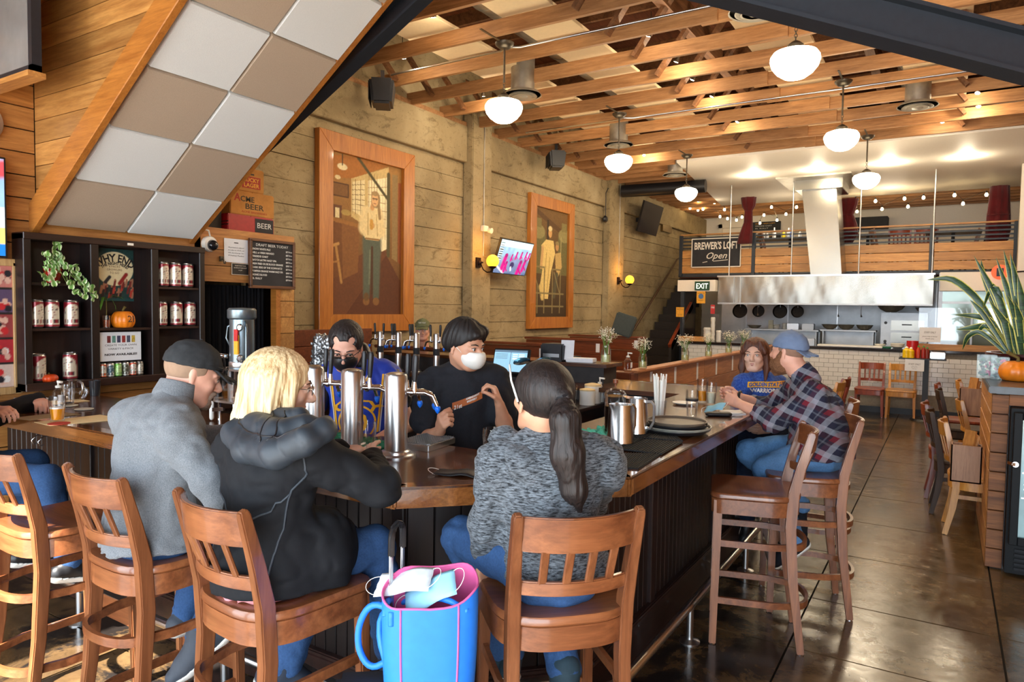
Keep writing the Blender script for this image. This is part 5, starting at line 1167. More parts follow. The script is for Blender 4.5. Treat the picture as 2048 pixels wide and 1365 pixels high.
# right hand opening: white fascia, dark window
wr = MB().span((ay(1880,560,14.2).x,14.2,2.08),(3.4,14.4,2.40)).build('wall_fascia',m_white,kind='structure')
pn = thing('serving_window','grey green glazed partition at the right of the kitchen','window',(0.6,14.4,1.1)); MB().span((-.12,14.42,1.0),(3.2,14.44,2.08)).build('pane',plain('grey_glass',srgb(120,130,120),.08,.4,var=.15,scale=2),pn,world=True)
MB().span((-.14,14.38,0.0),(-.08,14.46,2.4)).span((-.1,14.4,1.86),(3.2,14.46,1.90)).span((.35,14.4,1.0),(.38,14.46,1.86)).build('frame',m_ssd,pn,world=True)
wp2 = MB().span((ay(2038,450,14.2).x,14.06,0),(2.4,14.2,4.13)).build('wall_pillar',m_white,kind='structure')
ns = thing('neon_sign','small round glowing red sign behind the snake plant leaves','sign',tuple(ay(2000,545,14.0)))
MB().lathe([(0,0),(.12,0),(.12,.03),(0,.03)],n=28,rot=(R(90),0,0),c=(0,.0,0)).build('disc',emit('red_glow',(1,.07,.02),1.1),ns); MB().tube([(.15,0,0),(.42,.05,.02)],.012,8).build('arm',m_black,ns); MB().span((-.05,-.034,-.07),(.05,-.031,.07)).build('mark',m_black,ns)
# ------------------------------------------------------------------ loft
lf_ = MB().span((-5.0,LY + .08,2.38),(3.4,19.0,2.46)).build('floor_loft',m_deck,kind='structure')
MB().span((-5.0,LY,2.40),(3.4,LY + .08,2.47)).build('edge_beam',m_steel,lf_)
ra = thing('loft_railing','loft railing with three oak boards, grey steel rails and a wooden handrail','railing',(-2,LY,2.47))
for i in range(3):
 for xa,xb in ((-4.95,-3.45),(-3.40,-.30),(-.24,.96)): MB().span((xa,LY - .03,2.48 + .165 * i),(xb,LY - .005,2.48 + .165 * i + .155)).build('board',m_oak,ra,world=True,bevel=.003,seg=1)
for px in (1363,1508,1863): x = ay(px,500,LY).x; MB().span((x - .035,LY - .05,2.42),(x + .035,LY + .02,3.29)).build('post',m_steel,ra,world=True,bevel=.003,seg=1)
MB().span((.93,LY - .05,2.42),(.98,LY + .02,3.3)).build('post',m_steel,ra,world=True)
for z in (3.01,3.085,3.16,3.235): MB().span((-4.93,LY - .02,z - .014),(.96,LY + .005,z + .014)).build('rail',m_steel,ra,world=True)
MB().span((-4.96,LY - .05,3.285),(.98,LY + .03,3.315)).build('handrail',m_oak,ra,world=True,bevel=.006)
bs = thing('loft_sign',"black sign lettered Brewer's Loft open on the loft railing",'sign',tuple(ay(1432,505,LY - .07)))
a,b = ay(1383,535,LY - .07),ay(1482,475,LY - .07)
MB().span((a.x,LY - .07,a.z),(b.x,LY - .05,b.z)).build('board',m_slate,bs,world=True)
mb = MB(); 
for p,q in (((a.x,a.z),(b.x,a.z)),((b.x,a.z),(b.x,b.z)),((b.x,b.z),(a.x,b.z)),((a.x,b.z),(a.x,a.z))): mb.bar((p[0],LY - .065,p[1]),(q[0],LY - .065,q[1]),.02,.02,(0,1,0))
mb.build('white_edge',m_white,bs,world=True)
H_ = b.z - a.z; W_ = b.x - a.x; cx = (a.x + b.x) / 2
text('lettering',"BREWER'S LOFT",(cx,LY - .072,a.z + H_ * .63),(1,0,0),(0,0,1),H_ * .24,m_white,bs,'CENTER',.0003,width=W_ * .9,bold=.006)
text('lettering','Open',(cx,LY - .072,a.z + H_ * .29),(1,0,0),(0,0,1),H_ * .22,m_white,bs,'CENTER',.0003,width=W_ * .42,shear=.4,bold=.001)
MB().bar((cx - W_ * .05,LY - .073,a.z + H_ * .2),(cx + W_ * .25,LY - .073,a.z + H_ * .24),.002,.012,(0,0,1)).bar((cx - W_ * .27,LY - .073,a.z + H_ * .16),(cx - W_ * .17,LY - .073,a.z + H_ * .19),.002,.012,(0,0,1)).build('underline',m_white,bs,world=True)
m_vel = plain('maroon_velvet',srgb(84,14,18),.9,sheen=.3,var=.3,scale=5)
def drape(label,pxs,y):
 P = [ay(px,py,y) for px,py,_ in pxs]; t = thing('drape',label,'curtain',tuple(P[0])); vs = []; n = 28
 for q,(px,py,hw) in zip(P,pxs):
  for i in range(n): th = 2 * PI * i / n; rr_ = hw * (1 + .16 * math.sin(th * 7)); vs.append((q.x + rr_ * math.cos(th),y + rr_ * .6 * math.sin(th),q.z))
 m_ = len(P); MB().add(vs,[(j * n + i,j * n + (i + 1) % n,(j + 1) * n + (i + 1) % n,(j + 1) * n + i) for j in range(m_ - 1) for i in range(n)] + [tuple(range(n)),tuple((m_ - 1) * n + i for i in range(n))]).build('cloth',m_vel,t,world=True,smooth=True)
 b_ = P[2]; MB().tube([(b_.x + pxs[2][2] * math.cos(a_) * 1.05,y + pxs[2][2] * .65 * math.sin(a_),b_.z) for a_ in np.linspace(0,2 * PI,14)[:-1]],.012,6,True).build('tie',m_vel,t,world=True)
drape('maroon drape tied at its waist beside the loft sign',((1497,395,.14),(1497,412,.12),(1497,422,.07),(1496,445,.08),(1491,470,.12),(1488,488,.14)),LY - .25)
drape('maroon drape bunched right of the square duct',((1697,398,.16),(1697,410,.14),(1692,430,.12),(1694,450,.16),(1694,470,.18),(1690,486,.12)),LY + .25)
drape('maroon drape hanging at the right end of the loft',((2000,372,.13),(1999,400,.14),(1997,430,.16),(1996,460,.17),(1994,480,.15),(1990,492,.08)),LY + .25)
# string lights
m_bulb = emit('lit_string_bulb',(1.0,.75,.38),30)
bx = ((1380,405),(1380,416),(1396,420),(1406,418),(1396,401),(1429,405),(1440,433),(1449,419),(1455,437),(1473,440),(1484,434),(1520,446),(1528,430),(1543,414),(1554,440),(1572,428),(1593,414),(1711,400),(1714,423),(1751,402),(1764,418),(1809,397),(1816,413),(1847,395),(1909,390),(1926,407),(1973,389))
for k,seq in enumerate((bx[:11],bx[11:17],bx[17:])):
 t = thing('string_lights',('string of glowing bulbs over the stair head','string of glowing bulbs left of the duct','string of glowing bulbs over the right of the loft')[k],'lights',tuple(ay(*seq[0],LY + .8))); cord = []
 for i,(px,py) in enumerate(seq):
  y = LY + .7 + (py - 390) * .05; P = ay(px,py,y); MB().lathe([(0,-.04),(.02,-.034),(.03,-.01),(.022,.015),(.012,.03)],tuple(P),10).build('bulb',m_bulb,t,world=True,smooth=True)
  MB().lathe([(.014,.028),(.015,.06),(.005,.065)],tuple(P),8).build('socket',m_black,t,world=True); cord += [P + Vector((0,0,.065))]
 MB().tube(sorted(cord,key=lambda q: q.x),.004,5).build('cord',m_black,t,world=True)
 lampgroup(t,(0.6,-.1,-.1),5 if k == 0 else 14,WARM,.3)
# loft furniture seen through the rails
def ltable(label,px,y,w_=.75):
 x = ay(px,500,y).x; t = thing('loft_table',label,'table',(x,y,2.46)); MB().box((0,0,.745),(w_,.7,.03)).build('table_top',m_darky,t,bevel=.004); MB().tube([(0,0,.02),(0,0,.73)],.03,10).build('pedestal',m_black,t); MB().box((0,0,.012),(.5,.06,.024)).box((0,0,.012),(.06,.5,.024)).build('foot',m_black,t)
ltable('dark loft table with cleaning bottles behind the sign end',1580,15.7,1.3); ltable('dark loft table right of the duct',1735,15.6); ltable('dark loft table at the right of the loft',1905,15.6,.9)
def lch(m,px,y,face,lab):
 x = ay(px,500,y).x; o = dchair(m,lab,loc=(x,y),face=face); o.location.z = 2.46; o['group'] = 'chairs up in the loft'
for a_ in ((m_cherry,1770,15.5,(1,.3),'cherry chair in the loft left of centre behind the rails'),(m_red,1800,16.0,(0,1),'reddish loft chair with its back to the rail'),(m_red,1852,15.9,(0,1),'reddish loft chair beside the middle post'),(m_cherry,1925,16.2,(-1,0),'cherry loft chair right of the far table'),(m_yel,1690,15.5,(1,0),'golden loft chair close to the duct'),(m_cherry,1545,15.4,(1,.4),'cherry loft chair left of the duct'),(m_brn,1950,15.5,(-1,-.2),'dark loft chair near the right drape')): lch(*a_)
for i,(px,c_,h_) in enumerate(((1527,(230,232,236),.16),(1534,(210,214,222),.15),(1548,(240,240,240),.24),(1567,(226,206,40),.17),(1577,(200,210,226),.22),(1583,(90,110,170),.2),(1600,(220,224,230),.16))):
 x = ay(px,480,15.6).x; m = plain('bottle_col_%d' % i,srgb(*c_),.3); o = MB().lathe([(0,0),(.035,0),(.038,.01),(.036,h_ * .6),(.014,h_ * .78),(.014,h_),(0,h_)],(x,15.6,2.46 + .762),14).build('cleaning_bottle',m,smooth=40); tag(o,('left clear','second clear','tall white spray','yellow','tall pale','blue','rightmost pale')[i] + ' bottle on the dark loft table','bottle')
def lboard(label,px0,py0,px1,py1,lines):
 a,b = ay(px0,py1,18.93),ay(px1,py0,18.93); o = MB().span((a.x,18.93,a.z),(b.x,18.99,b.z)).build('loft_blackboard',m_slate,bevel=.004); tag(o,label,'blackboard')
 for i,s_ in enumerate(lines): text('lettering',s_,(a.x + .12 * (b.x - a.x),18.929,b.z - (i + 1) * (b.z - a.z) / (len(lines) + .6)),(1,0,0),(0,0,1),(b.z - a.z) * .13,m_ylw if i == 0 else m_chalk,o,'LEFT',.0003,width=(b.x - a.x) * (.7 - .12 * i))
lboard('blackboard menu on the back wall of the loft',1504,442,1561,462,('DRAFT BEER LOFT','FIRESIDE CHAT','EL SULLY')); lboard('lower blackboard on the back wall of the loft',1506,467,1561,484,('HAZY IPA','PILZ'))
a,b = ay(1700,458,18.6),ay(1776,432,18.6); o = MB().span((a.x,18.6,a.z),(b.x,18.98,b.z)).build('wall_cabinet',m_slate,bevel=.01); tag(o,'black wall cabinet on the loft back wall right of the duct','cabinet')
dr = MB(); a,b = ay(1434,560,18.9),ay(1500,446,18.9); dr.span((a.x,18.9,2.46),(a.x + .1,19.0,b.z)).span((b.x - .1,18.9,2.46),(b.x,19.0,b.z)).span((a.x,18.9,b.z - .1),(b.x,19.0,b.z)); dr.build('door_1',m_white,kind='structure')
# things on the far left wall
a,b,c,d = ax(1290,402,-5.25),ax(1327,417,-5.25),ax(1312,472,-5.5),ax(1275,462,-5.5); U = (b - a + c - d) / 2; V = ((a - d) + (b - c)) / 2; ct = (a + b + c + d) / 4
def offscr(u,v): return Paint(u,v,(24,20,18),.6).c
t_,N = tv('television','switched off television tilted on the wall above the stair',ct - U / 2 - V / 2,U,V,offscr,.01,4,4); MB().bar(ct - N * .04,(WX,ct.y,ct.z),.05,.08).build('wall_arm',m_black,t_,world=True)
a,b = ax(1324,462,-5.66),ax(1343,430,-5.66); o = MB().span((-5.69,a.y,a.z),(-5.64,b.y,b.z)).build('wall_plaque',plain('bronze',srgb(120,96,56),.35,.7)); tag(o,'square bronze framed plaque behind the dark television','picture')
pe = MB().tube([(-5.5,12.9,4.0),(-4.5,13.0,4.0),(-3.9,13.05,4.0)],.12,16).build('black_pipe',m_black,smooth=50); tag(pe,'fat black pipe across the corner over the stair','pipe')
# stair and handrail
sr = thing('staircase','dark staircase climbing along the concrete wall to the loft','stairs',(-5.3,13.4,0))
m_tr = plain('dark_tread',srgb(38,30,26),.6)
for i in range(14): MB().span((-5.66,13.4 + .27 * i,.176 * i),(-4.62 if i < 5 else -4.98,13.69 + .27 * i,.176 * (i + 1))).build('tread',m_tr,sr,world=True)
MB().tube([ax(1267,661,-5.6),ax(1354,520,-5.6),ax(1358,517,-5.6)],.022,8).build('handrail',plain('brown_rail',srgb(80,56,36),.4),sr,world=True,smooth=True)
MB().extrude([(-4.62,13.3,0),(-4.62,13.3,1.0),(-4.62,14.8,2.0),(-4.62,14.8,0)],(.05,0,0)).build('side_panel',plain('stair_side',srgb(30,24,22),.7),sr,world=True); MB().bar((-4.60,13.3,.95),(-4.60,14.6,1.8),.06,.14).build('stringer',m_red,sr,world=True)
# booths along the wall
m_boo = wood('booth_wood',srgb(104,50,28),srgb(142,74,40),'x',.4,coat=.2)
for i,(y,lab) in enumerate(((6.1,'behind the tap row'),(7.8,'left of the middle booth'),(9.5,'in the middle of the row'),(11.0,'last before the stair'))):
 t = thing('booth_bench','high-backed red brown booth ' + lab,'bench',(-4.9,y,0),0,'wooden booths along the concrete wall'); x1 = -4.25
 for k in range(5): MB().span((-5.62,y - .02,.22 + .196 * k),(x1,y + .02,.22 + .196 * k + .19)).build('plank',m_boo,t,world=True,bevel=.004,seg=1)
 MB().span((-5.64,y - .05,1.2),(x1 + .02,y + .05,1.235)).build('cap',m_boo,t,world=True,bevel=.008); MB().span((-5.6,y - .42,.42),(x1,y + .42,.46)).build('seat',m_boo,t,world=True,bevel=.006); MB().span((x1 - .04,y - .4,0),(x1,y + .4,.42)).build('end_panel',m_boo,t,world=True)
 MB().span((x1 + .021,y - .03,1.02),(x1 + .024,y + .03,1.17)).build('number_card',m_paper,t,world=True)
 MB().span((x1 - .16,y - .026,1.04),(x1 - .1,y - .022,1.17)).build('number_card',m_paper,t,world=True)
wc = thing('wainscot','dark wooden bench back below the large mural','panelling',(-5.5,5.2,0))
for k,(z0_,z1_) in enumerate(((.9,1.08),(1.085,1.25),(1.255,1.425))): MB().span((-5.66,4.38,z0_),(-5.6,5.98,z1_)).build('board',m_boo,wc,world=True,bevel=.004,seg=1)
MB().span((-5.66,4.38,0),(-5.62,5.98,.9)).build('panel',m_darky,wc,world=True)
o = MB().box((0,0,0),(.34,.25,.36),rot=(0,.3,.3)).build('wedge_speaker',plain('slate_green',srgb(52,60,54),.6),bevel=.02); P = ay(1248,672,11.0); o.location = (P.x,11.0,1.235 + .19); tag(o,'dark wedge shaped speaker perched on the last booth against the wall','speaker'); 
# long partition with planks, cards and vases
pa = thing('booth_partition','long planked wooden partition running back from the bar','partition',(-2.5,9.5,0)); PXX = -2.5
for k,(z0_,z1_) in enumerate(((0,.3),(.305,.6),(.605,.84),(.845,1.08))):
 for ya,yb in ((6.25,8.5),(8.505,10.8),(10.805,13.1)): MB().span((PXX - .04,ya,z0_),(PXX,yb,z1_)).build('plank',wood('partition_wood',srgb(156,98,58),srgb(190,130,84),'y',.45),pa,world=True,bevel=.003,seg=1)
MB().span((PXX - .09,6.2,1.08),(PXX + .05,13.15,1.105)).build('cap',_M['partition_wood'],pa,world=True,bevel=.006)
MB().span((PXX - .2,6.1,0),(PXX + .02,6.3,1.09)).build('end_post',m_boo,pa,world=True,bevel=.01)
for px in (1302,1350,1394,1432,1464): 
 y = ax(px,745,PXX).y; MB().span((PXX + .001,y - .025,.86),(PXX + .004,y + .035,1.06)).build('number_card',m_paper,pa,world=True)
m_water = plain('greenish_water',srgb(196,200,140),.2); m_babys = plain('white_blossom',srgb(238,232,214),.9)
vz = None
for i,(q,x,z,lab) in enumerate((((1198,732),-2.42,1.226,'tallest mason jar of white blossom on the raised service shelf'),((1285,745),-2.5,1.106,'jar of white blossom nearest on the partition, beside the sanitizer'),((1370,722),-2.5,1.106,'second jar of white blossom along the partition'),((1417,712),-2.5,1.106,'third jar of white blossom along the partition'),((1457,706),-2.5,1.106,'fourth jar of white blossom along the partition'),((1487,700),-2.5,1.106,'last jar of white blossom, by the hair of the woman in blue'))):
 P = ax(q[0],q[1],x)
 if i == 0: P = Vector((-2.43,5.4,0))
 if vz is None:
  vz = thing('flower_vase','x','vase',(0,0,0),0,'mason jars of white blossom')
  MB().lathe([(.0,0.001),(.04,.002),(.043,.012),(.043,.11),(.034,.13),(.034,.15),(.031,.15),(.031,.128),(.040,.108),(.040,.014),(0,.012)],n=24).build('jar',glassm('clear_glass'),vz,smooth=40)
  MB().lathe([(0,.014),(.039,.014),(.039,.07),(0,.07)],n=20).build('water',m_water,vz)
  r_ = random.Random(2); mbs = MB(); mbf = MB()
  for _ in range(26):
   a_ = r_.uniform(0,6.28); h_ = r_.uniform(.19,.29); rr_ = r_.uniform(.01,.10); tip = Vector((rr_ * math.cos(a_),rr_ * math.sin(a_),h_)); mbs.tube([(.01 * math.cos(a_),.01 * math.sin(a_),.03),(.02 * math.cos(a_),.02 * math.sin(a_),.15),tip],.0012,3)
   for _k in range(9): c_ = tip + Vector((r_.gauss(0,.014),r_.gauss(0,.014),r_.gauss(0,.012))); mbf.lathe([(0,-.004),(.0045,0),(0,.004)],tuple(c_),5)
  mbs.build('stems',m_green,vz,kind='stuff'); mbf.build('blossoms',m_babys,vz,kind='stuff'); o = vz
 else: o = copy_tree(vz)
 place(o,(x,P.y,z),i * 1.1,lab)
def pump(label,loc,h=.16,r=.03,m=None,liquid=None):
 t = thing('pump_bottle',label,'bottle',loc); MB().lathe([(0,0),(r,.001),(r * 1.04,.01),(r,h * .55),(r * .45,h * .68),(r * .45,h * .74),(0,h * .74)],n=20).build('bottle',m or glassm('clear_glass'),t,smooth=40)
 if liquid: MB().lathe([(0,.004),(r * .93,.004),(r * .93,h * .4),(0,h * .4)],n=16).build('liquid',liquid,t)
 MB().lathe([(r * .5,h * .72),(r * .5,h * .80),(r * .15,h * .82),(r * .15,h * .95),(0,h * .95)],n=12).bar((-.005,0,h * .97),(.042,0,h * .955),.012,.012).build('pump_head',m_wp,t,smooth=30)
 MB().box((r * 1.0,0,h * .3),(.002,r * 1.1,h * .3)).build('label',m_paper,t)
 return t
P = ax(1270,742,-2.55); pump('clear hand sanitizer pump bottle on the partition end post',(-2.55,6.2,1.106),.17,.036)
# ================================================================== RIGHT SIDE: COUNTER, FRIDGE, TABLES
rc = thing('side_counter','planked oak service counter with black top at the right edge','counter',(.9,6.3,0)); m_pl = wood('counter_plank',srgb(98,56,28),srgb(152,96,52),'x',.65,bump=.3)
MB().span((.30,5.60,0),(2.4,7.1,1.165)).build('carcass',m_darky,rc,world=True)
for i in range(9): z0_ = .01 + i * .128; MB().span((.272,5.56,z0_),(.365,5.6,z0_ + .122)).build('plank',m_pl,rc,world=True,bevel=.003,seg=1); MB().span((.27,5.6,z0_),(.3,7.1,z0_ + .122)).build('plank',m_oaky,rc,world=True,bevel=.003,seg=1)
MB().span((.365,5.56,1.09),(2.4,5.6,1.162)).build('plank',m_pl,rc,world=True,bevel=.003,seg=1)
MB().span((.25,5.52,1.167),(2.4,7.12,1.213)).build('counter_top',plain('dark_slate_top',srgb(44,52,60),.3,var=.3,scale=20),rc,world=True,bevel=.006)
m_fb = plain('fridge_black',(.005,.006,.007),.55,spec=.2)
fg = thing('drinks_fridge','black glass-door drinks fridge built into the side counter','fridge',(.75,5.5,0))
MB().span((.372,5.46,.02),(1.35,5.6,1.085)).build('cabinet',m_fb,fg,world=True,bevel=.004); MB().span((.385,5.40,.22),(.43,5.458,1.065)).span((.43,5.40,.22),(1.30,5.458,.27)).span((.43,5.40,1.02),(1.3,5.458,1.065)).span((1.26,5.40,.22),(1.3,5.458,1.065)).build('door',m_fb,fg,world=True,bevel=.003,seg=1)
MB().span((.43,5.425,.27),(1.26,5.43,1.02)).build('pane',plain('fridge_glass',srgb(120,150,150),.05,.2,var=.2,scale=4,coat=1),fg,world=True)
for z in (.52,.68): MB().span((.44,5.418,z),(1.25,5.424,z + .008)).build('wire_shelf',m_ss,fg,world=True)
for i in range(7): MB().lathe([(0,0),(.004,0),(0,.004)],(.455,5.42,.76 - i * .03),8,rot=(R(90),0,0)).build('led',emit('cold_led',(.8,.9,1),6),fg,world=True)
MB().bar((.375,5.44,.74),(.40,5.38,.74),.03,.02).lathe([(0,0),(.018,0),(.018,.02),(0,.02)],(.40,5.40,.74),12,rot=(R(90),0,0)).build('lock',m_chrome,fg,world=True)
for k in range(5): MB().span((.42,5.445,.05 + .03 * k),(1.28,5.458,.065 + .03 * k)).build('vent_slat',m_rubber,fg,world=True)
o = MB().span((.50,5.413,.78),(.80,5.417,.95)).build('door_notice',m_paper); tag(o,'white warning notice on the fridge glass','sign')
for i in range(5): text('lettering',('WARNING','Please do not open','this cooler without','a member of staff','thank you')[i],(.52,5.4125,.915 - .03 * i),(1,0,0),(0,0,1),.012,m_ink,o,'LEFT',.0002)
# planter with snake plant
pt2 = thing('snake_plant','tall snake plant with yellow-edged blades in a dark red bowl on the counter','plant',(.60,6.75,1.214))
MB().lathe([(0,0),(.16,0),(.30,.13),(.33,.15),(.33,.17),(.30,.17),(.27,.13),(0,.12)],n=36).build('bowl_planter',plain('maroon_glaze',srgb(64,22,26),.2,coat=.6),pt2,smooth=40)
MB().lathe([(0,.13),(.27,.13),(0,.15)],n=20).build('soil',plain('soil',srgb(50,36,26),.95),pt2)
m_sn,nt,b_ = _nt('snake_leaf'); v_ = _coords(nt,(3,3,40)); n_ = _noise(nt,v_,1.5,3,.6,1.0); nt.links.new(_ramp(nt,n_,((.4,srgb(20,52,28)),(.6,srgb(52,88,50)))),b_.inputs['Base Color']); b_.inputs['Roughness'].default_value = .35
m_sne = plain('leaf_margin',srgb(206,200,96),.4)
def snake(base,pts,wd):
 wd *= .78; P = [Vector(base) + Vector(p) for p in pts]; Q = []
 for i in range(len(P) - 1):
  for t_ in np.linspace(0,1,5)[:-1]: Q.append(P[i].lerp(P[i + 1],t_))
 Q.append(P[-1])
 for _ in range(2): Q = [Q[0]] + [(Q[i - 1] + Q[i] * 2 + Q[i + 1]) / 4 for i in range(1,len(Q) - 1)] + [Q[-1]]
 n = len(Q); vs = []
 for i,p in enumerate(Q):
  d = (Q[min(i + 1,n - 1)] - Q[max(i - 1,0)]).normalized(); s_ = d.cross(Vector((-.2,1,.1)) if abs(d.y) < .9 else Vector((1,0,0))).normalized(); nn = s_.cross(d); f = i / (n - 1); w_ = wd * min(1,.55 + 1.2 * f) * (1 - max(0,(f - .6) / .4) ** 1.6) + .002
  for a_ in (-1,-.78,0,.78,1): vs.append(p + s_ * w_ / 2 * a_ + nn * w_ * .10 * abs(a_))
 mid = [(i * 5 + k,i * 5 + k + 1,i * 5 + k + 6,i * 5 + k + 5) for i in range(n - 1) for k in (1,2)]; edg = [(i * 5 + k,i * 5 + k + 1,i * 5 + k + 6,i * 5 + k + 5) for i in range(n - 1) for k in (0,3)]
 me = bpy.data.meshes.new('leaf'); me.from_pydata([tuple(v) for v in vs],[],mid + edg); me.materials.append(m_sn); me.materials.append(m_sne)
 for i,p in enumerate(me.polygons): p.material_index = 0 if i < len(mid) else 1; p.use_smooth = True
 o = bpy.data.objects.new('leaf',me); COL.objects.link(o); o.parent = pt2; return o
c0 = Vector((.60,6.75,1.214))
for tips,wd in ((((2007,500),),.07),(((1948,512),),.07),(((2020,506),),.075),(((1962,520),(1968,560)),.05),(((1855,560),(1905,555),(1960,600)),.07),(((1975,560),(1995,585)),.07),(((2000,540),),.08),(((2035,550),),.08),(((1910,630),(1950,632),(1985,640)),.06),(((1912,660),(1950,655),(1985,650)),.065),(((1925,700),(1935,672),(1960,660)),.05),(((2060,560),),.07),(((1965,620),(1980,580),(1998,572)),.045),(((2045,620),),.08),(((2015,590),),.08),(((1985,610),),.07),(((2070,640),(2050,600)),.06),(((1955,668),(1970,645)),.05),(((1992,515),),.06),(((2050,520),),.07),(((1978,600),),.06),(((2028,600),),.07),(((1940,600),(1965,625)),.05),(((2075,590),),.07)):
 tips = list(tips); pts = [tuple(ay(px,py,6.75 + .04 * math.sin(px)) - c0) for px,py in reversed(tips)]; bx_ = max(-.16,min(.2,pts[-1][0] * .35)); snake((0,0,0),[(bx_,.06 * math.sin(pts[-1][0] * 30),.13)] + ([(bx_ + (pts[0][0] - bx_) * .3,.02,.13 + (pts[0][2] - .13) * .5)] if len(pts) == 1 else []) + pts,wd)
pumpkin(tuple(az(2034,762,1.215)),.115,.175,m_pk,'large orange pumpkin on the counter under the snake plant',ribs=14,stem=.08,lean=-.8)
def bin_(name,label,px,py,w_,d_,h_,cols,seed):
 P = az(px,py + 2,1.215); t = thing(name,label,'container',(P.x,P.y,1.215)); g = glassm('thin_plastic',(.92,.96,.96),.2,None,1.15); 
 MB().span((-w_ / 2,-d_ / 2,0),(w_ / 2,d_ / 2,.004)).span((-w_ / 2,-d_ / 2,0),(w_ / 2,-d_ / 2 + .003,h_)).span((-w_ / 2,d_ / 2 - .003,0),(w_ / 2,d_ / 2,h_)).span((-w_ / 2,-d_ / 2,0),(-w_ / 2 + .003,d_ / 2,h_)).span((w_ / 2 - .003,-d_ / 2,0),(w_ / 2,d_ / 2,h_)).build('clear_box',g,t)
 r_ = random.Random(seed)
 for k in range(34): c_ = Vector((r_.uniform(-w_ / 2 + .02,w_ / 2 - .02),r_.uniform(-d_ / 2 + .02,d_ / 2 - .02),r_.uniform(.02,h_ * .9))); d__ = Vector((r_.uniform(-1,1),r_.uniform(-1,1),r_.uniform(-1,1))).normalized() * .04; MB().bar(c_ - d__ * .4,c_ + d__ * .4,.012,.012).build('sachet',plain('sweet_%d' % (k % 5),srgb(*cols[k % 5]),.4),t)
bin_('clear_bin','clear plastic bin of coloured odds and ends beside the pumpkin',1972,754,.12,.12,.17,((30,90,96),(216,70,140),(20,28,44),(90,120,126),(40,110,90)),1)
bin_('clear_bin','second clear bin of teal packets next to the pumpkin',1998,757,.11,.11,.16,((40,104,108),(24,60,70),(110,150,150),(16,28,36),(60,120,120)),2)
# menu holders and tables
m_ply = wood('menu_box',srgb(160,112,80),srgb(186,138,100),'z',.5)
for (y,z0_,h_,lab) in ((5.95,.47,.27,'wooden menu box fixed low on the counter side'),(8.0,.70,.27,'wooden menu box standing further along the tables')):
 x0_ = .06 if y < 7 else .13; t = thing('menu_box',lab,'box',(x0_ + .1,y,z0_)); MB().span((x0_,y,z0_),(x0_ + .19,y + .012,z0_ + h_)).span((x0_,y + .12,z0_),(x0_ + .19,y + .132,z0_ + h_)).span((x0_,y,z0_),(x0_ + .012,y + .13,z0_ + h_)).span((x0_ + .178,y,z0_),(x0_ + .19,y + .13,z0_ + h_)).span((x0_,y,z0_),(x0_ + .19,y + .13,z0_ + .012)).build('box_body',m_ply,t,world=True,bevel=.002,seg=1)
 MB().bar((x0_ + .08,y + .05,z0_ + .03),(x0_ + .12,y + .09,z0_ + h_ + .1),.09,.012).bar((x0_ + .10,y + .07,z0_ + .03),(x0_ + .16,y + .08,z0_ + h_ + .07),.09,.012).build('menus',m_oakz,t,world=True)
for (x,y,lab) in ((.55,6.45 + .35,'wooden cafe table nearest the side counter'),(.60,8.5,'wooden cafe table second along the aisle'),(.62,10.1,'wooden cafe table farthest along the aisle')):
 t = thing('cafe_table',lab,'table',(x,y,0),0,'cafe tables along the aisle'); 
 if y < 7.5: continue
 MB().box((0,0,.735),(.75,.62,.03)).build('table_top',wood('table_wood',srgb(110,76,50),srgb(150,110,76),'x',.2,coat=.6),t,bevel=.004); MB().tube([(0,0,.02),(0,0,.72)],.035,12).build('pedestal',m_black,t); MB().box((0,0,.015),(.55,.07,.03)).box((0,0,.015),(.07,.55,.03)).build('foot',m_black,t)
for o in [o for o in bpy.data.objects if o.name.startswith('cafe_table') and not o.children]: bpy.data.objects.remove(o)
# condiment stand
cs_ = thing('condiment_stand','black stand with shelf of sauces in front of the tiled counter','stand',(-.25,12.75,0))
MB().span((-.62,12.5,.965),(.02,13.0,.985)).build('shelf_top',m_black,cs_,world=True,bevel=.004); MB().span((-.29,12.7,.03),(-.21,12.78,.965)).build('column',m_black,cs_,world=True); MB().lathe([(0,0),(.2,0),(.18,.03),(0,.04)],(-.25,12.74,0),24).build('foot',m_black,cs_,world=True)
o = MB().span((-.53,12.488,.79),(-.27,12.492,.97)).build('staff_sign',m_paper); tag(o,'white paper sign reading Staff only taped to the condiment stand','sign')
text('lettering','STAFF ONLY',(-.40,12.487,.885),(1,0,0),(0,0,1),.024,m_ink,o,'CENTER',.0002,width=.16)
for i,s_ in enumerate(('please return','your tray here','thank you')): text('lettering',s_,(-.40,12.487,.86 - .02 * i),(1,0,0),(0,0,1),.01,m_ink,o,'CENTER',.0002)
for i,(x,h_,r_,c_,lab) in enumerate(((-.52,.18,.055,(240,200,20),'big yellow mustard bottle'),(-.46,.17,.05,(236,190,20),'second yellow mustard bottle'),(-.36,.2,.03,(190,60,30),'red sauce bottle with green cap'),(-.29,.2,.03,(150,30,24),'dark red chilli sauce bottle'),(-.24,.18,.03,(120,30,20),'small dark sauce bottle'),(-.45,.26,.085,(186,30,34),'big red ketchup can'))):
 t = thing('sauce_bottle',lab + ' on the condiment stand','bottle',(x,12.62 if i < 5 else 12.85,.986)); MB().lathe([(0,0),(r_,0),(r_,h_ * .65),(r_ * .45,h_ * .8),(r_ * .45,h_ * .86)] if i < 5 else [(0,0),(r_,0),(r_,h_),(0,h_)],n=18).build('bottle',plain('sauce_%d' % i,srgb(*c_),.3),t,smooth=40)
 if i < 5: MB().lathe([(r_ * .5,h_ * .85),(r_ * .4,h_ * .92),(.004,h_),(0,h_)],n=12).build('cap',plain('cap_%d' % i,srgb(*((240,236,220) if i < 2 else (40,140,60))),.4),t)
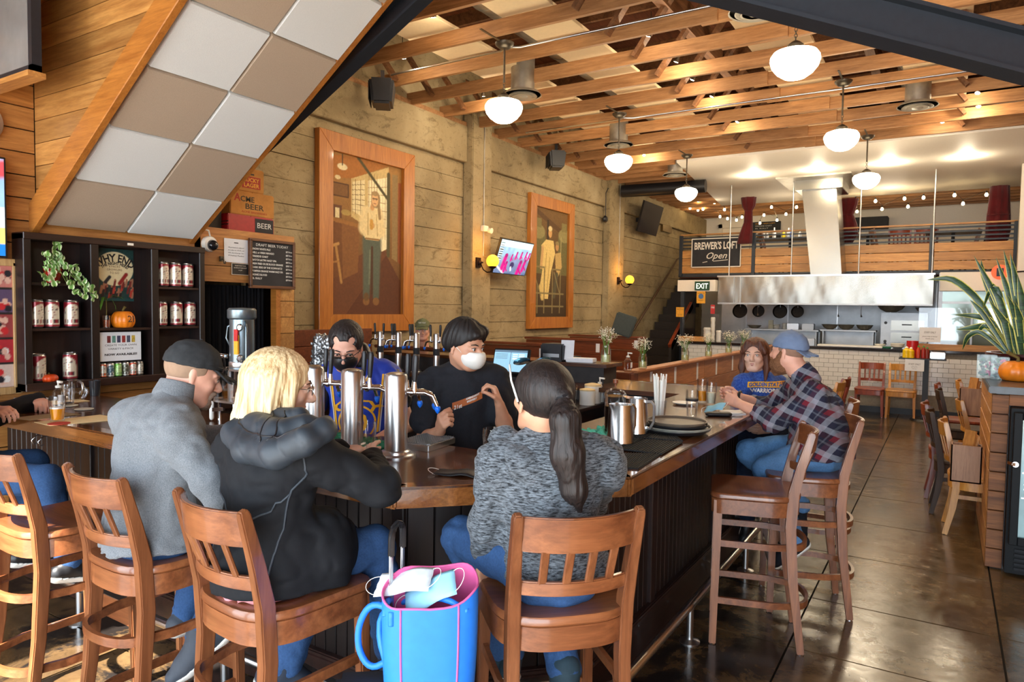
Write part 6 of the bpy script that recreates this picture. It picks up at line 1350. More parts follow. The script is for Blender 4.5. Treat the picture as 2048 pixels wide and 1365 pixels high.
kb2 = MB().span((-.20,12.55,.987),(.0,12.8,1.09)).build('steel_caddy',m_ss,bevel=.01); tag(kb2,'steel caddy at the right of the condiment stand','container')
# ================================================================== PEOPLE (continuous surfaces grown from a distance field)
V3 = Vector
class Field:
 def __init__(s,res): s.res = res; s.ops = []; s.disp = None
 def cap(s,a,b,ra,rb=None,k=0.02,flat=None,f=1.0,sub=False):
  rb = ra if rb is None else rb; s.ops.append(('c',V3(a),V3(b),ra,rb,k,V3(flat).normalized() if flat is not None else None,f,sub)); return s
 def chain(s,pts,rs,k=0.01,**kw):
  for i in range(len(pts) - 1): s.cap(pts[i],pts[i + 1],rs[i],rs[i + 1],k,**kw)
  return s
 def ell(s,c,r,k=0.02,M=None,sub=False): s.ops.append(('e',V3(c),V3(r),k,M or Matrix.Identity(3),sub)); return s
 def clip(s,p,n): s.ops.append(('p',V3(p),V3(n).normalized())); return s       # removes the side n points to
 def mesh(s):
  h = s.res; lo = np.full(3,1e9); hi = -lo
  for o in s.ops:
   if o[0] == 'c' and not o[8]:
    m = max(o[3],o[4]) + .02
    for q in (o[1],o[2]): lo = np.minimum(lo,np.array(q) - m); hi = np.maximum(hi,np.array(q) + m)
   if o[0] == 'e' and not o[5]: m = max(o[2]) + .02; lo = np.minimum(lo,np.array(o[1]) - m); hi = np.maximum(hi,np.array(o[1]) + m)
  n = np.ceil((hi - lo) / h).astype(int) + 2; ax_ = [(lo[i] + h * np.arange(n[i])).astype(np.float32) for i in range(3)]
  F = np.full(n,1.0,np.float32)
  def block(l_,h_):
   a = np.clip(np.floor((np.array(l_) - lo) / h).astype(int),0,n); b = np.clip(np.ceil((np.array(h_) - lo) / h).astype(int) + 1,0,n); return tuple(slice(a[i],b[i]) for i in range(3))
  for o in s.ops:
   if o[0] == 'p':
    _,p,nn = o; d = (ax_[0][:,None,None] - p.x) * nn.x + (ax_[1][None,:,None] - p.y) * nn.y + (ax_[2][None,None,:] - p.z) * nn.z; F = np.maximum(F,d.astype(np.float32)); continue
   if o[0] == 'c':
    _,a,b,ra,rb,k,fl,f,sub = o; pad = max(ra,rb) * 1.05 + k + 3 * h; sl = block(np.minimum(a,b) - pad,np.maximum(a,b) + pad)
   else: _,c,r,k,M,sub = o; pad = max(r) + k + 3 * h; sl = block(np.array(c) - pad,np.array(c) + pad)
   X = ax_[0][sl[0]][:,None,None]; Y = ax_[1][sl[1]][None,:,None]; Z = ax_[2][sl[2]][None,None,:]
   if X.size * Y.size * Z.size == 0: continue
   if o[0] == 'c':
    ba = b - a; bb = max(ba.length_squared,1e-10); t = np.clip(((X - a.x) * ba.x + (Y - a.y) * ba.y + (Z - a.z) * ba.z) / bb,0,1)
    qx = X - a.x - t * ba.x; qy = Y - a.y - t * ba.y; qz = Z - a.z - t * ba.z; q2 = qx * qx + qy * qy + qz * qz
    if fl is not None: qa = qx * fl.x + qy * fl.y + qz * fl.z; q2 = q2 + qa * qa * ((1 / f) ** 2 - 1)
    d = np.sqrt(q2) - (ra + (rb - ra) * t)
   else:
    x = X - c.x; y = Y - c.y; z = Z - c.z; m = M
    u = (m[0][0] * x + m[1][0] * y + m[2][0] * z); v = (m[0][1] * x + m[1][1] * y + m[2][1] * z); w_ = (m[0][2] * x + m[1][2] * y + m[2][2] * z)
    k0 = np.sqrt((u / r[0]) ** 2 + (v / r[1]) ** 2 + (w_ / r[2]) ** 2); k1 = np.sqrt((u / r[0] ** 2) ** 2 + (v / r[1] ** 2) ** 2 + (w_ / r[2] ** 2) ** 2) + 1e-6; d = k0 * (k0 - 1) / k1
   B = F[sl]
   if sub: e = np.maximum(k - np.abs(B + d),0) / k; F[sl] = np.maximum(B,-d) + e * e * k * .25
   else: e = np.maximum(k - np.abs(B - d),0) / k; F[sl] = np.minimum(B,d) - e * e * k * .25
  if s.disp:
   I = np.nonzero(np.abs(F) < 4 * h); P = np.stack([ax_[i][I[i]] for i in range(3)],1); F[I] += s.disp(P).astype(np.float32)
  S = F < 0; c8 = [S[i:n[0] - 1 + i,j:n[1] - 1 + j,k:n[2] - 1 + k] for i in (0,1) for j in (0,1) for k in (0,1)]
  an = c8[0].copy(); al = c8[0].copy()
  for q in c8[1:]: an |= q; al &= q
  mx = an & ~al; I,J,K = np.nonzero(mx); idx = np.full(mx.shape,-1,np.int32); idx[I,J,K] = np.arange(len(I))
  co = [(i,j,k) for i in (0,1) for j in (0,1) for k in (0,1)]; val = [F[I + i,J + j,K + k] for i,j,k in co]; pos = np.zeros((len(I),3),np.float32); cnt = np.zeros(len(I),np.float32)
  for a in range(8):
   for b in range(a + 1,8):
    d = np.array(co[b]) - np.array(co[a])
    if np.abs(d).sum() != 1: continue
    va,vb = val[a],val[b]; m = (va < 0) != (vb < 0); t = np.where(m,va / np.where(m,va - vb,1),0); pos += m[:,None] * (np.array(co[a])[None] + t[:,None] * d[None]); cnt += m
  Vt = lo[None] + h * (np.stack([I,J,K],1) + pos / cnt[:,None]); Q = []
  for A in range(3):
   sa = [slice(None)] * 3; sb = [slice(None)] * 3; sa[A] = slice(0,n[A] - 1); sb[A] = slice(1,n[A]); sg = S[tuple(sa)] != S[tuple(sb)]; E = np.stack(np.nonzero(sg),1); B_,C_ = [(1,2),(2,0),(0,1)][A]
   ok = (E[:,B_] > 0) & (E[:,C_] > 0) & (E[:,B_] < n[B_] - 1) & (E[:,C_] < n[C_] - 1); E = E[ok]; ins = S[E[:,0],E[:,1],E[:,2]]
   def at(db,dc): e = E.copy(); e[:,B_] -= db; e[:,C_] -= dc; return idx[e[:,0],e[:,1],e[:,2]]
   q = np.stack([at(1,1),at(0,1),at(0,0),at(1,0)],1); q[~ins] = q[~ins][:,::-1]; Q.append(q[(q >= 0).all(1)])
  return Vt,np.vstack(Q)
 def build(s,name,m,parent=None,**kw):
  v,q = s.mesh(); me = bpy.data.meshes.new(name); me.vertices.add(len(v)); me.vertices.foreach_set('co',v.astype(np.float32).ravel()); me.loops.add(q.size); me.loops.foreach_set('vertex_index',q.ravel().astype(np.int32))
  me.polygons.add(len(q)); me.polygons.foreach_set('loop_start',np.arange(0,q.size,4,dtype=np.int32)); me.polygons.foreach_set('loop_total',np.full(len(q),4,np.int32)); me.update(calc_edges=True); me.shade_smooth()
  if parent is not None: me.transform(_wm(parent).inverted())
  me.materials.append(m); o = bpy.data.objects.new(name,me); COL.objects.link(o); o.parent = parent; WM[o.name] = _wm(parent).copy() if parent else Matrix.Identity(4); return tag(o,**kw)
def folds(amp,fr,seed=0.0,dirs=None,a2=0.0):
 s_ = np.array(dirs if dirs is not None else (1,1,1),dtype=np.float32) * fr
 def f(P):
  wp = P + .05 * (vnoise(P * 7 + seed)[:,None] - .5); q = (vnoise(wp * s_ + seed) - .5) * 2; q2 = (vnoise(wp * s_ * np.array((1.6,1.6,2.6),dtype=np.float32) + seed + 7) - .5) * 2
  return amp * (1 - np.abs(q) * 3.0) + amp * .8 * (1 - np.abs(q2) * 3.4)
 return f
def skinm(name,c):
 if name in _M: return _M[name]
 m = plain(name,c,.5,var=.06,scale=25); b = m.node_tree.nodes['Principled BSDF']; b.inputs['Subsurface Weight'].default_value = .12; b.inputs['Subsurface Radius'].default_value = (.02,.008,.004); b.inputs['Subsurface Scale'].default_value = .3; return m
m_sk1 = skinm('skin_fair',srgb(222,166,142)); m_sk2 = skinm('skin_tan',srgb(206,152,122)); m_sk3 = skinm('skin_light',srgb(226,182,158))
m_eye = plain('eye_white',srgb(226,220,214),.2,var=.02); m_iris = plain('iris_brown',srgb(60,40,28),.15); m_lip = plain('lip',srgb(178,98,90),.45)
m_den = plain('denim',srgb(50,80,122),.9,var=.16,scale=140,bump=.35); m_denl = plain('denim_light',srgb(92,136,184),.9,var=.14,scale=120,bump=.35); m_dend = plain('denim_dark',srgb(28,40,62),.9,var=.16,scale=120,bump=.3)
def basis(fwd,up=(0,0,1)):
 f = V3(fwd).normalized(); r = f.cross(V3(up)).normalized(); u = r.cross(f); return Matrix(((r.x,f.x,u.x),(r.y,f.y,u.y),(r.z,f.z,u.z)))
def head(S,c,fwd,up=(0,0,1),s=1.0,jaw=1.0,nose=1.0):
 B = basis(fwd,up); T = lambda x,y,z: V3(c) + B @ V3((x,y,z)) * s
 S.ell(T(0,-.012,.035),(.076 * s,.095 * s,.083 * s),.02,B); S.ell(T(0,.022,-.028),(.060 * s * jaw,.070 * s,.085 * s),.03,B); S.ell(T(0,.066,-.088),(.026 * s * jaw,.020 * s,.020 * s),.025,B)
 for q in (-1,1):
  S.cap(T(q * .054 * jaw,.0,-.045),T(q * .026,.062,-.086),.018 * s,.016 * s,.025); S.ell(T(q * .040,.062,-.018),(.020 * s,.018 * s,.018 * s),.02,B)
  S.ell(T(q * .031,.097,.010),(.017 * s,.014 * s,.011 * s),.012,B,sub=True); S.cap(T(q * .017,.088,.024),T(q * .048,.074,.026),.007 * s,.006 * s,.014)
  S.ell(T(q * .031,.0795,.007),(.013 * s,.012 * s,.0115 * s),.004,B); S.ell(T(q * .0105,.098,-.030),(.008 * s,.010 * s,.007 * s),.006,B)
  S.cap(T(q * .074,-.012,.022),T(q * .078,-.006,-.030),.014 * s,.009 * s,.006,flat=B @ V3((1,0,.0)),f=.5); S.ell(T(q * .089,.0,.002),(.006 * s,.009 * s,.015 * s),.004,B,sub=True)
 S.cap(T(0,.088,.018),T(0,.108 + .004 * nose,-.022),.007 * s,.0115 * s,.012); S.ell(T(0,.108,-.026),(.011 * s * nose,.011 * s,.010 * s),.008,B)
 S.cap(T(-.018,.083,-.052),T(.018,.083,-.052),.0068 * s,.0068 * s,.008); S.cap(T(-.015,.081,-.063),T(.015,.081,-.063),.0072 * s,.0072 * s,.008); S.cap(T(-.022,.094,-.0575),T(.022,.094,-.0575),.0022 * s,.0022 * s,.004,sub=True)
 return T,B
def face(o,T,B,s,brow=None,iris=None,lips=True):
 M = _wm(o).inverted()
 for q in (-1,1):
  MB().lathe([(0,-.0108),(.006,-.009),(.0098,-.0045),(.0108,0),(.0098,.0045),(.006,.009),(0,.0108)],tuple(T(q * .031,.0815,.0075)),12,rot=B).build('eye',m_eye,o,world=True,smooth=True)
  MB().lathe([(0,0),(.0048,.0),(.0048,.0012),(0,.0016)],tuple(T(q * .031,.0918,.0075)),12,rot=B @ Matrix.Rotation(-PI / 2,3,'X')).build('iris',iris or m_iris,o,world=True)
  if brow: MB().tube([T(q * .014,.096,.0275),T(q * .032,.094,.033),T(q * .050,.080,.028)],[.0022,.0032,.0016],6).build('eyebrow',brow,o,world=True,smooth=True)
  MB().tube([T(q * .017,.087,.012),T(q * .031,.0945,.0165),T(q * .045,.083,.011)],.0016,5).build('eyelid',brow or m_iris,o,world=True,smooth=True)
 if lips: MB().tube([T(-.020,.086,-.056),T(-.008,.091,-.0515),T(0,.0915,-.053),T(.008,.091,-.0515),T(.020,.086,-.056)],[.0015,.003,.0028,.003,.0015],8).tube([T(-.018,.085,-.059),T(0,.091,-.064),T(.018,.085,-.059)],[.0015,.0036,.0015],8).build('lips',m_lip,o,world=True,smooth=True)
def hand(S,w,d,n,t,curl=.5,s=1.0,point=False):
 """w wrist, d towards the knuckles, n out of the palm, t towards the thumb side"""
 w,d,n,t = V3(w),V3(d).normalized(),V3(n),V3(t); t = (t - d * t.dot(d)).normalized(); n = d.cross(t) * (1 if d.cross(t).dot(n) > 0 else -1)
 for i,(off,ln,cl) in enumerate(((.030,.072,.8),(.010,.080,.95),(-.010,.075,1.0),(-.029,.060,1.05))):
  k = w + d * (.082 - .004 * abs(i - 1)) * s + t * off * s; S.cap(w + t * off * .5 * s,k,.015 * s,.0115 * s,.014); c = curl * cl; a = k; ang = 0
  for q,(fr,rr) in enumerate(((.45,.0088),(.30,.0080),(.25,.0072))):
   ang += c * (.75,.95,.6)[q]; b = a + (d * math.cos(ang) + n * math.sin(ang)) * ln * fr * s; S.cap(a,b,rr * 1.06 * s,rr * s,.0035); a = b
 S.cap(w + d * .02 * s,w + d * .065 * s,.022 * s,.02 * s,.012,flat=n,f=.7); b0 = w + d * .018 * s + t * .020 * s; b1 = b0 + (d * .62 + t * .55 + n * .35).normalized() * .040 * s; b2 = b1 + (d * .85 + t * .1 + n * (.25 + curl * .4)).normalized() * .030 * s; b3 = b2 + (d * .8 - t * .1 * curl + n * (.3 + curl * .5)).normalized() * .024 * s
 S.cap(b0,b1,.014 * s,.0105 * s,.012); S.cap(b1,b2,.0105 * s,.0095 * s,.004); S.cap(b2,b3,.0095 * s,.0082 * s,.003)
def person(label,J,sk,top,bottom,bulk=1.0,fem=False,hs=1.0,long=True,res=.0048,cres=.0075,fold=.004,jaw=1.0,brow=None,iris=None,hands=True,flab=None,showface=True,sleeve=None,hem=None,shirtname='shirt',neckr=.055,dispf=None,legs=True,hcurl=(.6,.6),arm=1.0,ex=()):
 """J: P C N H look up shL shR elL elR wrL wrR kL kR aL aR tL tR (world points), hand directions hL hR = (d, n, t)"""
 base = V3((J['P'][0],J['P'][1],0)); Fw = V3(J['face']).normalized(); b = bulk; P,C,N,H = (V3(J[k]) for k in 'PCNH')
 bd = Field(res); T,B = head(bd,H,J['look'],J.get('up',(0,0,1)),hs,jaw * (.90 if fem else 1),.75 if fem else 1); bd.cap(N,H + B @ V3((0,-.022,-.055)),neckr * (1.0 if not fem else .88),neckr * (.95 if not fem else .84),.025); bd.cap(C,N,.10,.055,.03,flat=Fw,f=.7); bd.cap(P,C,.11,.11,.03,flat=Fw,f=.75)
 r_ = .9 * b ** .4 * (.88 if fem else 1) * arm
 for q in 'LR':
  sh,el,wr = V3(J['sh' + q]),V3(J['el' + q]),V3(J['wr' + q]); bd.cap(C.lerp(N,.6),sh,.06,.05 * r_,.03); bd.cap(sh,el,.050 * r_,.041 * r_,.02); bd.cap(el,el.lerp(wr,.35),.041 * r_,.043 * r_,.02); bd.cap(el.lerp(wr,.35),wr,.043 * r_,.027 * r_,.02)
  if hands and ('h' + q) in J: d,n,t = J['h' + q]; hand(bd,wr + V3(d).normalized() * .012,d,n,t,hcurl[0 if q == 'L' else 1],.92 if fem else 1.0)
 o = bd.build('person',sk); 
 o.data.transform(Matrix.Translation(-base)); o.location = base; WM[o.name] = Matrix.Translation(base); tag(o,label,'person')
 if showface: face(o,T,B,hs,brow,iris)
 g = .012; ts = Field(cres); W = P.lerp(C,.45)
 ts.cap(P + V3((0,0,-.09)),W,.172 * b + g,.138 * b * (.9 if fem else 1) + g,.04,flat=Fw,f=.80); ts.cap(W,C,.138 * b * (.9 if fem else 1) + g,.150 * b + g,.05,flat=Fw,f=.74); ts.cap(C,N + (C - N) * .12,.14 * b + g,.066 + g,.05,flat=Fw,f=.72)
 if fem: 
  for q in (-1,1): ts.ell(C + Fw * .075 + B @ V3((q * .07,0,0)),(.07,.065,.065),.04)
 ts.cap(V3(J['shL']).lerp(N,.25),V3(J['shR']).lerp(N,.25),.066 * b ** .5 + g,.066 * b ** .5 + g,.05)
 sl = sleeve
 for q in 'LR':
  sh,el,wr = V3(J['sh' + q]),V3(J['el' + q]),V3(J['wr' + q]); ra = .056 * r_ / .9 + g
  if long: ts.cap(sh,el,ra,.050 * r_ / .9 + g,.035); ts.cap(el,wr.lerp(el,.02 if sl is None else sl),.050 * r_ / .9 + g,(.036 if sl is None else .045) * r_ / .9 + g * .8,.02)
  elif long is None: ts.cap(sh,sh.lerp(el,.25),ra * .9,ra * .7,.03)
  else: ts.cap(sh,sh.lerp(el,.62),ra + .004,ra + .010,.035); 
 if not long and long is not None:
  pass
 for a_,b_,r1_,r2_ in ex: ts.cap(a_,b_,r1_,r2_,.04)
 if hem is not None: ts.clip((0,0,hem),(0,0,-1))
 ts.disp = dispf or folds(fold,11,3.3 + P.x,(1,1,.8)); o2 = ts.build(shirtname,top,o,label=flab)
 if legs:
  pn = Field(cres); rr_ = 1.0 * b ** .5
  pn.cap(P + V3((0,0,.0)),P + V3((0,0,-.05)),.125 * rr_,.140 * rr_,.04,flat=Fw,f=.85)
  for q,sg in (('L',1),('R',-1)):
   side = V3((Fw.y,-Fw.x,0)) * -sg; hp = P + side * .08 * b + V3((0,0,-.045)); k_,a_ = V3(J['k' + q]),V3(J['a' + q]); pn.cap(hp,k_,.078 * rr_ + .01,.060 * rr_ + .01,.04); pn.cap(k_,a_,.060 * rr_ + .008,.044 * rr_ + .010,.02)
  pn.disp = folds(.0030,13,9.1 + P.y); pn.build('jeans',bottom,o)
  for q in 'LR':
   if ('t' + q) in J:
    a_,t_ = V3(J['a' + q]),V3(J['t' + q]); d = (t_ - a_); d.normalize(); shc = J.get('shoe',m_black); up_ = V3((0,0,1)); up_ = (up_ - d * up_.dot(d)).normalized(); dn = -up_ * .055; hl = a_ - d * .045 + dn; bl = a_ + d * .115 + dn; tp = a_ + d * .165 + dn
    f_ = Field(.006); f_.cap(a_ + up_ * .01,a_ + dn * .5,.046,.046,.02); f_.cap(hl + up_ * .01,bl,.040,.042,.02); f_.cap(bl,tp,.042,.034,.02,flat=up_,f=.8); f_.cap(a_,bl,.045,.036,.03); f_.clip(hl + dn * .45,-up_); so_ = f_.build('shoe',shc,o)
    g_ = Field(.006); g_.cap(hl,bl,.043,.047,.02); g_.cap(bl,tp + d * .004,.047,.038,.02); g_.clip(hl + dn * .30 + up_ * .006,up_); g_.clip(hl + dn * .75,-up_); g_.build('sole',J.get('sole',m_wp),so_)
 return o,T,B,o2,ts
def hairf(S_,T,B,thick=.012,line=.045,back=-.045):
 S_.ell(T(0,-.012,.035),(.076 + thick,.095 + thick,.083 + thick),.01,B); return S_
def grooves(T,B,amp=.003,nn=60,c=None):
 c0 = T(0,0,.02); Bi = B.inverted()
 M = np.array(Bi)
 def f(P): q = (P - np.array(c0)[None]) @ M.T; th = np.arctan2(q[:,0],q[:,1] + .02); w_ = vnoise(np.stack([th * nn / 3,q[:,2] * 7,q[:,1] * 5],1)); return amp * (w_ - .5) * 2
 return f
m_hdk = plain('dark_hair',srgb(22,16,14),.6,var=.4,scale=60); m_hbr = plain('brown_hair',srgb(72,38,26),.4,var=.35,scale=50)
def strand_mat(name,a,b,c=None):
 m,nt,bs_ = _nt(name); v = _coords(nt,(60,60,4)); n = _noise(nt,v,1.6,4,.6,.5); nt.links.new(_ramp(nt,n,((.3,a),(.62,b))),bs_.inputs['Base Color']); bs_.inputs['Roughness'].default_value = .55; _bump(nt,bs_,n,.8,.004); return m
m_hbl = strand_mat('blonde_hair',srgb(172,130,78),srgb(240,218,172)); m_hds = strand_mat('dark_brown_strands',srgb(12,9,9),srgb(38,27,24)); m_hbs = strand_mat('brown_strands',srgb(52,28,20),srgb(110,62,40))
def cap_hat(o,T,B,m,name='cap',back=False,s=1.0,button=True,brimlen=.075,z0=.038):
 """baseball cap: crown cut level, stitched brim"""
 f = Field(.0055); f.ell(T(0,-.012,.042),(.089,.108,.098),.01,B); f.clip(T(0,0,z0),B @ V3((0,.10,-1))); f.disp = folds(.0015,20,2.0); c = f.build(name,m,o)
 g = Field(.0045); sg = -1 if back else 1; yy = -.012 + sg * .085
 for q in (-.045,-.02,.0,.02,.045): g.cap(T(q,yy,z0 + .006 - (.02 if back else 0)),T(q * 1.15,yy + sg * (brimlen - abs(q) * .55),z0 - .010 - abs(q) * .25 - (.02 if back else 0)),.024,.02,.02,flat=B @ V3((0,.15 * sg,1)),f=.22)
 g.build('brim',m,c); MB().lathe([(0,0),(.007,.001),(.005,.005),(0,.006)],tuple(T(0,-.012,.139)),10,rot=B).build('button',m,c,world=True)
 return c
def glasses(o,T,B,m,lens=None,y=.0,z=0.0,up=False):
 mb = MB(); t = lambda x,a,b: T(x,a + y,b + z)
 for q in (-1,1):
  mb.tube([t(q * .031 + .019 * math.cos(a),.104,.008 + .015 * math.sin(a)) for a in np.linspace(0,2 * PI,14)[:-1]],.0016,6,True); mb.tube([t(q * .050,.102,.013),t(q * .074,.06,.012),t(q * .081,-.005,.008),t(q * .079,-.02,-.012)],.0017,6)
 mb.tube([t(-.012,.105,.012),t(0,.109,.015),t(.012,.105,.012)],.0016,6); g = mb.build('spectacles',m,o,world=True,smooth=True)
 if lens: 
  for q in (-1,1): MB().lathe([(0,0),(.019,0),(.019,.001),(0,.0015)],tuple(t(q * .031,.104,.008)),16,sy=.8,rot=B @ Matrix.Rotation(-PI / 2,3,'X')).build('lens',lens,g,world=True)
 return g
def snap(ob,target,off=.001):
 tb = BVHTree.FromPolygons([v.co.copy() for v in target.data.vertices],[tuple(p.vertices) for p in target.data.polygons])
 P = [v.co.copy() for v in ob.data.vertices]; n = 6
 for i in range(0,len(P),n):
  c = sum(P[i:i + n],Vector()) / n; h = tb.find_nearest(c)
  if h[0] is not None:
   for k in range(i,min(i + n,len(P))): ob.data.vertices[k].co = P[k] + (h[0] - c)
def heather(name,a,b,s=(30,30,120)):
 m,nt,bs_ = _nt(name); v = _coords(nt,s); n = _noise(nt,v,1.2,4,.65,.4); nt.links.new(_ramp(nt,n,((.38,a),(.62,b))),bs_.inputs['Base Color']); bs_.inputs['Roughness'].default_value = .95; _bump(nt,bs_,n,.5,.004); bs_.inputs['Sheen Weight'].default_value = .1; return m
m_fleece = heather('grey_fleece',srgb(96,101,106),srgb(120,125,130),(220,220,220)); m_knit = heather('mottled_knit',srgb(18,22,27),srgb(112,120,128),(45,45,190))
m_soft = plain('black_softshell',srgb(22,24,28),.8,var=.12,scale=60,bump=.1); m_nyl = plain('slate_nylon',srgb(44,52,60),.55,var=.12,scale=12,bump=.3); m_charc = heather('charcoal_knit',srgb(34,36,40),srgb(58,60,64),(80,80,80))
UPZ = (0,0,1)
# ---- man in grey fleece and cap
H = ay(384,752,1.63)
J = dict(P=(-2.46,1.47,.90),C=(-2.44,1.49,1.17),N=(-2.455,1.55,1.31),H=H,look=(.42,.86,-.34),face=(.05,.93,-.25),shL=(-2.66,1.50,1.225),shR=(-2.25,1.44,1.215),elL=(-2.78,1.70,1.10),elR=(-2.10,1.53,1.00),wrL=(-2.52,1.94,1.115),wrR=(-2.13,1.79,1.115),kL=(-2.62,1.84,.84),kR=(-2.30,1.84,.84),aL=(-2.6,1.70,.42),aR=(-2.36,1.60,.43),tL=(-2.6,1.9,.39),tR=(-2.42,1.50,.34),
         hL=((.6,.5,-.1),(0,0,-1),(-.5,.8,0)),hR=((.1,1,0),(0,0,-1),(-1,0,0)),shoe=plain('grey_shoe',srgb(60,66,76),.7))
o,T,B,sh_,_ = person('man in a grey fleece, black cap and goatee seated at the left of the bar',J,m_sk1,m_fleece,m_den,1.12,fold=.005,jaw=1.12,brow=plain('grey_brow',srgb(120,96,80),.8),hem=.80,shirtname='fleece',neckr=.064)
g = Field(.0055); g.cap(V3(J['N']) + V3((0,0,.02)),V3(J['N']) + V3((.0,.02,.055)),.078,.074,.02,flat=(0,1,-.3),f=.9); g.clip(V3(J['N']) + V3((0,.02,.075)),(0,.35,1)); g.build('collar',m_fleece,o)
c = cap_hat(o,T,B,plain('charcoal_cap',srgb(46,48,50),.85,var=.1,bump=.2,scale=80)); MB().lathe([(0,0),(.022,0),(.02,.002),(0,.003)],tuple(T(0,.093,.085)),16,rot=B @ Matrix.Rotation(-1.1,3,'X')).build('badge',m_slate,c,world=True)
glasses(o,T,B,m_black,m_black,.004,.048)
f = Field(.005); hairf(f,T,B,.004); f.clip(T(0,0,-.03),B @ V3((0,.2,-1))); f.clip(T(0,.035,0),B @ V3((0,1,0))); f.build('hair',plain('cropped_grey',srgb(150,122,100),.8),o)
f = Field(.0045); f.ell(T(0,.074,-.092),(.036,.030,.028),.01,B); f.cap(T(-.028,.086,-.050),T(-.022,.080,-.088),.010,.013,.01); f.cap(T(.028,.086,-.050),T(.022,.080,-.088),.010,.013,.01); f.cap(T(-.024,.095,-.043),T(.024,.095,-.043),.010,.010,.01); f.disp = folds(.001,150,1.0); f.build('goatee',plain('grizzled',srgb(136,112,96),.9,var=.3,scale=200),o)
# ---- blonde woman in black jacket
J = dict(P=(-1.84,1.48,.91),C=(-1.83,1.49,1.15),N=(-1.83,1.52,1.285),H=ay(560,775,1.56),look=(.62,.76,-.18),face=(.12,.95,-.2),shL=(-2.02,1.50,1.20),shR=(-1.64,1.50,1.21),elL=(-2.1,1.68,1.05),elR=(-1.52,1.66,1.10),wrL=(-1.98,1.93,1.12),wrR=(-1.78,1.90,1.115),kL=(-1.88,1.83,.82),kR=(-1.69,1.82,.83),aL=(-1.95,1.64,.40),aR=(-1.62,1.84,.46),tL=(-1.82,1.76,.34),tR=(-1.72,1.96,.42),
         hL=((.4,.8,0),(0,0,-1),(-.8,.4,0)),hR=((-.75,.62,.05),(.2,.6,-.3),(0,0,1)),shoe=plain('navy_shoe',srgb(30,40,56),.7))
o,T,B,sh_,_ = person('woman with blonde hair in a black hooded jacket and glasses',J,m_sk3,m_soft,m_den,1.10,True,fold=.0045,hem=.79,shirtname='jacket',brow=m_hbr,neckr=.055,arm=1.15,ex=(((-1.84,1.49,.86),(-1.74,1.58,.87),.165,.15),((-1.86,1.50,.82),(-1.80,1.54,.82),.165,.16)))
f = Field(.006); hp_ = [ay(*q) for q in ((498,840,1.47),(470,868,1.41),(495,898,1.37),(553,908,1.35),(612,882,1.375),(648,860,1.43),(652,846,1.48))]
f.chain(hp_,[.036,.040,.044,.044,.040,.034,.024],.018); f.chain([ay(512,854,1.44),ay(560,874,1.405),ay(612,856,1.45)],[.048,.052,.044],.02); f.chain([ay(530,834,1.49),ay(600,836,1.50)],[.032,.032],.02)
f.disp = lambda P: .0035 * np.maximum(0,1 - np.abs(np.sin((P[:,0] * .8 + P[:,1] * .3 + P[:,2] * .75) * 40)) * 5) + .006 * (vnoise(P * 34) - .5)
hd_ = f.build('hood',m_nyl,o)
mb = MB()
for pts in ([hp_[0],(hp_[1] + hp_[0]) / 2,ay(500,870,1.38),ay(556,882,1.345),ay(608,858,1.38),ay(645,845,1.45)],[ay(548,826,1.48),ay(540,850,1.40),ay(530,905,1.34)],[ay(572,826,1.48),ay(560,850,1.40),ay(548,912,1.34)]): mb.tube([V3(pts[i]).lerp(V3(pts[i + 1]),q / 8) for i in range(len(pts) - 1) for q in range(8)],.0028,6)
sn = mb.build('hood_seam',m_black,o,world=True,smooth=True); snap(sn,hd_)
mb = MB()
for pts in (((-2.04,1.40,1.12),(-1.93,1.335,1.05),(-1.83,1.315,1.0),(-1.74,1.33,1.04),(-1.60,1.41,1.10)),((-1.60,1.41,1.28),(-1.585,1.40,1.15),(-1.66,1.355,.95),(-1.70,1.33,.82)),((-2.03,1.37,.98),(-1.98,1.30,.82))): mb.tube([V3(pts[i]).lerp(V3(pts[i + 1]),q / 8) for i in range(len(pts) - 1) for q in range(8)],.004,6)
mb2 = mb.build('piping',m_nyl,o,world=True,smooth=True)
snap(mb2,sh_)
f = Field(.007); f.cap((-1.84,1.47,.79),(-1.84,1.47,.80),.165,.165,.01,flat=(.1,.95,0),f=.85); f.clip((0,0,.815),(0,0,1)); f.clip((0,0,.776),(0,0,-1)); f.disp = folds(.004,16,5); f.build('shirt_hem',plain('pink_shirt',srgb(206,136,140),.9),o)
f = Field(.005); f.ell(T(0,-.018,.035),(.094,.112,.098),.01,B)
for a,b,r1,r2 in (((-.075,-.03,.03),(-.088,-.02,-.085),.035,.032),((.075,-.03,.03),(.085,-.02,-.09),.034,.03),((-.05,-.07,.02),(-.06,-.085,-.13),.045,.035),((.0,-.085,.02),(0,-.095,-.135),.045,.036),((.05,-.07,.02),(.055,-.08,-.13),.045,.035),((.07,.03,.05),(.088,.035,-.07),.022,.02),((-.07,.03,.05),(-.085,.03,-.08),.022,.022),((-.088,-.03,-.09),(-.115,-.06,-.150),.026,.008),((.02,-.1,-.12),(.03,-.11,-.165),.03,.012)): f.cap(T(*a),T(*b),r1,r2,.02)
f.ell(T(0,.085,-.01),(.055,.05,.08),.02,B,sub=True); f.disp = grooves(T,B,.0045,60); f.build('hair',m_hbl,o)
glasses(o,T,B,m_ss,glassm('clear_glass'))
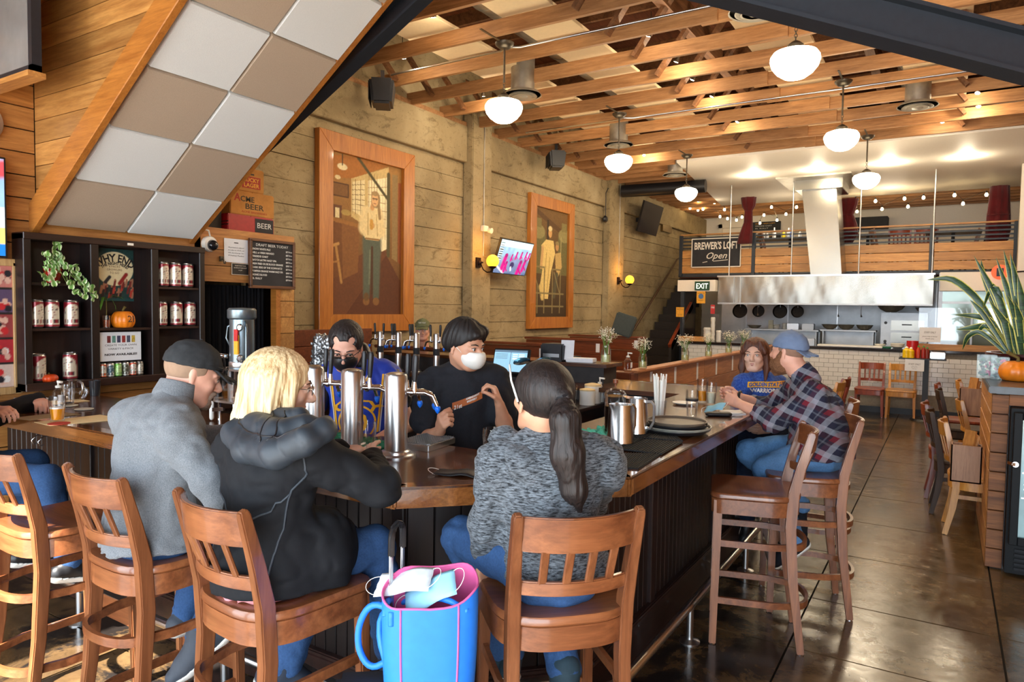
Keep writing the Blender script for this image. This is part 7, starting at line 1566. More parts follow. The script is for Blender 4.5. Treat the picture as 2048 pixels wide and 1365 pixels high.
# ---- dark-haired woman in mottled sweater
J = dict(P=(-1.03,1.94,.91),C=(-1.04,1.92,1.14),N=(-1.055,1.93,1.275),H=ad(1083,800,2.18),look=(-.86,.48,.05),face=(-.70,.70,-.1),shL=(-1.165,1.81,1.185),shR=(-.90,2.04,1.19),elL=(-1.225,1.85,.99),elR=(-1.03,2.20,1.03),wrL=(-1.28,1.90,.87),wrR=(-1.20,2.36,1.11),kL=(-1.44,2.0,.86),kR=(-1.28,2.22,.86),aL=(-1.30,2.1,.44),aR=(-1.02,2.0,.50),tL=(-1.38,2.2,.42),tR=(-.96,1.90,.42),
         hL=((-.1,.3,-1),(.8,.3,0),(.2,.8,0)),hR=((-.8,.4,0),(0,0,-1),(-.4,-.8,0)),shoe=plain('teal_shoe',srgb(44,62,72),.8))
o,T,B,sh_,_ = person('dark-haired woman with a ponytail in a mottled grey sweater',J,m_sk2,m_knit,m_den,1.02,True,fold=.006,hem=.85,shirtname='sweater',brow=m_hdk,arm=1.15)
f = Field(.0075)
for a,b,r1,r2 in (((-1.17,1.86,1.255),(-1.08,1.81,1.20),.05,.05),((-1.08,1.81,1.20),(-.97,1.88,1.19),.052,.052),((-.97,1.88,1.19),(-.93,2.0,1.25),.05,.04)): f.cap(a,b,r1,r2,.03)
f.disp = folds(.005,14,4.0); f.build('hood',m_knit,o)
f = Field(.005); f.ell(T(0,-.016,.035),(.088,.108,.094),.01,B); f.cap(T(0,-.10,.04),T(0,-.125,.03),.03,.028,.02); f.ell(T(0,.08,-.03),(.06,.06,.09),.02,B,sub=True)
f.clip(T(0,-.02,-.045),B @ V3((0,.5,-1)))
f.disp = grooves(T,B,.002,70); hr_ = f.build('hair',m_hds,o)
f = Field(.005); hp = T(0,-.125,.03); f.chain([hp,hp + V3((.02,-.03,-.06)),hp + V3((.03,-.03,-.16)),hp + V3((.045,-.01,-.27)),hp + V3((.06,.0,-.33))],[.022,.042,.048,.036,.008],.02); f.disp = lambda P: .004 * (vnoise(P * np.array((140,140,8),dtype=np.float32)) - .5) * 2; f.build('ponytail',m_hds,o)
MB().tube([hp + V3((.012 * math.cos(a),.016 * math.sin(a),.02 * math.cos(a) * .3)) * 1.7 for a in np.linspace(0,2 * PI,12)[:-1]],.006,6,True).build('hair_band',m_black,o,world=True)
MB().tube([T(-.09,-.01,.0),T(-.094,.03,.06),T(-.085,.06,.105)],.0035,6).tube([T(.09,-.01,.0),T(.094,.03,.06),T(.085,.06,.105)],.0035,6).build('sunglasses_arm',m_wp,o,world=True,smooth=True)
for q in (-1,1): MB().lathe([(0,0),(.03,.001),(.028,.004),(0,.008)],tuple(T(q * .04,.062,.112)),16,sy=.7,rot=B @ Matrix.Rotation(-.7,3,'X')).build('sunglasses_lens',plain('blue_mirror',srgb(60,110,140),.05,.8),o,world=True,smooth=True)
# ---- bartender in blue jersey
m_jer = plain('royal_blue_jersey',srgb(30,62,176),.6,var=.08,scale=100); m_gold = plain('gold_print',srgb(246,182,40),.6,var=.03)
D = 3.55; H = ad(692,694,3.5); S1,S2 = ad(652,755,D + .05),ad(783,752,D + .1)
N = (S1 + S2) / 2 + V3((0.01,-.02,.09)); C = (S1 + S2) / 2 + V3((0,0,-.07)); fw = V3((.62,-.78,-.1))
J = dict(P=C + V3((-.02,.03,-.30)),C=C,N=N,H=H,look=(.55,-.72,-.48),up=(.1,-.1,1),face=fw,shL=S2 + V3((.0,0,-.01)),shR=S1 + V3((0,0,-.01)),elL=S2 + V3((.10,.02,-.25)),elR=S1 + V3((-.06,-.06,-.25)),wrL=ad(742,888,3.3),wrR=ad(668,885,3.3),hL=((-.5,-.5,-.4),(-.5,.5,0),(.2,-.3,1)),hR=((.5,-.6,-.4),(.6,.3,0),(0,-.3,1)),kL=C + V3((.05,0,-.7)),kR=C + V3((-.1,0,-.7)),aL=C + V3((.05,0,-1.08)),aR=C + V3((-.1,0,-1.08)),tL=C + V3((.1,-.1,-1.1)),tR=C + V3((-.05,-.1,-1.1)))
o,T,B,sh_,_ = person('bartender in a blue and gold basketball jersey, black mask and glasses, looking down',J,m_sk1,m_jer,m_dend,.95,long=None,fold=.003,shirtname='jersey',brow=m_hdk,hcurl=(.5,.5))
f = Field(.007); f.cap(J['shL'],V3(J['shL']).lerp(J['elL'],.5),.064,.062,.02); f.cap(J['shR'],V3(J['shR']).lerp(J['elR'],.5),.064,.062,.02); f.cap(N,N + V3((0,0,.03)),.075,.066,.02); f.disp = folds(.003,14); f.build('undershirt',m_black,o)
f = Field(.0045); f.ell(T(0,-.018,.042),(.086,.106,.090),.01,B); f.clip(T(0,-.02,-.03),B @ V3((0,.35,-1))); f.ell(T(0,.105,.0),(.082,.075,.082),.006,B,sub=True);
for q_ in (-1,1): f.ell(T(q_ * .048,.080,.078),(.026,.036,.026),.006,B,sub=True)
f.disp = grooves(T,B,.004,80); f.build('hair',m_hds,o)
def mask(o,T,B,m,duck=0.0):
 f = Field(.0045); f.ell(T(0,.062,-.040),(.064,.052 + duck,.056),.01,B); f.ell(T(0,.085 + duck,-.035),(.028,.03,.045),.03,B); f.clip(T(0,.03,0),B @ V3((0,-1,0))); f.clip(T(0,.10,-.004),B @ V3((0,-.15,1))); k = f.build('face_mask',m,o)
 for q in (-1,1): MB().tube([T(q * .06,.04,-.02),T(q * .078,.0,.01),T(q * .08,-.015,.0),T(q * .07,.0,-.03),T(q * .055,.035,-.06)],.0018,5).build('ear_loop',m,k,world=True,smooth=True)
mask(o,T,B,m_black); glasses(o,T,B,m_black,glassm('clear_glass'))
right = V3((-fw.y,fw.x,0)).normalized(); up_ = V3((0,0,1)); q0 = C + fw * .35
def jt(nm,s_,x,z,h_,w_=None,cv=None,al='CENTER',bold=.0): t_ = text(nm,s_,q0 + right * x + up_ * z,right,up_,h_,m_gold,o,al,0.0,width=w_,curve=cv,bold=bold); decal(t_,sh_,-fw,.003); return t_
jt('lettering','The',-.065,-.005,.032,.06,al='CENTER',bold=.001); jt('lettering','CITY',0,-.065,.045,.22,cv=arch(.15),bold=.002); jt('number','30',0,-.185,.085,.10,bold=.004)
mb = MB(); a0 = [(.095 * math.cos(a),.095 * math.sin(a)) for a in np.linspace(0,2 * PI,49)]
mb.add([tuple(q0 + right * (x * k) + up_ * (y * k - .145)) for k in (1,.9) for x,y in a0],[(i,i + 1,50 + i,49 + i) for i in range(48)]); r_ = mb.build('ring',m_gold,o,world=True); decal(r_,sh_,-fw,.003)
for sg in (-1,1):
 for k,(m_,w_) in enumerate(((m_gold,.010),(m_wp,.005))):
  pts = [q0 + right * (sg * (.125 + .004 * math.cos(t * 3) - .02 * t + k * .010)) + up_ * (.10 - t * .3) for t in np.linspace(0,1,12)]; mb = MB(); mb.add([tuple(p + right * s_ * w_ / 2) for s_ in (-1,1) for p in pts],[(i,i + 1,13 + i,12 + i) for i in range(11)]); e_ = mb.build('trim',m_,o,world=True); decal(e_,sh_,-fw,.003)
  pts = [q0 + right * (sg * (.07 - .07 * t ** 1.5 - k * .008)) + up_ * (.12 - .10 * t) for t in np.linspace(0,1,8)]; mb = MB(); mb.add([tuple(p + right * s_ * w_ / 2) for s_ in (-1,1) for p in pts],[(i,i + 1,9 + i,8 + i) for i in range(7)]); e_ = mb.build('trim',m_,o,world=True); decal(e_,sh_,-fw,.003)
# ---- bartender in dark T-shirt and white mask
m_tee = plain('charcoal_tee',srgb(38,40,46),.9,var=.1,scale=90,bump=.1); H = ad(930,693,3.42); S1,S2 = ad(858,772,3.45),ad(990,760,3.55); C = (S1 + S2) / 2 + V3((0,0,-.09)); N = (S1 + S2) / 2 + V3((0,0,.065)); fw = V3((.75,-.66,-.05))
J = dict(P=C + V3((-.03,.03,-.28)),C=C,N=N,H=H,look=(.97,-.12,-.22),face=fw,shL=S2,shR=S1,elL=ad(1012,862,3.45),elR=ad(848,884,3.4),wrL=ad(1000,812,3.35),wrR=ad(880,862,3.2),hL=((-.2,-.2,.8),(-.6,.2,.1),(.5,-.6,0)),hR=((.4,-.4,.45),(.6,.6,0),(0,-.3,1)),kL=C + V3((.05,0,-.7)),kR=C + V3((-.1,0,-.7)),aL=C + V3((.05,0,-1.08)),aR=C + V3((-.1,0,-1.08)),tL=C + V3((.1,-.1,-1.1)),tR=C + V3((-.05,-.1,-1.1)))
o,T,B,sh_,_ = person('bartender in a charcoal T-shirt and white mask turning to the right',J,m_sk2,m_tee,m_dend,1.0,long=False,fold=.004,shirtname='t_shirt',brow=m_hdk,hcurl=(1.2,1.3))
f = Field(.005); f.ell(T(0,-.016,.045),(.090,.112,.098),.01,B); f.cap(T(-.03,.07,.09),T(.03,.085,.075),.03,.028,.02); f.cap(T(-.045,-.055,.01),T(.045,-.055,.01),.045,.045,.03); f.clip(T(0,.07,.045),B @ V3((0,.75,-1))); f.ell(T(0,.105,.0),(.075,.055,.052),.01,B,sub=True); f.disp = grooves(T,B,.006,34); f.build('hair',m_hdk,o)
mask(o,T,B,m_wp,.01); right = V3((-fw.y,fw.x,0)).normalized(); q0 = C + fw * .35
bn = MB(); bn.add([tuple(q0 + right * (x - .0) + V3((0,0,.02 + y + x * .35))) for y in (-.017,.017) for x in np.linspace(-.075,.075,10)],[(i,i + 1,11 + i,10 + i) for i in range(9)]); bb_ = bn.build('chest_banner',plain('rust_print',srgb(176,96,44),.7),o,world=True); decal(bb_,sh_,-fw,.0025)
r2 = (right + V3((0,0,.35))).normalized(); u2 = V3((0,0,1)); 
for s_,x,z,h_,w_ in (('21st',-.048,.0,.02,.04),('AMENDMENT',.025,.028,.008,.075),('BREWERY',.02,.014,.008,.055)): t_ = text('lettering',s_,q0 + right * x + V3((0,0,z + x * .35)),r2,u2,h_,m_chalk,o,'CENTER',0,width=w_,bold=.0006); decal(t_,sh_,-fw,.004)
# ---- bearded man in plaid
m_pl2,nt,bs_ = _nt('plaid_flannel'); tc = nt.nodes.new('ShaderNodeTexCoord'); mp = nt.nodes.new('ShaderNodeMapping'); mp.inputs['Rotation'].default_value = (0,R(-24),R(14)); nt.links.new(tc.outputs['Object'],mp.inputs[0]); sx = nt.nodes.new('ShaderNodeSeparateXYZ'); nt.links.new(mp.outputs[0],sx.inputs[0])
def stripes(sock,per,ph,duty):
 a = nt.nodes.new('ShaderNodeMath'); a.operation = 'MULTIPLY_ADD'; a.inputs[1].default_value = 1 / per; a.inputs[2].default_value = ph; nt.links.new(sock,a.inputs[0]); f = nt.nodes.new('ShaderNodeMath'); f.operation = 'FRACT'; nt.links.new(a.outputs[0],f.inputs[0]); g_ = nt.nodes.new('ShaderNodeMath'); g_.operation = 'LESS_THAN'; g_.inputs[1].default_value = duty; nt.links.new(f.outputs[0],g_.inputs[0]); return g_.outputs[0]
X_,Z_ = sx.outputs[0],sx.outputs[2]; col = _mix(nt,srgb(112,28,44),srgb(48,24,42),stripes(X_,.11,.1,.5)); col = _mix(nt,col,_mix(nt,col,srgb(26,34,56),.8),stripes(Z_,.11,.3,.5))
for sck,ph in ((X_,.35),(Z_,.55)): col = _mix(nt,col,_mix(nt,col,srgb(150,160,172),.5),stripes(sck,.11,ph,.26)); col = _mix(nt,col,_mix(nt,col,srgb(150,160,172),.2),stripes(sck,.11,ph + .45,.08))
nt.links.new(col,bs_.inputs['Base Color']); bs_.inputs['Roughness'].default_value = .95; _bump(nt,bs_,_noise(nt,tc.outputs['Object'],120),.3,.003)
D = 4.25; H = ad(1577,706,4.3); N = ad(1606,754,4.28)
J = dict(P=(-.60,4.42,.93),C=ad(1634,832,4.25),N=N,H=H,look=(-.93,.30,.02),face=(-.92,.10,-.22),shL=ad(1628,800,4.10),shR=ad(1592,785,4.42),elL=ad(1545,842,4.12),elR=ad(1530,815,4.6),wrL=ad(1478,808,4.3),wrR=ad(1480,795,4.5),hL=((-.9,.35,.25),(0,.8,-.2),(.1,.1,1)),hR=((-.9,-.2,.2),(0,-.8,-.2),(0,0,1)),kL=ad(1533,940,4.1),kR=ad(1498,905,4.4),aL=ad(1588,1080,4.12),aR=ad(1600,1010,4.3),tL=ad(1543,1112,4.08),tR=ad(1618,1060,4.25),shoe=plain('black_knit_shoe',srgb(28,32,40),.8))
o,T,B,sh_,_ = person('bearded man in a red and grey plaid shirt and backwards cap',J,m_sk1,m_pl2,m_denl,1.30,fold=.006,sleeve=.62,hem=.84,shirtname='plaid_shirt',jaw=1.12,brow=m_hbr,neckr=.066,hcurl=(.9,.9),cres=.009,arm=1.0)
g = Field(.006); g.cap(N + V3((.02,0,-.02)),N.lerp(H,.42),.082,.074,.02); g.clip(N.lerp(H,.40),(H - N)); g.disp = folds(.003,18,3); g.build('collar',m_pl2,o)
c = cap_hat(o,T,B,plain('blue_grey_cap',srgb(112,130,160),.8,var=.06),back=True,z0=.030)
f = Field(.005); f.ell(T(0,.040,-.078),(.074,.070,.060),.02,B); f.cap(T(-.073,.008,.0),T(-.060,.035,-.06),.013,.026,.02); f.cap(T(.073,.008,.0),T(.060,.035,-.06),.013,.026,.02); f.cap(T(-.03,.094,-.045),T(.03,.094,-.045),.010,.010,.01); f.cap(T(0,.06,-.1),T(0,.075,-.13),.04,.022,.02); f.ell(T(0,.105,-.0575),(.02,.02,.008),.006,B,sub=True); f.disp = lambda P: .004 * (vnoise(P * 110) - .5) * 2; f.build('beard',plain('auburn_beard',srgb(122,84,58),.9,var=.35,scale=160),o)
f = Field(.005); hairf(f,T,B,.004); f.clip(T(0,0,-.04),B @ V3((0,.2,-1))); f.clip(T(0,.03,0),B @ V3((0,1,0))); f.build('hair',plain('cropped_brown',srgb(150,116,96),.8),o)
wt = MB().tube([V3(J['wrR']).lerp(J['wrL'],.0) + V3((0,.036 * math.cos(a),.036 * math.sin(a))) for a in np.linspace(0,2 * PI,16)[:-1]],.009,6,True).build('wristwatch',m_black,o,world=True)
# ---- woman in blue shirt
m_blue = heather('blue_heather',srgb(28,66,150),srgb(66,104,186),(60,60,60)); H = ad(1510,713,5.0); N = ad(1519,750,5.03); C = ad(1522,790,5.05); fw = V3((-.05,-.98,-.05))
J = dict(P=(-.86,5.20,.90),C=C,N=N,H=H,look=(.02,-1,.04),face=(-.35,-.93,-.05),shL=ad(1560,772,5.1),shR=ad(1482,772,4.98),elL=ad(1560,850,5.1),elR=ad(1472,832,4.9),wrL=ad(1540,860,4.85),wrR=ad(1490,850,4.85),kL=ad(1490,905,4.9),kR=ad(1468,880,4.95),aL=ad(1496,1040,4.95),aR=ad(1470,1030,4.95),tL=ad(1480,1070,4.9),tR=ad(1455,1060,4.9),hL=((-.8,-.4,0),(0,.3,-1),(0,0,1)),hR=((.5,-.7,0),(0,.3,-1),(0,0,1)))
o,T,B,sh_,_ = person('woman with brown hair in a blue printed shirt beside the plaid man',J,m_sk3,m_blue,m_dend,.92,True,fold=.003,shirtname='t_shirt',long=False,brow=m_hbr,neckr=.052)
f = Field(.0055); f.ell(T(0,-.02,.045),(.092,.104,.094),.01,B)
for a,b,r1,r2 in (((-.07,.01,.05),(-.088,.0,-.08),.024,.026),((-.085,.0,-.08),(-.08,.03,-.17),.024,.008),((.07,.01,.05),(.086,.0,-.08),.026,.028),((.086,.0,-.08),(.085,.02,-.15),.024,.01),((-.04,.06,.10),(-.078,.055,.03),.018,.016),((.04,.06,.10),(.08,.05,.03),.02,.016)): f.cap(T(*a),T(*b),r1,r2,.015)
f.ell(T(.0,.10,-.01),(.056,.065,.085),.012,B,sub=True); f.disp = grooves(T,B,.004,50); f.build('hair',m_hbs,o)
q0 = ad(1512,786,4.7); right = V3((1,0,0))
mb = MB(); mb.add([tuple(q0 + right * x + V3((0,0,y))) for y in (.012,.052) for x in np.linspace(-.10,.10,12)],[(i,i + 1,13 + i,12 + i) for i in range(11)]); k_ = mb.build('print_block',m_gold,o,world=True); decal(k_,sh_,(0,1,0),.003)
for s_,z,h_,w_,m_ in (('GOLDEN STATE',.02,.024,.185,m_blue),('WARRIORS',-.022,.026,.17,m_wp)): t_ = text('lettering',s_,q0 + V3((0,0,z)),right,(0,0,1),h_,m_,o,'CENTER',0,width=w_,bold=.0015); decal(t_,sh_,(0,1,0),.0045)
# ---- man in the green cap far behind, and the guest cut by the left edge
H = ad(845,662,7.9); N = ad(848,700,8.0)
J = dict(P=N + V3((.0,.05,-.42)),C=N + V3((0,0,-.16)),N=N,H=H,look=(.6,-.8,0),face=(.6,-.8,0),shL=N + V3((.17,.13,-.07)),shR=N + V3((-.17,-.10,-.07)),elL=N + V3((.22,.05,-.3)),elR=N + V3((-.15,-.2,-.3)),wrL=N + V3((.15,-.15,-.25)),wrR=N + V3((0,-.3,-.25)),kL=N + V3((.3,-.2,-.5)),kR=N + V3((.1,-.35,-.5)),aL=N + V3((.3,-.2,-.9)),aR=N + V3((.1,-.35,-.9)))
o,T,B,sh_,_ = person('older man in an olive cap and navy jacket seated beyond the back taps',J,m_sk1,plain('navy_cloth',srgb(26,30,44),.85),m_dend,1.1,res=.007,cres=.012,shirtname='jacket',brow=plain('grey_hair',srgb(170,160,150),.8),neckr=.06)
c = cap_hat(o,T,B,plain('olive_cap',srgb(104,108,78),.85)); t_ = text('lettering','FORT POINT',T(0,.12,.085),B @ V3((-1,0,0)),B @ V3((0,-.3,1)),.016,m_wp,c,'CENTER',.0004,width=.08)
f = Field(.006); hairf(f,T,B,.006); f.clip(T(0,0,-.05),B @ V3((0,.2,-1))); f.clip(T(0,.02,0),B @ V3((0,1,0))); f.build('hair',_M['grey_hair'],o)
J = dict(P=(-3.98,1.42,.90),C=(-4.0,1.45,1.15),N=(-4.02,1.48,1.30),H=(-4.05,1.52,1.44),look=(.8,.6,-.1),face=(.15,.95,-.1),shL=(-4.2,1.5,1.21),shR=(-3.84,1.47,1.21),elL=(-4.35,1.7,1.06),elR=(-4.35,1.62,1.05),wrL=(-4.38,1.95,1.115),wrR=(-4.49,1.84,1.12),kL=(-4.0,1.75,.84),kR=(-3.66,1.66,.82),aL=(-4.0,1.72,.4),aR=(-3.62,1.74,.40),tL=(-4.0,1.9,.35),tR=(-3.62,1.92,.36),hL=((.8,-.2,0),(0,0,-1),(0,1,0)),hR=((.85,.1,.1),(0,.2,-1),(0,.8,.5)))
J['elR'] = (-4.3,1.60,1.1); J['wrR'] = tuple(az(-20,822,1.12)); J['hR'] = ((.8,.25,.05),(0,.3,-1),(-.2,.8,.3))
person('guest in jeans and black sleeve cut off by the left edge of the picture',J,m_sk1,plain('black_shirt',srgb(24,24,28),.85),m_den,1.05,shirtname='shirt',brow=m_hbr,res=.0055,cres=.01,hcurl=(.9,.9))
# ================================================================== THINGS ON AND AROUND THE BAR
m_gl = glassm('clear_glass'); m_beer = plain('amber_beer',srgb(226,148,28),.1,var=.05); m_hazy = plain('hazy_beer',srgb(236,180,70),.15,var=.05); m_blu = plain('blue_cap',srgb(20,110,230),.35)
def faucet(mb_metal,mb_black,mb_blue,c,ang,z,r0,ln=.10,hz=.115):
 d = V3((math.cos(ang),math.sin(ang),0)); c = V3(c)
 mb_metal.tube([c + d * r0 + V3((0,0,z)),c + d * (r0 + ln * .7) + V3((0,0,z)),c + d * (r0 + ln) + V3((0,0,z - .012)),c + d * (r0 + ln * 1.2) + V3((0,0,z - .06))],[.010,.010,.010,.007],10)
 mb_metal.tube([c + d * (r0 + .030) + V3((0,0,z)),c + d * (r0 + .030) + V3((0,0,z + .045))],[.013,.007],10); mb_metal.tube([c + d * (r0 + .012) + V3((0,0,z)),c + d * (r0 + .024) + V3((0,0,z))],.016,10)
 mb_black.tube([c + d * (r0 + .030) + V3((0,0,z + .045)),c + d * (r0 + .032) + V3((0,0,z + .05 + hz * .3)),c + d * (r0 + .036) + V3((0,0,z + .04 + hz * .9)),c + d * (r0 + .036) + V3((0,0,z + .04 + hz))],[.008,.011,.012,.009],10)
 if mb_blue is not None: mb_blue.lathe([(.0,-.022),(.009,-.012),(.013,0),(.010,.01),(0,.011)],tuple(c + d * (r0 + ln * 1.2) + V3((0,0,z - .065))),10)
def tower(loc,h,r,angs,label,zf,ln,group,clips=False):
 t = thing('beer_tap_tower',label,'beer tap',loc,0,group)
 MB().lathe([(0,0),(r * 1.75,0),(r * 1.75,.006),(r * 1.6,.010),(r * 1.3,.012),(r * 1.25,.022),(r,.026),(r,h - .012),(r * .9,h - .003),(r * .5,h + .003),(0,h + .004)],n=40).build('column',m_ss,t,smooth=40)
 for i,a in enumerate(angs):
  m1,m2,m3 = MB(),MB(),MB(); faucet(m1,m2,m3,(0,0,0),a,zf,r,ln); fo = m1.build('faucet',m_chrome,t,smooth=40); m2.build('tap_handle',m_black,fo,smooth=40); m3.build('spout_plug',m_blu,fo,smooth=True)
 if clips: MB().lathe([(r + .001,h * .45),(r + .001,h * .62)],n=24).build('band',m_slate,t)
 return t
for i,(x,y,lab) in enumerate(((-1.925,2.2,'nearest brushed steel tap column of the front three, beside the masks'),(-2.18,2.205,'middle brushed steel tap column of the front three'),(-2.44,2.225,'front tap column half hidden by the blonde hair'))):
 tower((x,y,BT),.345,.0475,(R(95),R(62),R(28)),lab,.265,.105,'front tap columns')
for i,px in enumerate((761,797,833,873)):
 P = ay(px,700,5.15); tower((P.x,5.15,BT),.375,.030,(R(190),R(215),R(165)) if i in (1,2) else (R(190),R(-20)),'slim chrome tap column at the back, %s from the left' % ('first','second','third','fourth')[i],.30,.08,'back tap columns',True)
# drip tray
A,B_,D_ = az(857,905,BT),az(911,887,BT),az(770,893,BT); dt = thing('drip_tray','stainless drip tray with a square grid beside the near tap column','tray',tuple(A)); u = B_ - A; v = D_ - A
C_ = A + u + v * .72; D_ = A + v * .72
MB().extrude([A,B_,C_,D_],(0,0,.028)).build('tray_pan',m_ss,dt,world=True,bevel=.003)
mb = MB(); zt = V3((0,0,.030))
for i in range(1,14): mb.bar(A + u * i / 14 + zt,A + u * i / 14 + v * .72 + zt,.004,.004)
for i in range(1,14): mb.bar(A + v * .72 * i / 14 + zt,A + v * .72 * i / 14 + u + zt,.004,.004)
mb.build('grid',m_ssd,dt,world=True,kind='stuff')
# rubber mats
for k,(q,lab) in enumerate(((((1197,909),(1323,911),(1277,941),(1190,937)),'black ribbed rubber bar mat nearest the corner of the bar'),(((1230,878),(1365,889),(1324,913),(1195,897)),'black rubber bar mat under the steel pitchers'),(((1268,869),(1353,879),(1366,888),(1235,877)),'black rubber bar mat under the round trays'))):
 P = [az(a,b,BT) for a,b in q]; t = thing('bar_mat',lab,'mat',tuple(P[0])); zz_ = V3((0,0,.001 + .0035 * k)); MB().extrude([p + zz_ for p in P],(0,0,.006)).build('mat_base',m_rubber,t,world=True,bevel=.001,seg=1)
 mb = MB()
 for i in range(24):
  f = (i + .5) / 24; a_ = P[0].lerp(P[1],f); b_ = P[3].lerp(P[2],f); mb.bar(a_ + zz_ + V3((0,0,.0075)),b_ + zz_ + V3((0,0,.0075)),.0035,.003)
 mb.build('ribs',m_rubber,t,world=True,kind='stuff')
# round trays
tp = az(1350,866,BT)
for i,(r_,m_,lab) in enumerate(((.175,m_black,'lowest black round serving tray of the stack'),(.172,plain('tray_grey',srgb(150,150,140),.4),'second round tray of the stack with pale rim'),(.165,m_black,'third black round tray of the stack'),(.150,plain('tray_brown',srgb(104,92,78),.5),'topmost brown round tray of the stack'))):
 o = MB().lathe([(0,0),(r_ * .93,0),(r_,.014),(r_,.017),(r_ * .96,.016),(r_ * .92,.006),(0,.006)],(tp.x + .008 * (i % 2),tp.y,BT + .012 + .0125 * i),44).build('serving_tray',m_,smooth=40); tag(o,lab,'tray','round serving trays stacked on the bar')
# steel pitchers, coffee press, straws
def pitcher(px,py,rz,lab):
 P = az(px,py,BT + .008); t = thing('steel_pitcher',lab,'pitcher',tuple(P),rz,'steel pitchers on the mat')
 prof = [(0,0),(.062,0),(.066,.006),(.064,.02),(.054,.15),(.055,.178),(.053,.178),(.051,.15),(.060,.02),(0,.008)]; n = 40; mb = MB(); mb.lathe(prof,n=n)
 vs = []
 for (x,y,z) in mb.v:
  a = math.atan2(y,x); k = math.exp(-(a / .30) ** 2) * max(0,(z - .11) / .07); vs.append((x * (1 + .42 * k) ,y * (1 - .25 * k),z + .008 * k))
 mb.v = vs; mb.build('body',plain('polished_pitcher',(.62,.63,.64),.2,1,var=.05),t,smooth=40)
 MB().sweep([(-.052,0,.165),(-.085,0,.168),(-.102,0,.15),(-.100,0,.07),(-.080,0,.035),(-.060,0,.04)],.012,.004,(0,1,0)).build('handle',m_ss,t,smooth=40)
pitcher(1240,886,R(-110),'front steel pitcher with spout towards the viewer'); pitcher(1271,868,R(170),'rear steel pitcher with its handle to the right')
P = az(1229,868,BT); t = thing('coffee_press','glass coffee press half full of dark coffee behind the pitchers','coffee press',tuple(P))
MB().lathe([(.052,0),(.052,.185),(.055,.19)],n=32).build('beaker',m_gl,t,smooth=40); MB().lathe([(0,.004),(.049,.004),(.049,.14),(0,.14)],n=28).build('coffee',plain('coffee',(.012,.006,.004),.1),t,smooth=40)
MB().lathe([(.056,.19),(.057,.197),(.045,.215),(.02,.228),(.008,.232),(0,.233)],n=28).build('lid',m_gl,t,smooth=40); MB().lathe([(0,.232),(.004,.234),(.004,.25),(.013,.255),(.013,.272),(0,.275)],n=16).build('plunger',plain('wood_knob',srgb(120,60,30),.4),t,smooth=40)
P = az(1318,848,BT); t = thing('straw_glass','tall glass packed with white paper straws','glass',tuple(P)); MB().lathe([(0,.001),(.030,.001),(.040,.13),(.038,.13),(.028,.006),(0,.006)],n=24).build('glass',m_gl,t,smooth=40); r_ = random.Random(3)
for i in range(30): a = r_.uniform(0,6.28); q = r_.uniform(.2,1) ** .5; b0 = V3((math.cos(a) * .018 * q,math.sin(a) * .018 * q,.008)); b1 = V3((math.cos(a) * .038 * q + r_.uniform(-.006,.006),math.sin(a) * .038 * q,.255 + r_.uniform(-.02,.02))); MB().tube([b0,b1],.0042,7).build('straw',m_wp,t,smooth=40)
# drinking glasses
def pint(px,py,h,r,fill=0.0,liq=None,lab='x',foam=False,z=BT,taper=.78,print_=False,P=None):
 P = P or az(px,py,z); t = thing('pint_glass',lab,'glass',(P[0],P[1],z + .0012)); k = taper
 MB().lathe([(0,0),(r * k,0),(r * k * 1.02,.008),(r * .82,h * .3),(r * .93,h * .55),(r * 1.0,h * .8),(r * .96,h),(r * .93,h),(r * .96,h * .8),(r * .89,h * .55),(r * .78,h * .3),(r * k * .9,.014),(0,.012)],n=32).build('glass',m_gl,t,smooth=40)
 if fill: MB().lathe([(0,.0125),(r * k * .88,.014),(r * .77,h * .3),(r * .88,h * .55),(r * .88,max(h * fill,h * .31)),(0,h * fill)] if fill > .55 else [(0,.0125),(r * k * .88,.014),(r * .77,h * min(.3,fill)),(r * (.77 + .11 * max(0,(fill - .3) / .25)),h * fill),(0,h * fill)],n=28).build('beer',liq,t,smooth=40)
 if foam: MB().lathe([(0,h * fill),(r * .86,h * fill),(r * .87,h * fill + .008),(0,h * fill + .008)],n=24).build('foam',m_wp,t)
 if print_: MB().lathe([(r * .965,h * .62),(r * .995,h * .70)],n=16).build('print_band',m_slate,t)
 return t
pint(115,845,.135,.040,.52,m_beer,'pint of amber beer on the paper menu at the left of the bar',True); pint(137,812,.13,.037,.15,m_black,'nearly empty glass with dark dregs on the far menu'); pint(733,921,.155,.040,.24,m_hazy,'nearly finished pint of hazy beer by the blonde woman')
pint(985,925,.135,.042,.38,m_beer,'mug of golden beer half hidden by the mottled sweater'); pint(1383,838,.165,.036,.0,None,'tall empty printed pint glass in front of the couple',print_=True); pint(1404,806,.16,.038,.5,m_beer,'pint glass of golden beer by the woman in blue'); pint(1422,811,.15,.036,.55,plain('cloudy_white',srgb(206,204,180),.3),'glass of cloudy water beside the golden beer')
def flat(name,label,cat,pts,m,z=BT,th=.002): P = [az(a,b,z) + V3((0,0,.0012)) for a,b in pts]; return tag(MB().extrude(P,(0,0,th)).build(name,m),label,cat)
m_kraft = plain('kraft_menu',srgb(226,200,150),.8,var=.05); m_kraft2 = plain('brown_menu',srgb(150,128,92),.6,var=.08)
flat('paper_menu','pale kraft paper menu under the pint at the left','menu',((68,846),(200,831),(229,836),(225,842),(100,853)),m_kraft); flat('paper_menu','brown menu card left of the amber pint','menu',((16,838),(130,826),(162,830),(60,842)),m_kraft2); flat('paper_menu','kraft menu under the far glass at the left','menu',((50,806),(160,800),(180,803),(70,815)),m_kraft)
flat('napkin','white folded napkin lying at the left end of the bar','napkin',((22,795),(70,792),(98,799),(40,808)),m_paper,th=.006)
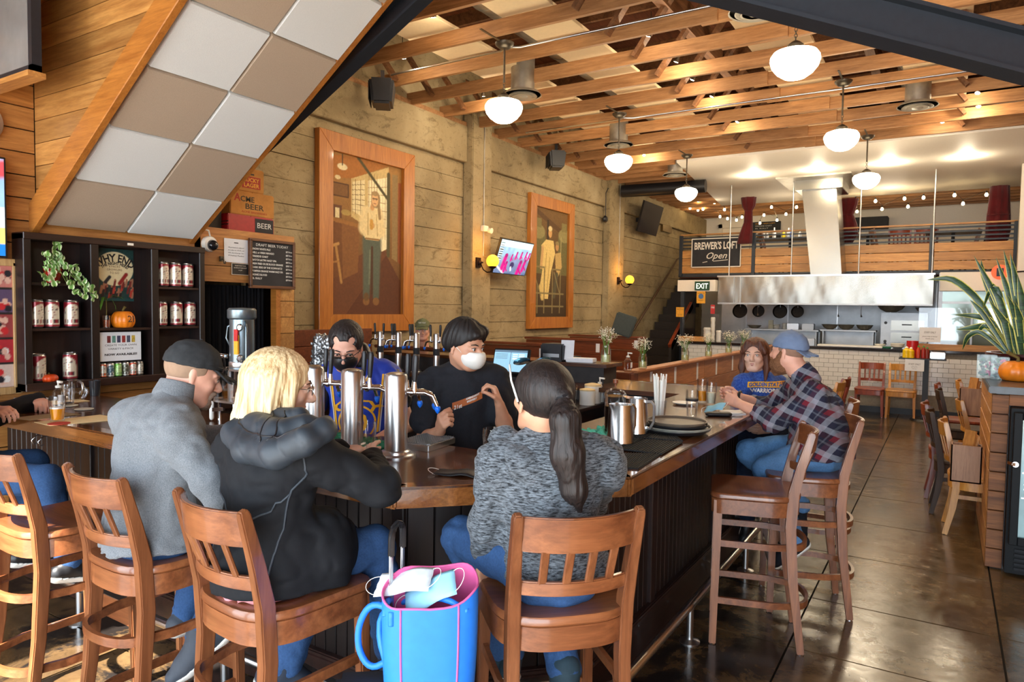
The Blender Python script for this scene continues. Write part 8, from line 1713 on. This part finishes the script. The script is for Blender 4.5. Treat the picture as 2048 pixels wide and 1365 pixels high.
for q,lab in (((118,851),'round coaster under the amber pint'),((168,822),'pale round coaster on the bar at the left'),((137,815),'coaster under the nearly empty glass')):
 P = az(q[0],q[1] - 3,BT + .003); tag(MB().lathe([(0,0),(.05,0),(.05,.003),(0,.003)],tuple(P),28).build('coaster',plain('coaster_%s' % lab[:5].strip(),srgb(*((176,60,46) if 'amber' in lab else (206,204,190))),.8)),lab,'coaster')
pump('clear soap pump bottle at the far left of the bar',tuple(az(117,812,BT + .001)),.15,.032)
P = az(150,800,BT); t = thing('glass_carafe','round glass carafe with steel handle on the left of the bar','carafe',(P.x,P.y,BT + .001)); MB().lathe([(.05,0),(.075,.03),(.075,.06),(.045,.10),(.04,.12),(.045,.125)],n=28).build('glass',m_gl,t,smooth=40); MB().tube([(.045,0,.12),(.09,0,.11),(.10,0,.07),(.075,0,.04)],.007,8).build('handle',m_ss,t,smooth=True)
P = az(190,792,BT); tag(MB().lathe([(0,0),(.03,0),(.036,.10),(.034,.10),(.028,.006),(0,.006)],(P.x,P.y,BT + .001),20).build('dark_tumbler',plain('smoke_glass',(.03,.03,.035),.1),smooth=40),'dark smoked tumbler at the back of the left bar','glass')
# cloth, masks, plates and napkins
def rag(name,label,cat,c,sx_,sy_,sz_,m,seed,rz=0):
 f = Field(.005); r_ = random.Random(seed); c = V3(c)
 for i in range(7): a = V3((r_.uniform(-1,1) * sx_,r_.uniform(-1,1) * sy_,sz_ * .3)); b = V3((r_.uniform(-1,1) * sx_,r_.uniform(-1,1) * sy_,sz_ * r_.uniform(.2,.8))); f.cap(c + a,c + b,sz_ * .5,sz_ * .35,.012)
 f.disp = folds(.004,40,seed); f.clip(c,(0,0,-1)); return tag(f.build(name,m),label,cat)
m_grn = plain('green_bar_cloth',srgb(56,128,96),.95,var=.15,bump=.3)
rag('bar_towel','crumpled green bar towel between the near tap columns','towel',az(745,893,BT),.10,.05,.035,m_grn,1); rag('bar_towel','green towel behind the middle tap column','towel',az(675,880,BT),.08,.05,.035,m_grn,2); rag('bar_towel','pale green towel beside the steel pitchers','towel',az(1196,868,BT),.07,.07,.03,plain('mint_cloth',srgb(90,180,150),.95),5)
def fmask(label,c,n,u,m,s=1.0,name='face_mask'):
 """pleated mask lying or held: centre c, normal n, long axis u"""
 c,n,u = V3(c),V3(n).normalized(),V3(u).normalized(); v = n.cross(u); t = thing(name,label,'mask',tuple(c)); vs = []; 
 for j in range(7):
  for i in range(9): a,b = (i / 8 - .5),(j / 6 - .5); vs.append(c + u * a * .17 * s + v * b * .09 * s + n * (.012 * math.cos(a * 3) * math.cos(b * 2.5) + .003 * (j % 2) + .004 * math.sin(a * 9)))
 o = MB().add(vs,[(j * 9 + i,j * 9 + i + 1,j * 9 + i + 10,j * 9 + i + 9) for j in range(6) for i in range(8)]).build('cloth',m,t,world=True,smooth=True); so2 = o.modifiers.new('thick','SOLIDIFY'); so2.thickness = .0015
 for q in (-1,1): MB().tube([c + u * q * (.083 + .036 * math.sin(k * PI / 10)) * s + v * .035 * math.cos(k * PI / 10) * s + n * .012 * math.sin(k * PI / 10) for k in range(11)],.0012,5).build('ear_loop',m_wp,t,world=True,smooth=True)
 return t
m_sm = plain('surgical_blue',srgb(150,206,230),.8,var=.03)
fmask('black cloth mask lying on the bar by the corner',az(918,950,BT) + V3((0,0,.004)),(0,0,1),(1,.35,0),m_black)
fmask('light blue surgical mask crumpled on the black glasses case',az(1430,826,BT) + V3((0,0,.03)),(-.2,-.5,.8),(.9,-.3,.3),m_sm,.8)
f = Field(.004); P = az(1438,834,BT); f.cap(P + V3((-.05,-.02,.014)),P + V3((.04,.03,.014)),.026,.028,.01,flat=(0,0,1),f=.55); tag(f.build('glasses_case',m_black),'black glasses case under the blue mask on the bar','case')
for q,r_,lab in (((1368,810),.075,'white saucer left of the tall glasses'),((1462,829),.07,'white saucer by the elbow of the man in plaid')): P = az(q[0],q[1],BT + .001); tag(MB().lathe([(0,0),(r_ * .6,0),(r_,.014),(r_,.017),(r_ * .6,.005),(0,.005)],tuple(P),32).build('saucer',m_wp,smooth=40),lab,'plate')
flat('napkin','folded white napkin beside the saucer near the plaid sleeve','napkin',((1442,826),(1480,822),(1492,830),(1456,834)),m_paper,BT + .0,.006)
# can and growler filling machine
gx,gy = -3.15,2.38; t = thing('filling_machine','steel growler filling machine with a tall canister, left of the taps','machine',(gx,gy,BT)); t.scale = (.70,.70,1.0)
m_gun = plain('gunmetal',srgb(120,134,142),.3,.8,var=.05)
MB().lathe([(0,.28),(.088,.28),(.09,.29),(.088,.54),(.10,.545),(.104,.55),(.104,.59),(.09,.60),(0,.602)],n=36).build('canister',m_gun,t,smooth=40); MB().lathe([(.0905,.29),(.094,.295),(.094,.315),(.09,.32)],n=36).build('band',m_ss,t,smooth=40)
MB().span((.03,-.094,.36),(.075,-.082,.46)).build('label',plain('yellow_poster',(1,1,1)),t); MB().span((.035,-.098,.43),(.075,-.088,.49)).build('label',plain('red_label',(1,0,0)),t)
for dz in (.5,.34): MB().lathe([(0,0),(.02,0),(.02,.03),(.012,.04),(0,.04)],(.07,-.07,dz),14,rot=(R(90),0,R(45))).build('valve',m_chrome,t,smooth=40)
MB().tube([(-.09,0,.52),(-.14,-.02,.50),(-.16,-.02,.44),(-.13,-.01,.40)],.006,8).build('strap',m_gun,t,smooth=True); MB().tube([(.09,-.04,.53),(.115,-.05,.5),(.115,-.05,.30),(.10,-.05,.27)],.009,8).build('hose',m_gun,t,smooth=True)
mb = MB()
for x in (-.20,-.03,.14):
 for y in (-.09,.09): mb.span((x - .008,y - .008,.10),(x + .008,y + .008,.28))
mb.span((-.21,-.10,.272),(.15,.10,.282)).span((-.21,-.10,.10),(.15,.10,.11)); mb.build('box_frame',m_ss,t)
mb = MB(); mb.span((-.20,-.097,.11),(.14,-.094,.27)).span((-.205,-.09,.11),(-.202,.09,.27)); mb.build('acrylic_pane',m_gl,t); MB().lathe([(0,.11),(.03,.11),(.03,.26),(0,.26)],(.05,0,0),18).lathe([(0,.11),(.022,.11),(.03,.2),(0,.2)],(-.13,0,0),14).build('inner_works',m_chrome,t,smooth=40)
MB().tube([(-.19,-.06,.0),(-.19,-.06,.10)],.012,10).tube([(.12,-.06,0),(.12,-.06,.1)],.012,10).tube([(.12,.07,0),(.12,.07,.1)],.012,10).tube([(-.19,.07,0),(-.19,.07,.1)],.012,10).build('leg',m_chrome,t); 
f = Field(.005); f.cap((-.20,-.12,.02),(-.20,-.12,.09),.017,.017,.005); _h = f.build('paddle_handle',m_wp); _h.parent = t; MB().bar((-.2,-.12,.06),(-.08,-.10,.07),.02,.02).build('arm',m_chrome,t)
MB().tube([(-.21,-.10,.30),(-.19,-.11,.33),(-.15,-.10,.35),(-.10,-.05,.345)],.012,8).build('tap_elbow',m_chrome,t,smooth=True)
# till
mo = thing('till_monitor','black touch-screen till with a lit order page behind the bartenders','monitor',tuple(ay(1015,745,5.2))); a,b,c,d = ay(985,742,5.10),ay(1050,745,5.02),ay(1056,703,5.08),ay(991,699,5.16)
def till(u,v): p = Paint(u,v,(150,196,220),.7); p.rect(0,.9,1,1,(96,120,140)); p.rect(.5,0,.51,.9,(90,110,130)); [p.rect(.05,.8 - .07 * i,.42,.815 - .07 * i,(100,130,150)) for i in range(4)]; [p.rect(.56 + .2 * (i % 2),.78 - .1 * (i // 2),.72 + .2 * (i % 2),.83 - .1 * (i // 2),(226,236,244)) for i in range(6)]; p.rect(.04,.04,.2,.1,(40,110,200)); p.rect(.25,.04,.4,.1,(40,110,200)); return p.c
U = (b - a + c - d) / 2; V_ = (d - a + c - b) / 2; ct = (a + b + c + d) / 4; O = ct - U / 2 - V_ / 2; N_ = U.cross(V_).normalized(); uu,vv = U.normalized() * .015,V_.normalized() * .015
MB().extrude([O - uu - vv,O + U + uu - vv,O + U + V_ + uu + vv,O + V_ - uu + vv],-N_ * .03).build('casing',m_black,mo,world=True,bevel=.005); painted('screen',O + N_ * .001,U,V_,60,44,till,vcol('till_screen',.2,em=.7),mo)
MB().bar(ct - N_ * .03,(ct.x + .02,5.2,BT + .03),.08,.05).span((ct.x - .13,5.08,BT),(ct.x + .15,5.27,BT + .03)).build('stand',m_black,mo,world=True,bevel=.004)
P = ay(1018,775,5.06); cdw = MB().span((P.x - .16,5.04,.93),(P.x + .16,5.27,1.055)).build('cash_drawer',m_black,bevel=.006); tag(cdw,'black cash drawer below the till screen','drawer')
P = ay(1112,700,5.4); t = thing('receipt_printer','black receipt printer on the raised shelf right of the till','printer',(P.x,5.42,1.226)); MB().box((0,0,.075),(.22,.22,.15)).build('housing',m_black,t,bevel=.012); MB().box((0,-.111,.05),(.16,.004,.03)).build('slot',m_ssd,t)
P = ay(1132,725,5.3); t_ = MB().box((P.x - .02,5.36,1.226 + .10),(.12,.003,.17),rot=(-.15,0,.1)).build('paper_card',m_paper); tag(t_,'white menu card standing by the receipt printer','card')
P = ay(1158,735,5.36); tag(MB().box((P.x,5.40,1.226 + .018),(.24,.12,.035),rot=(0,0,.15)).build('napkin_stack',m_paper,bevel=.004),'stack of white napkins on the raised shelf','napkins')
P = ay(1150,716,5.5); tag(MB().lathe([(0,0),(.03,0),(.045,.04),(.043,.04),(0,.01)],(P.x,5.52,1.226),18).build('small_bowl',m_black,smooth=40),'small black bowl behind the napkins','bowl')
# things on the glass shelf beside the sink
zs = .932
for (x,y,h,lab) in ((-2.46,4.62,.16,'clean tall glass with dark straws on the step shelf, left'),(-2.40,4.72,.17,'clean tall glass with dark straws on the step shelf, middle'),(-2.45,4.86,.16,'clean tall glass on the step shelf, right')): t = pint(0,0,h,.034,.7,m_black,lab,z=zs,P=(x,y,zs))
pump('clear sanitizer pump bottle on the step shelf',(-2.50,4.45,zs),.18,.035); pump('white soap pump bottle on the right wing beside the canisters',(-2.36,5.16,zs),.2,.035,m_wp)
for i,(x,y,r_,h_) in enumerate(((-2.37,4.95,.06,.13),(-2.38,5.07,.065,.16))): t = thing('canister','white ceramic canister with lid on the step shelf, %s' % ('front','rear')[i],'canister',(x,y,zs)); MB().lathe([(0,0),(r_,0),(r_,h_ * .85),(0,h_ * .85)],n=24).build('canister_body',m_wp,t,smooth=40); MB().lathe([(r_ * 1.02,h_ * .85),(r_ * 1.02,h_ * .93),(r_ * .3,h_),(0,h_)],n=24).build('lid',m_kraft,t,smooth=40)
f = Field(.006); P = ad(648,712,5.6); f.cap(P + V3((-.05,0,-.10)),P + V3((-.03,0,.10)),.07,.075,.02,flat=(.5,-1,0),f=.5); f.cap(P + V3((.05,0,-.10)),P + V3((.06,0,.10)),.07,.07,.02,flat=(.5,-1,0),f=.5); f.disp = folds(.006,40,3); f.build('x',m_ssd); o = bpy.data.objects['x']; o.name = 'crisp_bag'; o.location.z = 1.226 - (P.z - .17); tag(o,'silver and black crisp bag behind the bartender in the jersey','bag'); o.location.z = 0
# ---- suitcase with blue tote
su = thing('suitcase','small black suitcase with raised telescopic handle behind the blue tote','suitcase',(-1.32,1.50,0))
f0 = V3((-1.32,1.50,0)); hx,hy = V3((.78,.62,0)),V3((-.62,.78,0))
MB().bar(f0 + V3((0,0,.33)) - hx * .17,f0 + V3((0,0,.33)) + hx * .17,.20,.52,(0,0,1)).build('shell',plain('black_nylon',srgb(26,26,30),.7),su,world=True,bevel=.02)
A,B_ = f0 + hx * -.055 - hy * .07,f0 + hx * .055 + hy * .02
A,B_ = ay(782,1150,1.52),ay(805,1140,1.60); A.z = B_.z = 0
for p in (A,B_): MB().bar(p + V3((0,0,.5)),p + V3((0,0,.96)),.014,.009,(1,0,0)).build('handle_tube',plain('brushed_alu',(.55,.57,.6),.3,.9),su,world=True,bevel=.003)
m1 = (A + B_) / 2; dd = (B_ - A); MB().sweep([A + V3((0,0,.95)),A + V3((0,0,1.01)) + dd * .02,A + V3((0,0,1.03)) + dd * .15,A + V3((0,0,1.04)) + dd * .5,A + V3((0,0,1.03)) + dd * .85,B_ + V3((0,0,1.01)),B_ + V3((0,0,.95))],.018,.018,(.8,-.6,0)).build('grip',m_black,su,world=True,bevel=.005,smooth=40)
for p in (A - dd * .4,B_ + dd * .6): MB().lathe([(0,-.012),(.025,-.012),(.025,.012),(0,.012)],(p.x,p.y,.026),16,rot=(0,R(90),.7)).build('wheel',m_black,su,world=True)
tb = thing('tote_bag','bright blue tote bag with pink lining and piping hung on the suitcase handle','bag',(-1.12,1.42,.35)); m_tote = plain('blue_neoprene',srgb(34,124,232),.55,var=.05); m_pink = plain('pink_lining',srgb(214,92,150),.6,var=.04)
ctop = ad(850,1190,2.02); cb = V3((ctop.x + .02,ctop.y,.40)); e1,e2 = V3((.80,.60,0)),V3((-.60,.80,0)); n = 40; L = 12
def ring(t,infl=0.0):
 z = cb.z + (.46) * t; hw = .108 + .028 * t + .01 * math.sin(t * 3); hd_ = .082; out = []
 for i in range(n):
  a = 2 * PI * i / n; x = hw * math.copysign(abs(math.cos(a)) ** .7,math.cos(a)); y = hd_ * math.copysign(abs(math.sin(a)) ** .8,math.sin(a)) * (1 - .1 * t); up = .05 * t ** 6 * max(0,math.sin(a)) + .03 * t ** 6 * max(0,math.cos(a)) - .02 * t ** 6 * max(0,-math.sin(a)); s_ = 1 - infl
  out.append(cb.lerp(ctop,t * 0) + e1 * x * s_ + e2 * y * s_ + V3((0,0,z - cb.z + up + .004 * math.sin(a * 5 + t * 4))))
 return out
vs = [p for j in range(L) for p in ring(j / (L - 1))]; MB().add(vs,[(j * n + i,j * n + (i + 1) % n,(j + 1) * n + (i + 1) % n,(j + 1) * n + i) for j in range(L - 1) for i in range(n)] + [tuple(range(n))]).build('bag_body',m_tote,tb,world=True,smooth=True)
vs = [p for j in range(L) for p in ring(j / (L - 1),.035)]; MB().add(vs,[(j * n + i,j * n + (i + 1) % n,(j + 1) * n + (i + 1) % n,(j + 1) * n + i) for j in range(L - 1) for i in range(n)]).build('lining',m_pink,tb,world=True,smooth=True)
rt_ = ring(1.0,.01); MB().tube(rt_,.0035,6,True).build('piping',m_pink,tb,world=True,smooth=True)
for i0 in (27,33): MB().tube([ring(j / (L - 1),-.012)[i0] for j in range(L)],.0028,6).build('piping',m_pink,tb,world=True,smooth=True)
for k,i0 in ((0,25),(1,16)):
 a_,b_ = rt_[i0],rt_[(i0 + 10) % n if k == 0 else (i0 + 7) % n]; md = (a_ + b_) / 2
 pts = [a_ - V3((0,0,.05)),a_ + V3((0,0,.01)),a_.lerp(A,.6) + V3((0,0,.02 if k == 0 else .05)),A + V3((-.05,-.01,ctop.z - .10 - .02 * k)),A + V3((-.035,.05,ctop.z - .06)),b_.lerp(A + V3((0,0,ctop.z)),.35),b_ - V3((0,0,.04))]
 for q in range(len(pts)): pts[q] = V3((pts[q].x,pts[q].y,max(.60,min(pts[q].z,ctop.z + .05))))
 Q = pts
 for _ in range(2): Q = [Q[0]] + [x for i in range(len(Q) - 1) for x in (Q[i].lerp(Q[i + 1],.25),Q[i].lerp(Q[i + 1],.75))] + [Q[-1]]
 MB().tube(Q,.009,8).build('strap',m_tote,tb,world=True,smooth=True)
lp = [A + V3((0,0,.80)),A + V3((-.06,-.02,.81)),A + V3((-.10,-.03,.74)),A + V3((-.10,-.03,.66)),A + V3((-.06,-.02,.61)),A + V3((-.01,0,.64))]
for _ in range(2): lp = [lp[0]] + [x for i in range(len(lp) - 1) for x in (lp[i].lerp(lp[i + 1],.25),lp[i].lerp(lp[i + 1],.75))] + [lp[-1]]
MB().tube(lp,.010,8).build('strap',m_tote,tb,world=True,smooth=True)
fmask('white and blue surgical mask on top in the tote bag',ctop + V3((-.06,-.02,.03)),(-.1,-.5,.9),(.95,.3,.25),plain('mask_white',srgb(226,236,244),.8),1.0); fmask('blue surgical mask lower in the tote bag',ctop + V3((.02,.0,.01)),(.1,-.6,.8),(.8,.3,.5),m_sm,1.0)
bpy.context.view_layer.update()
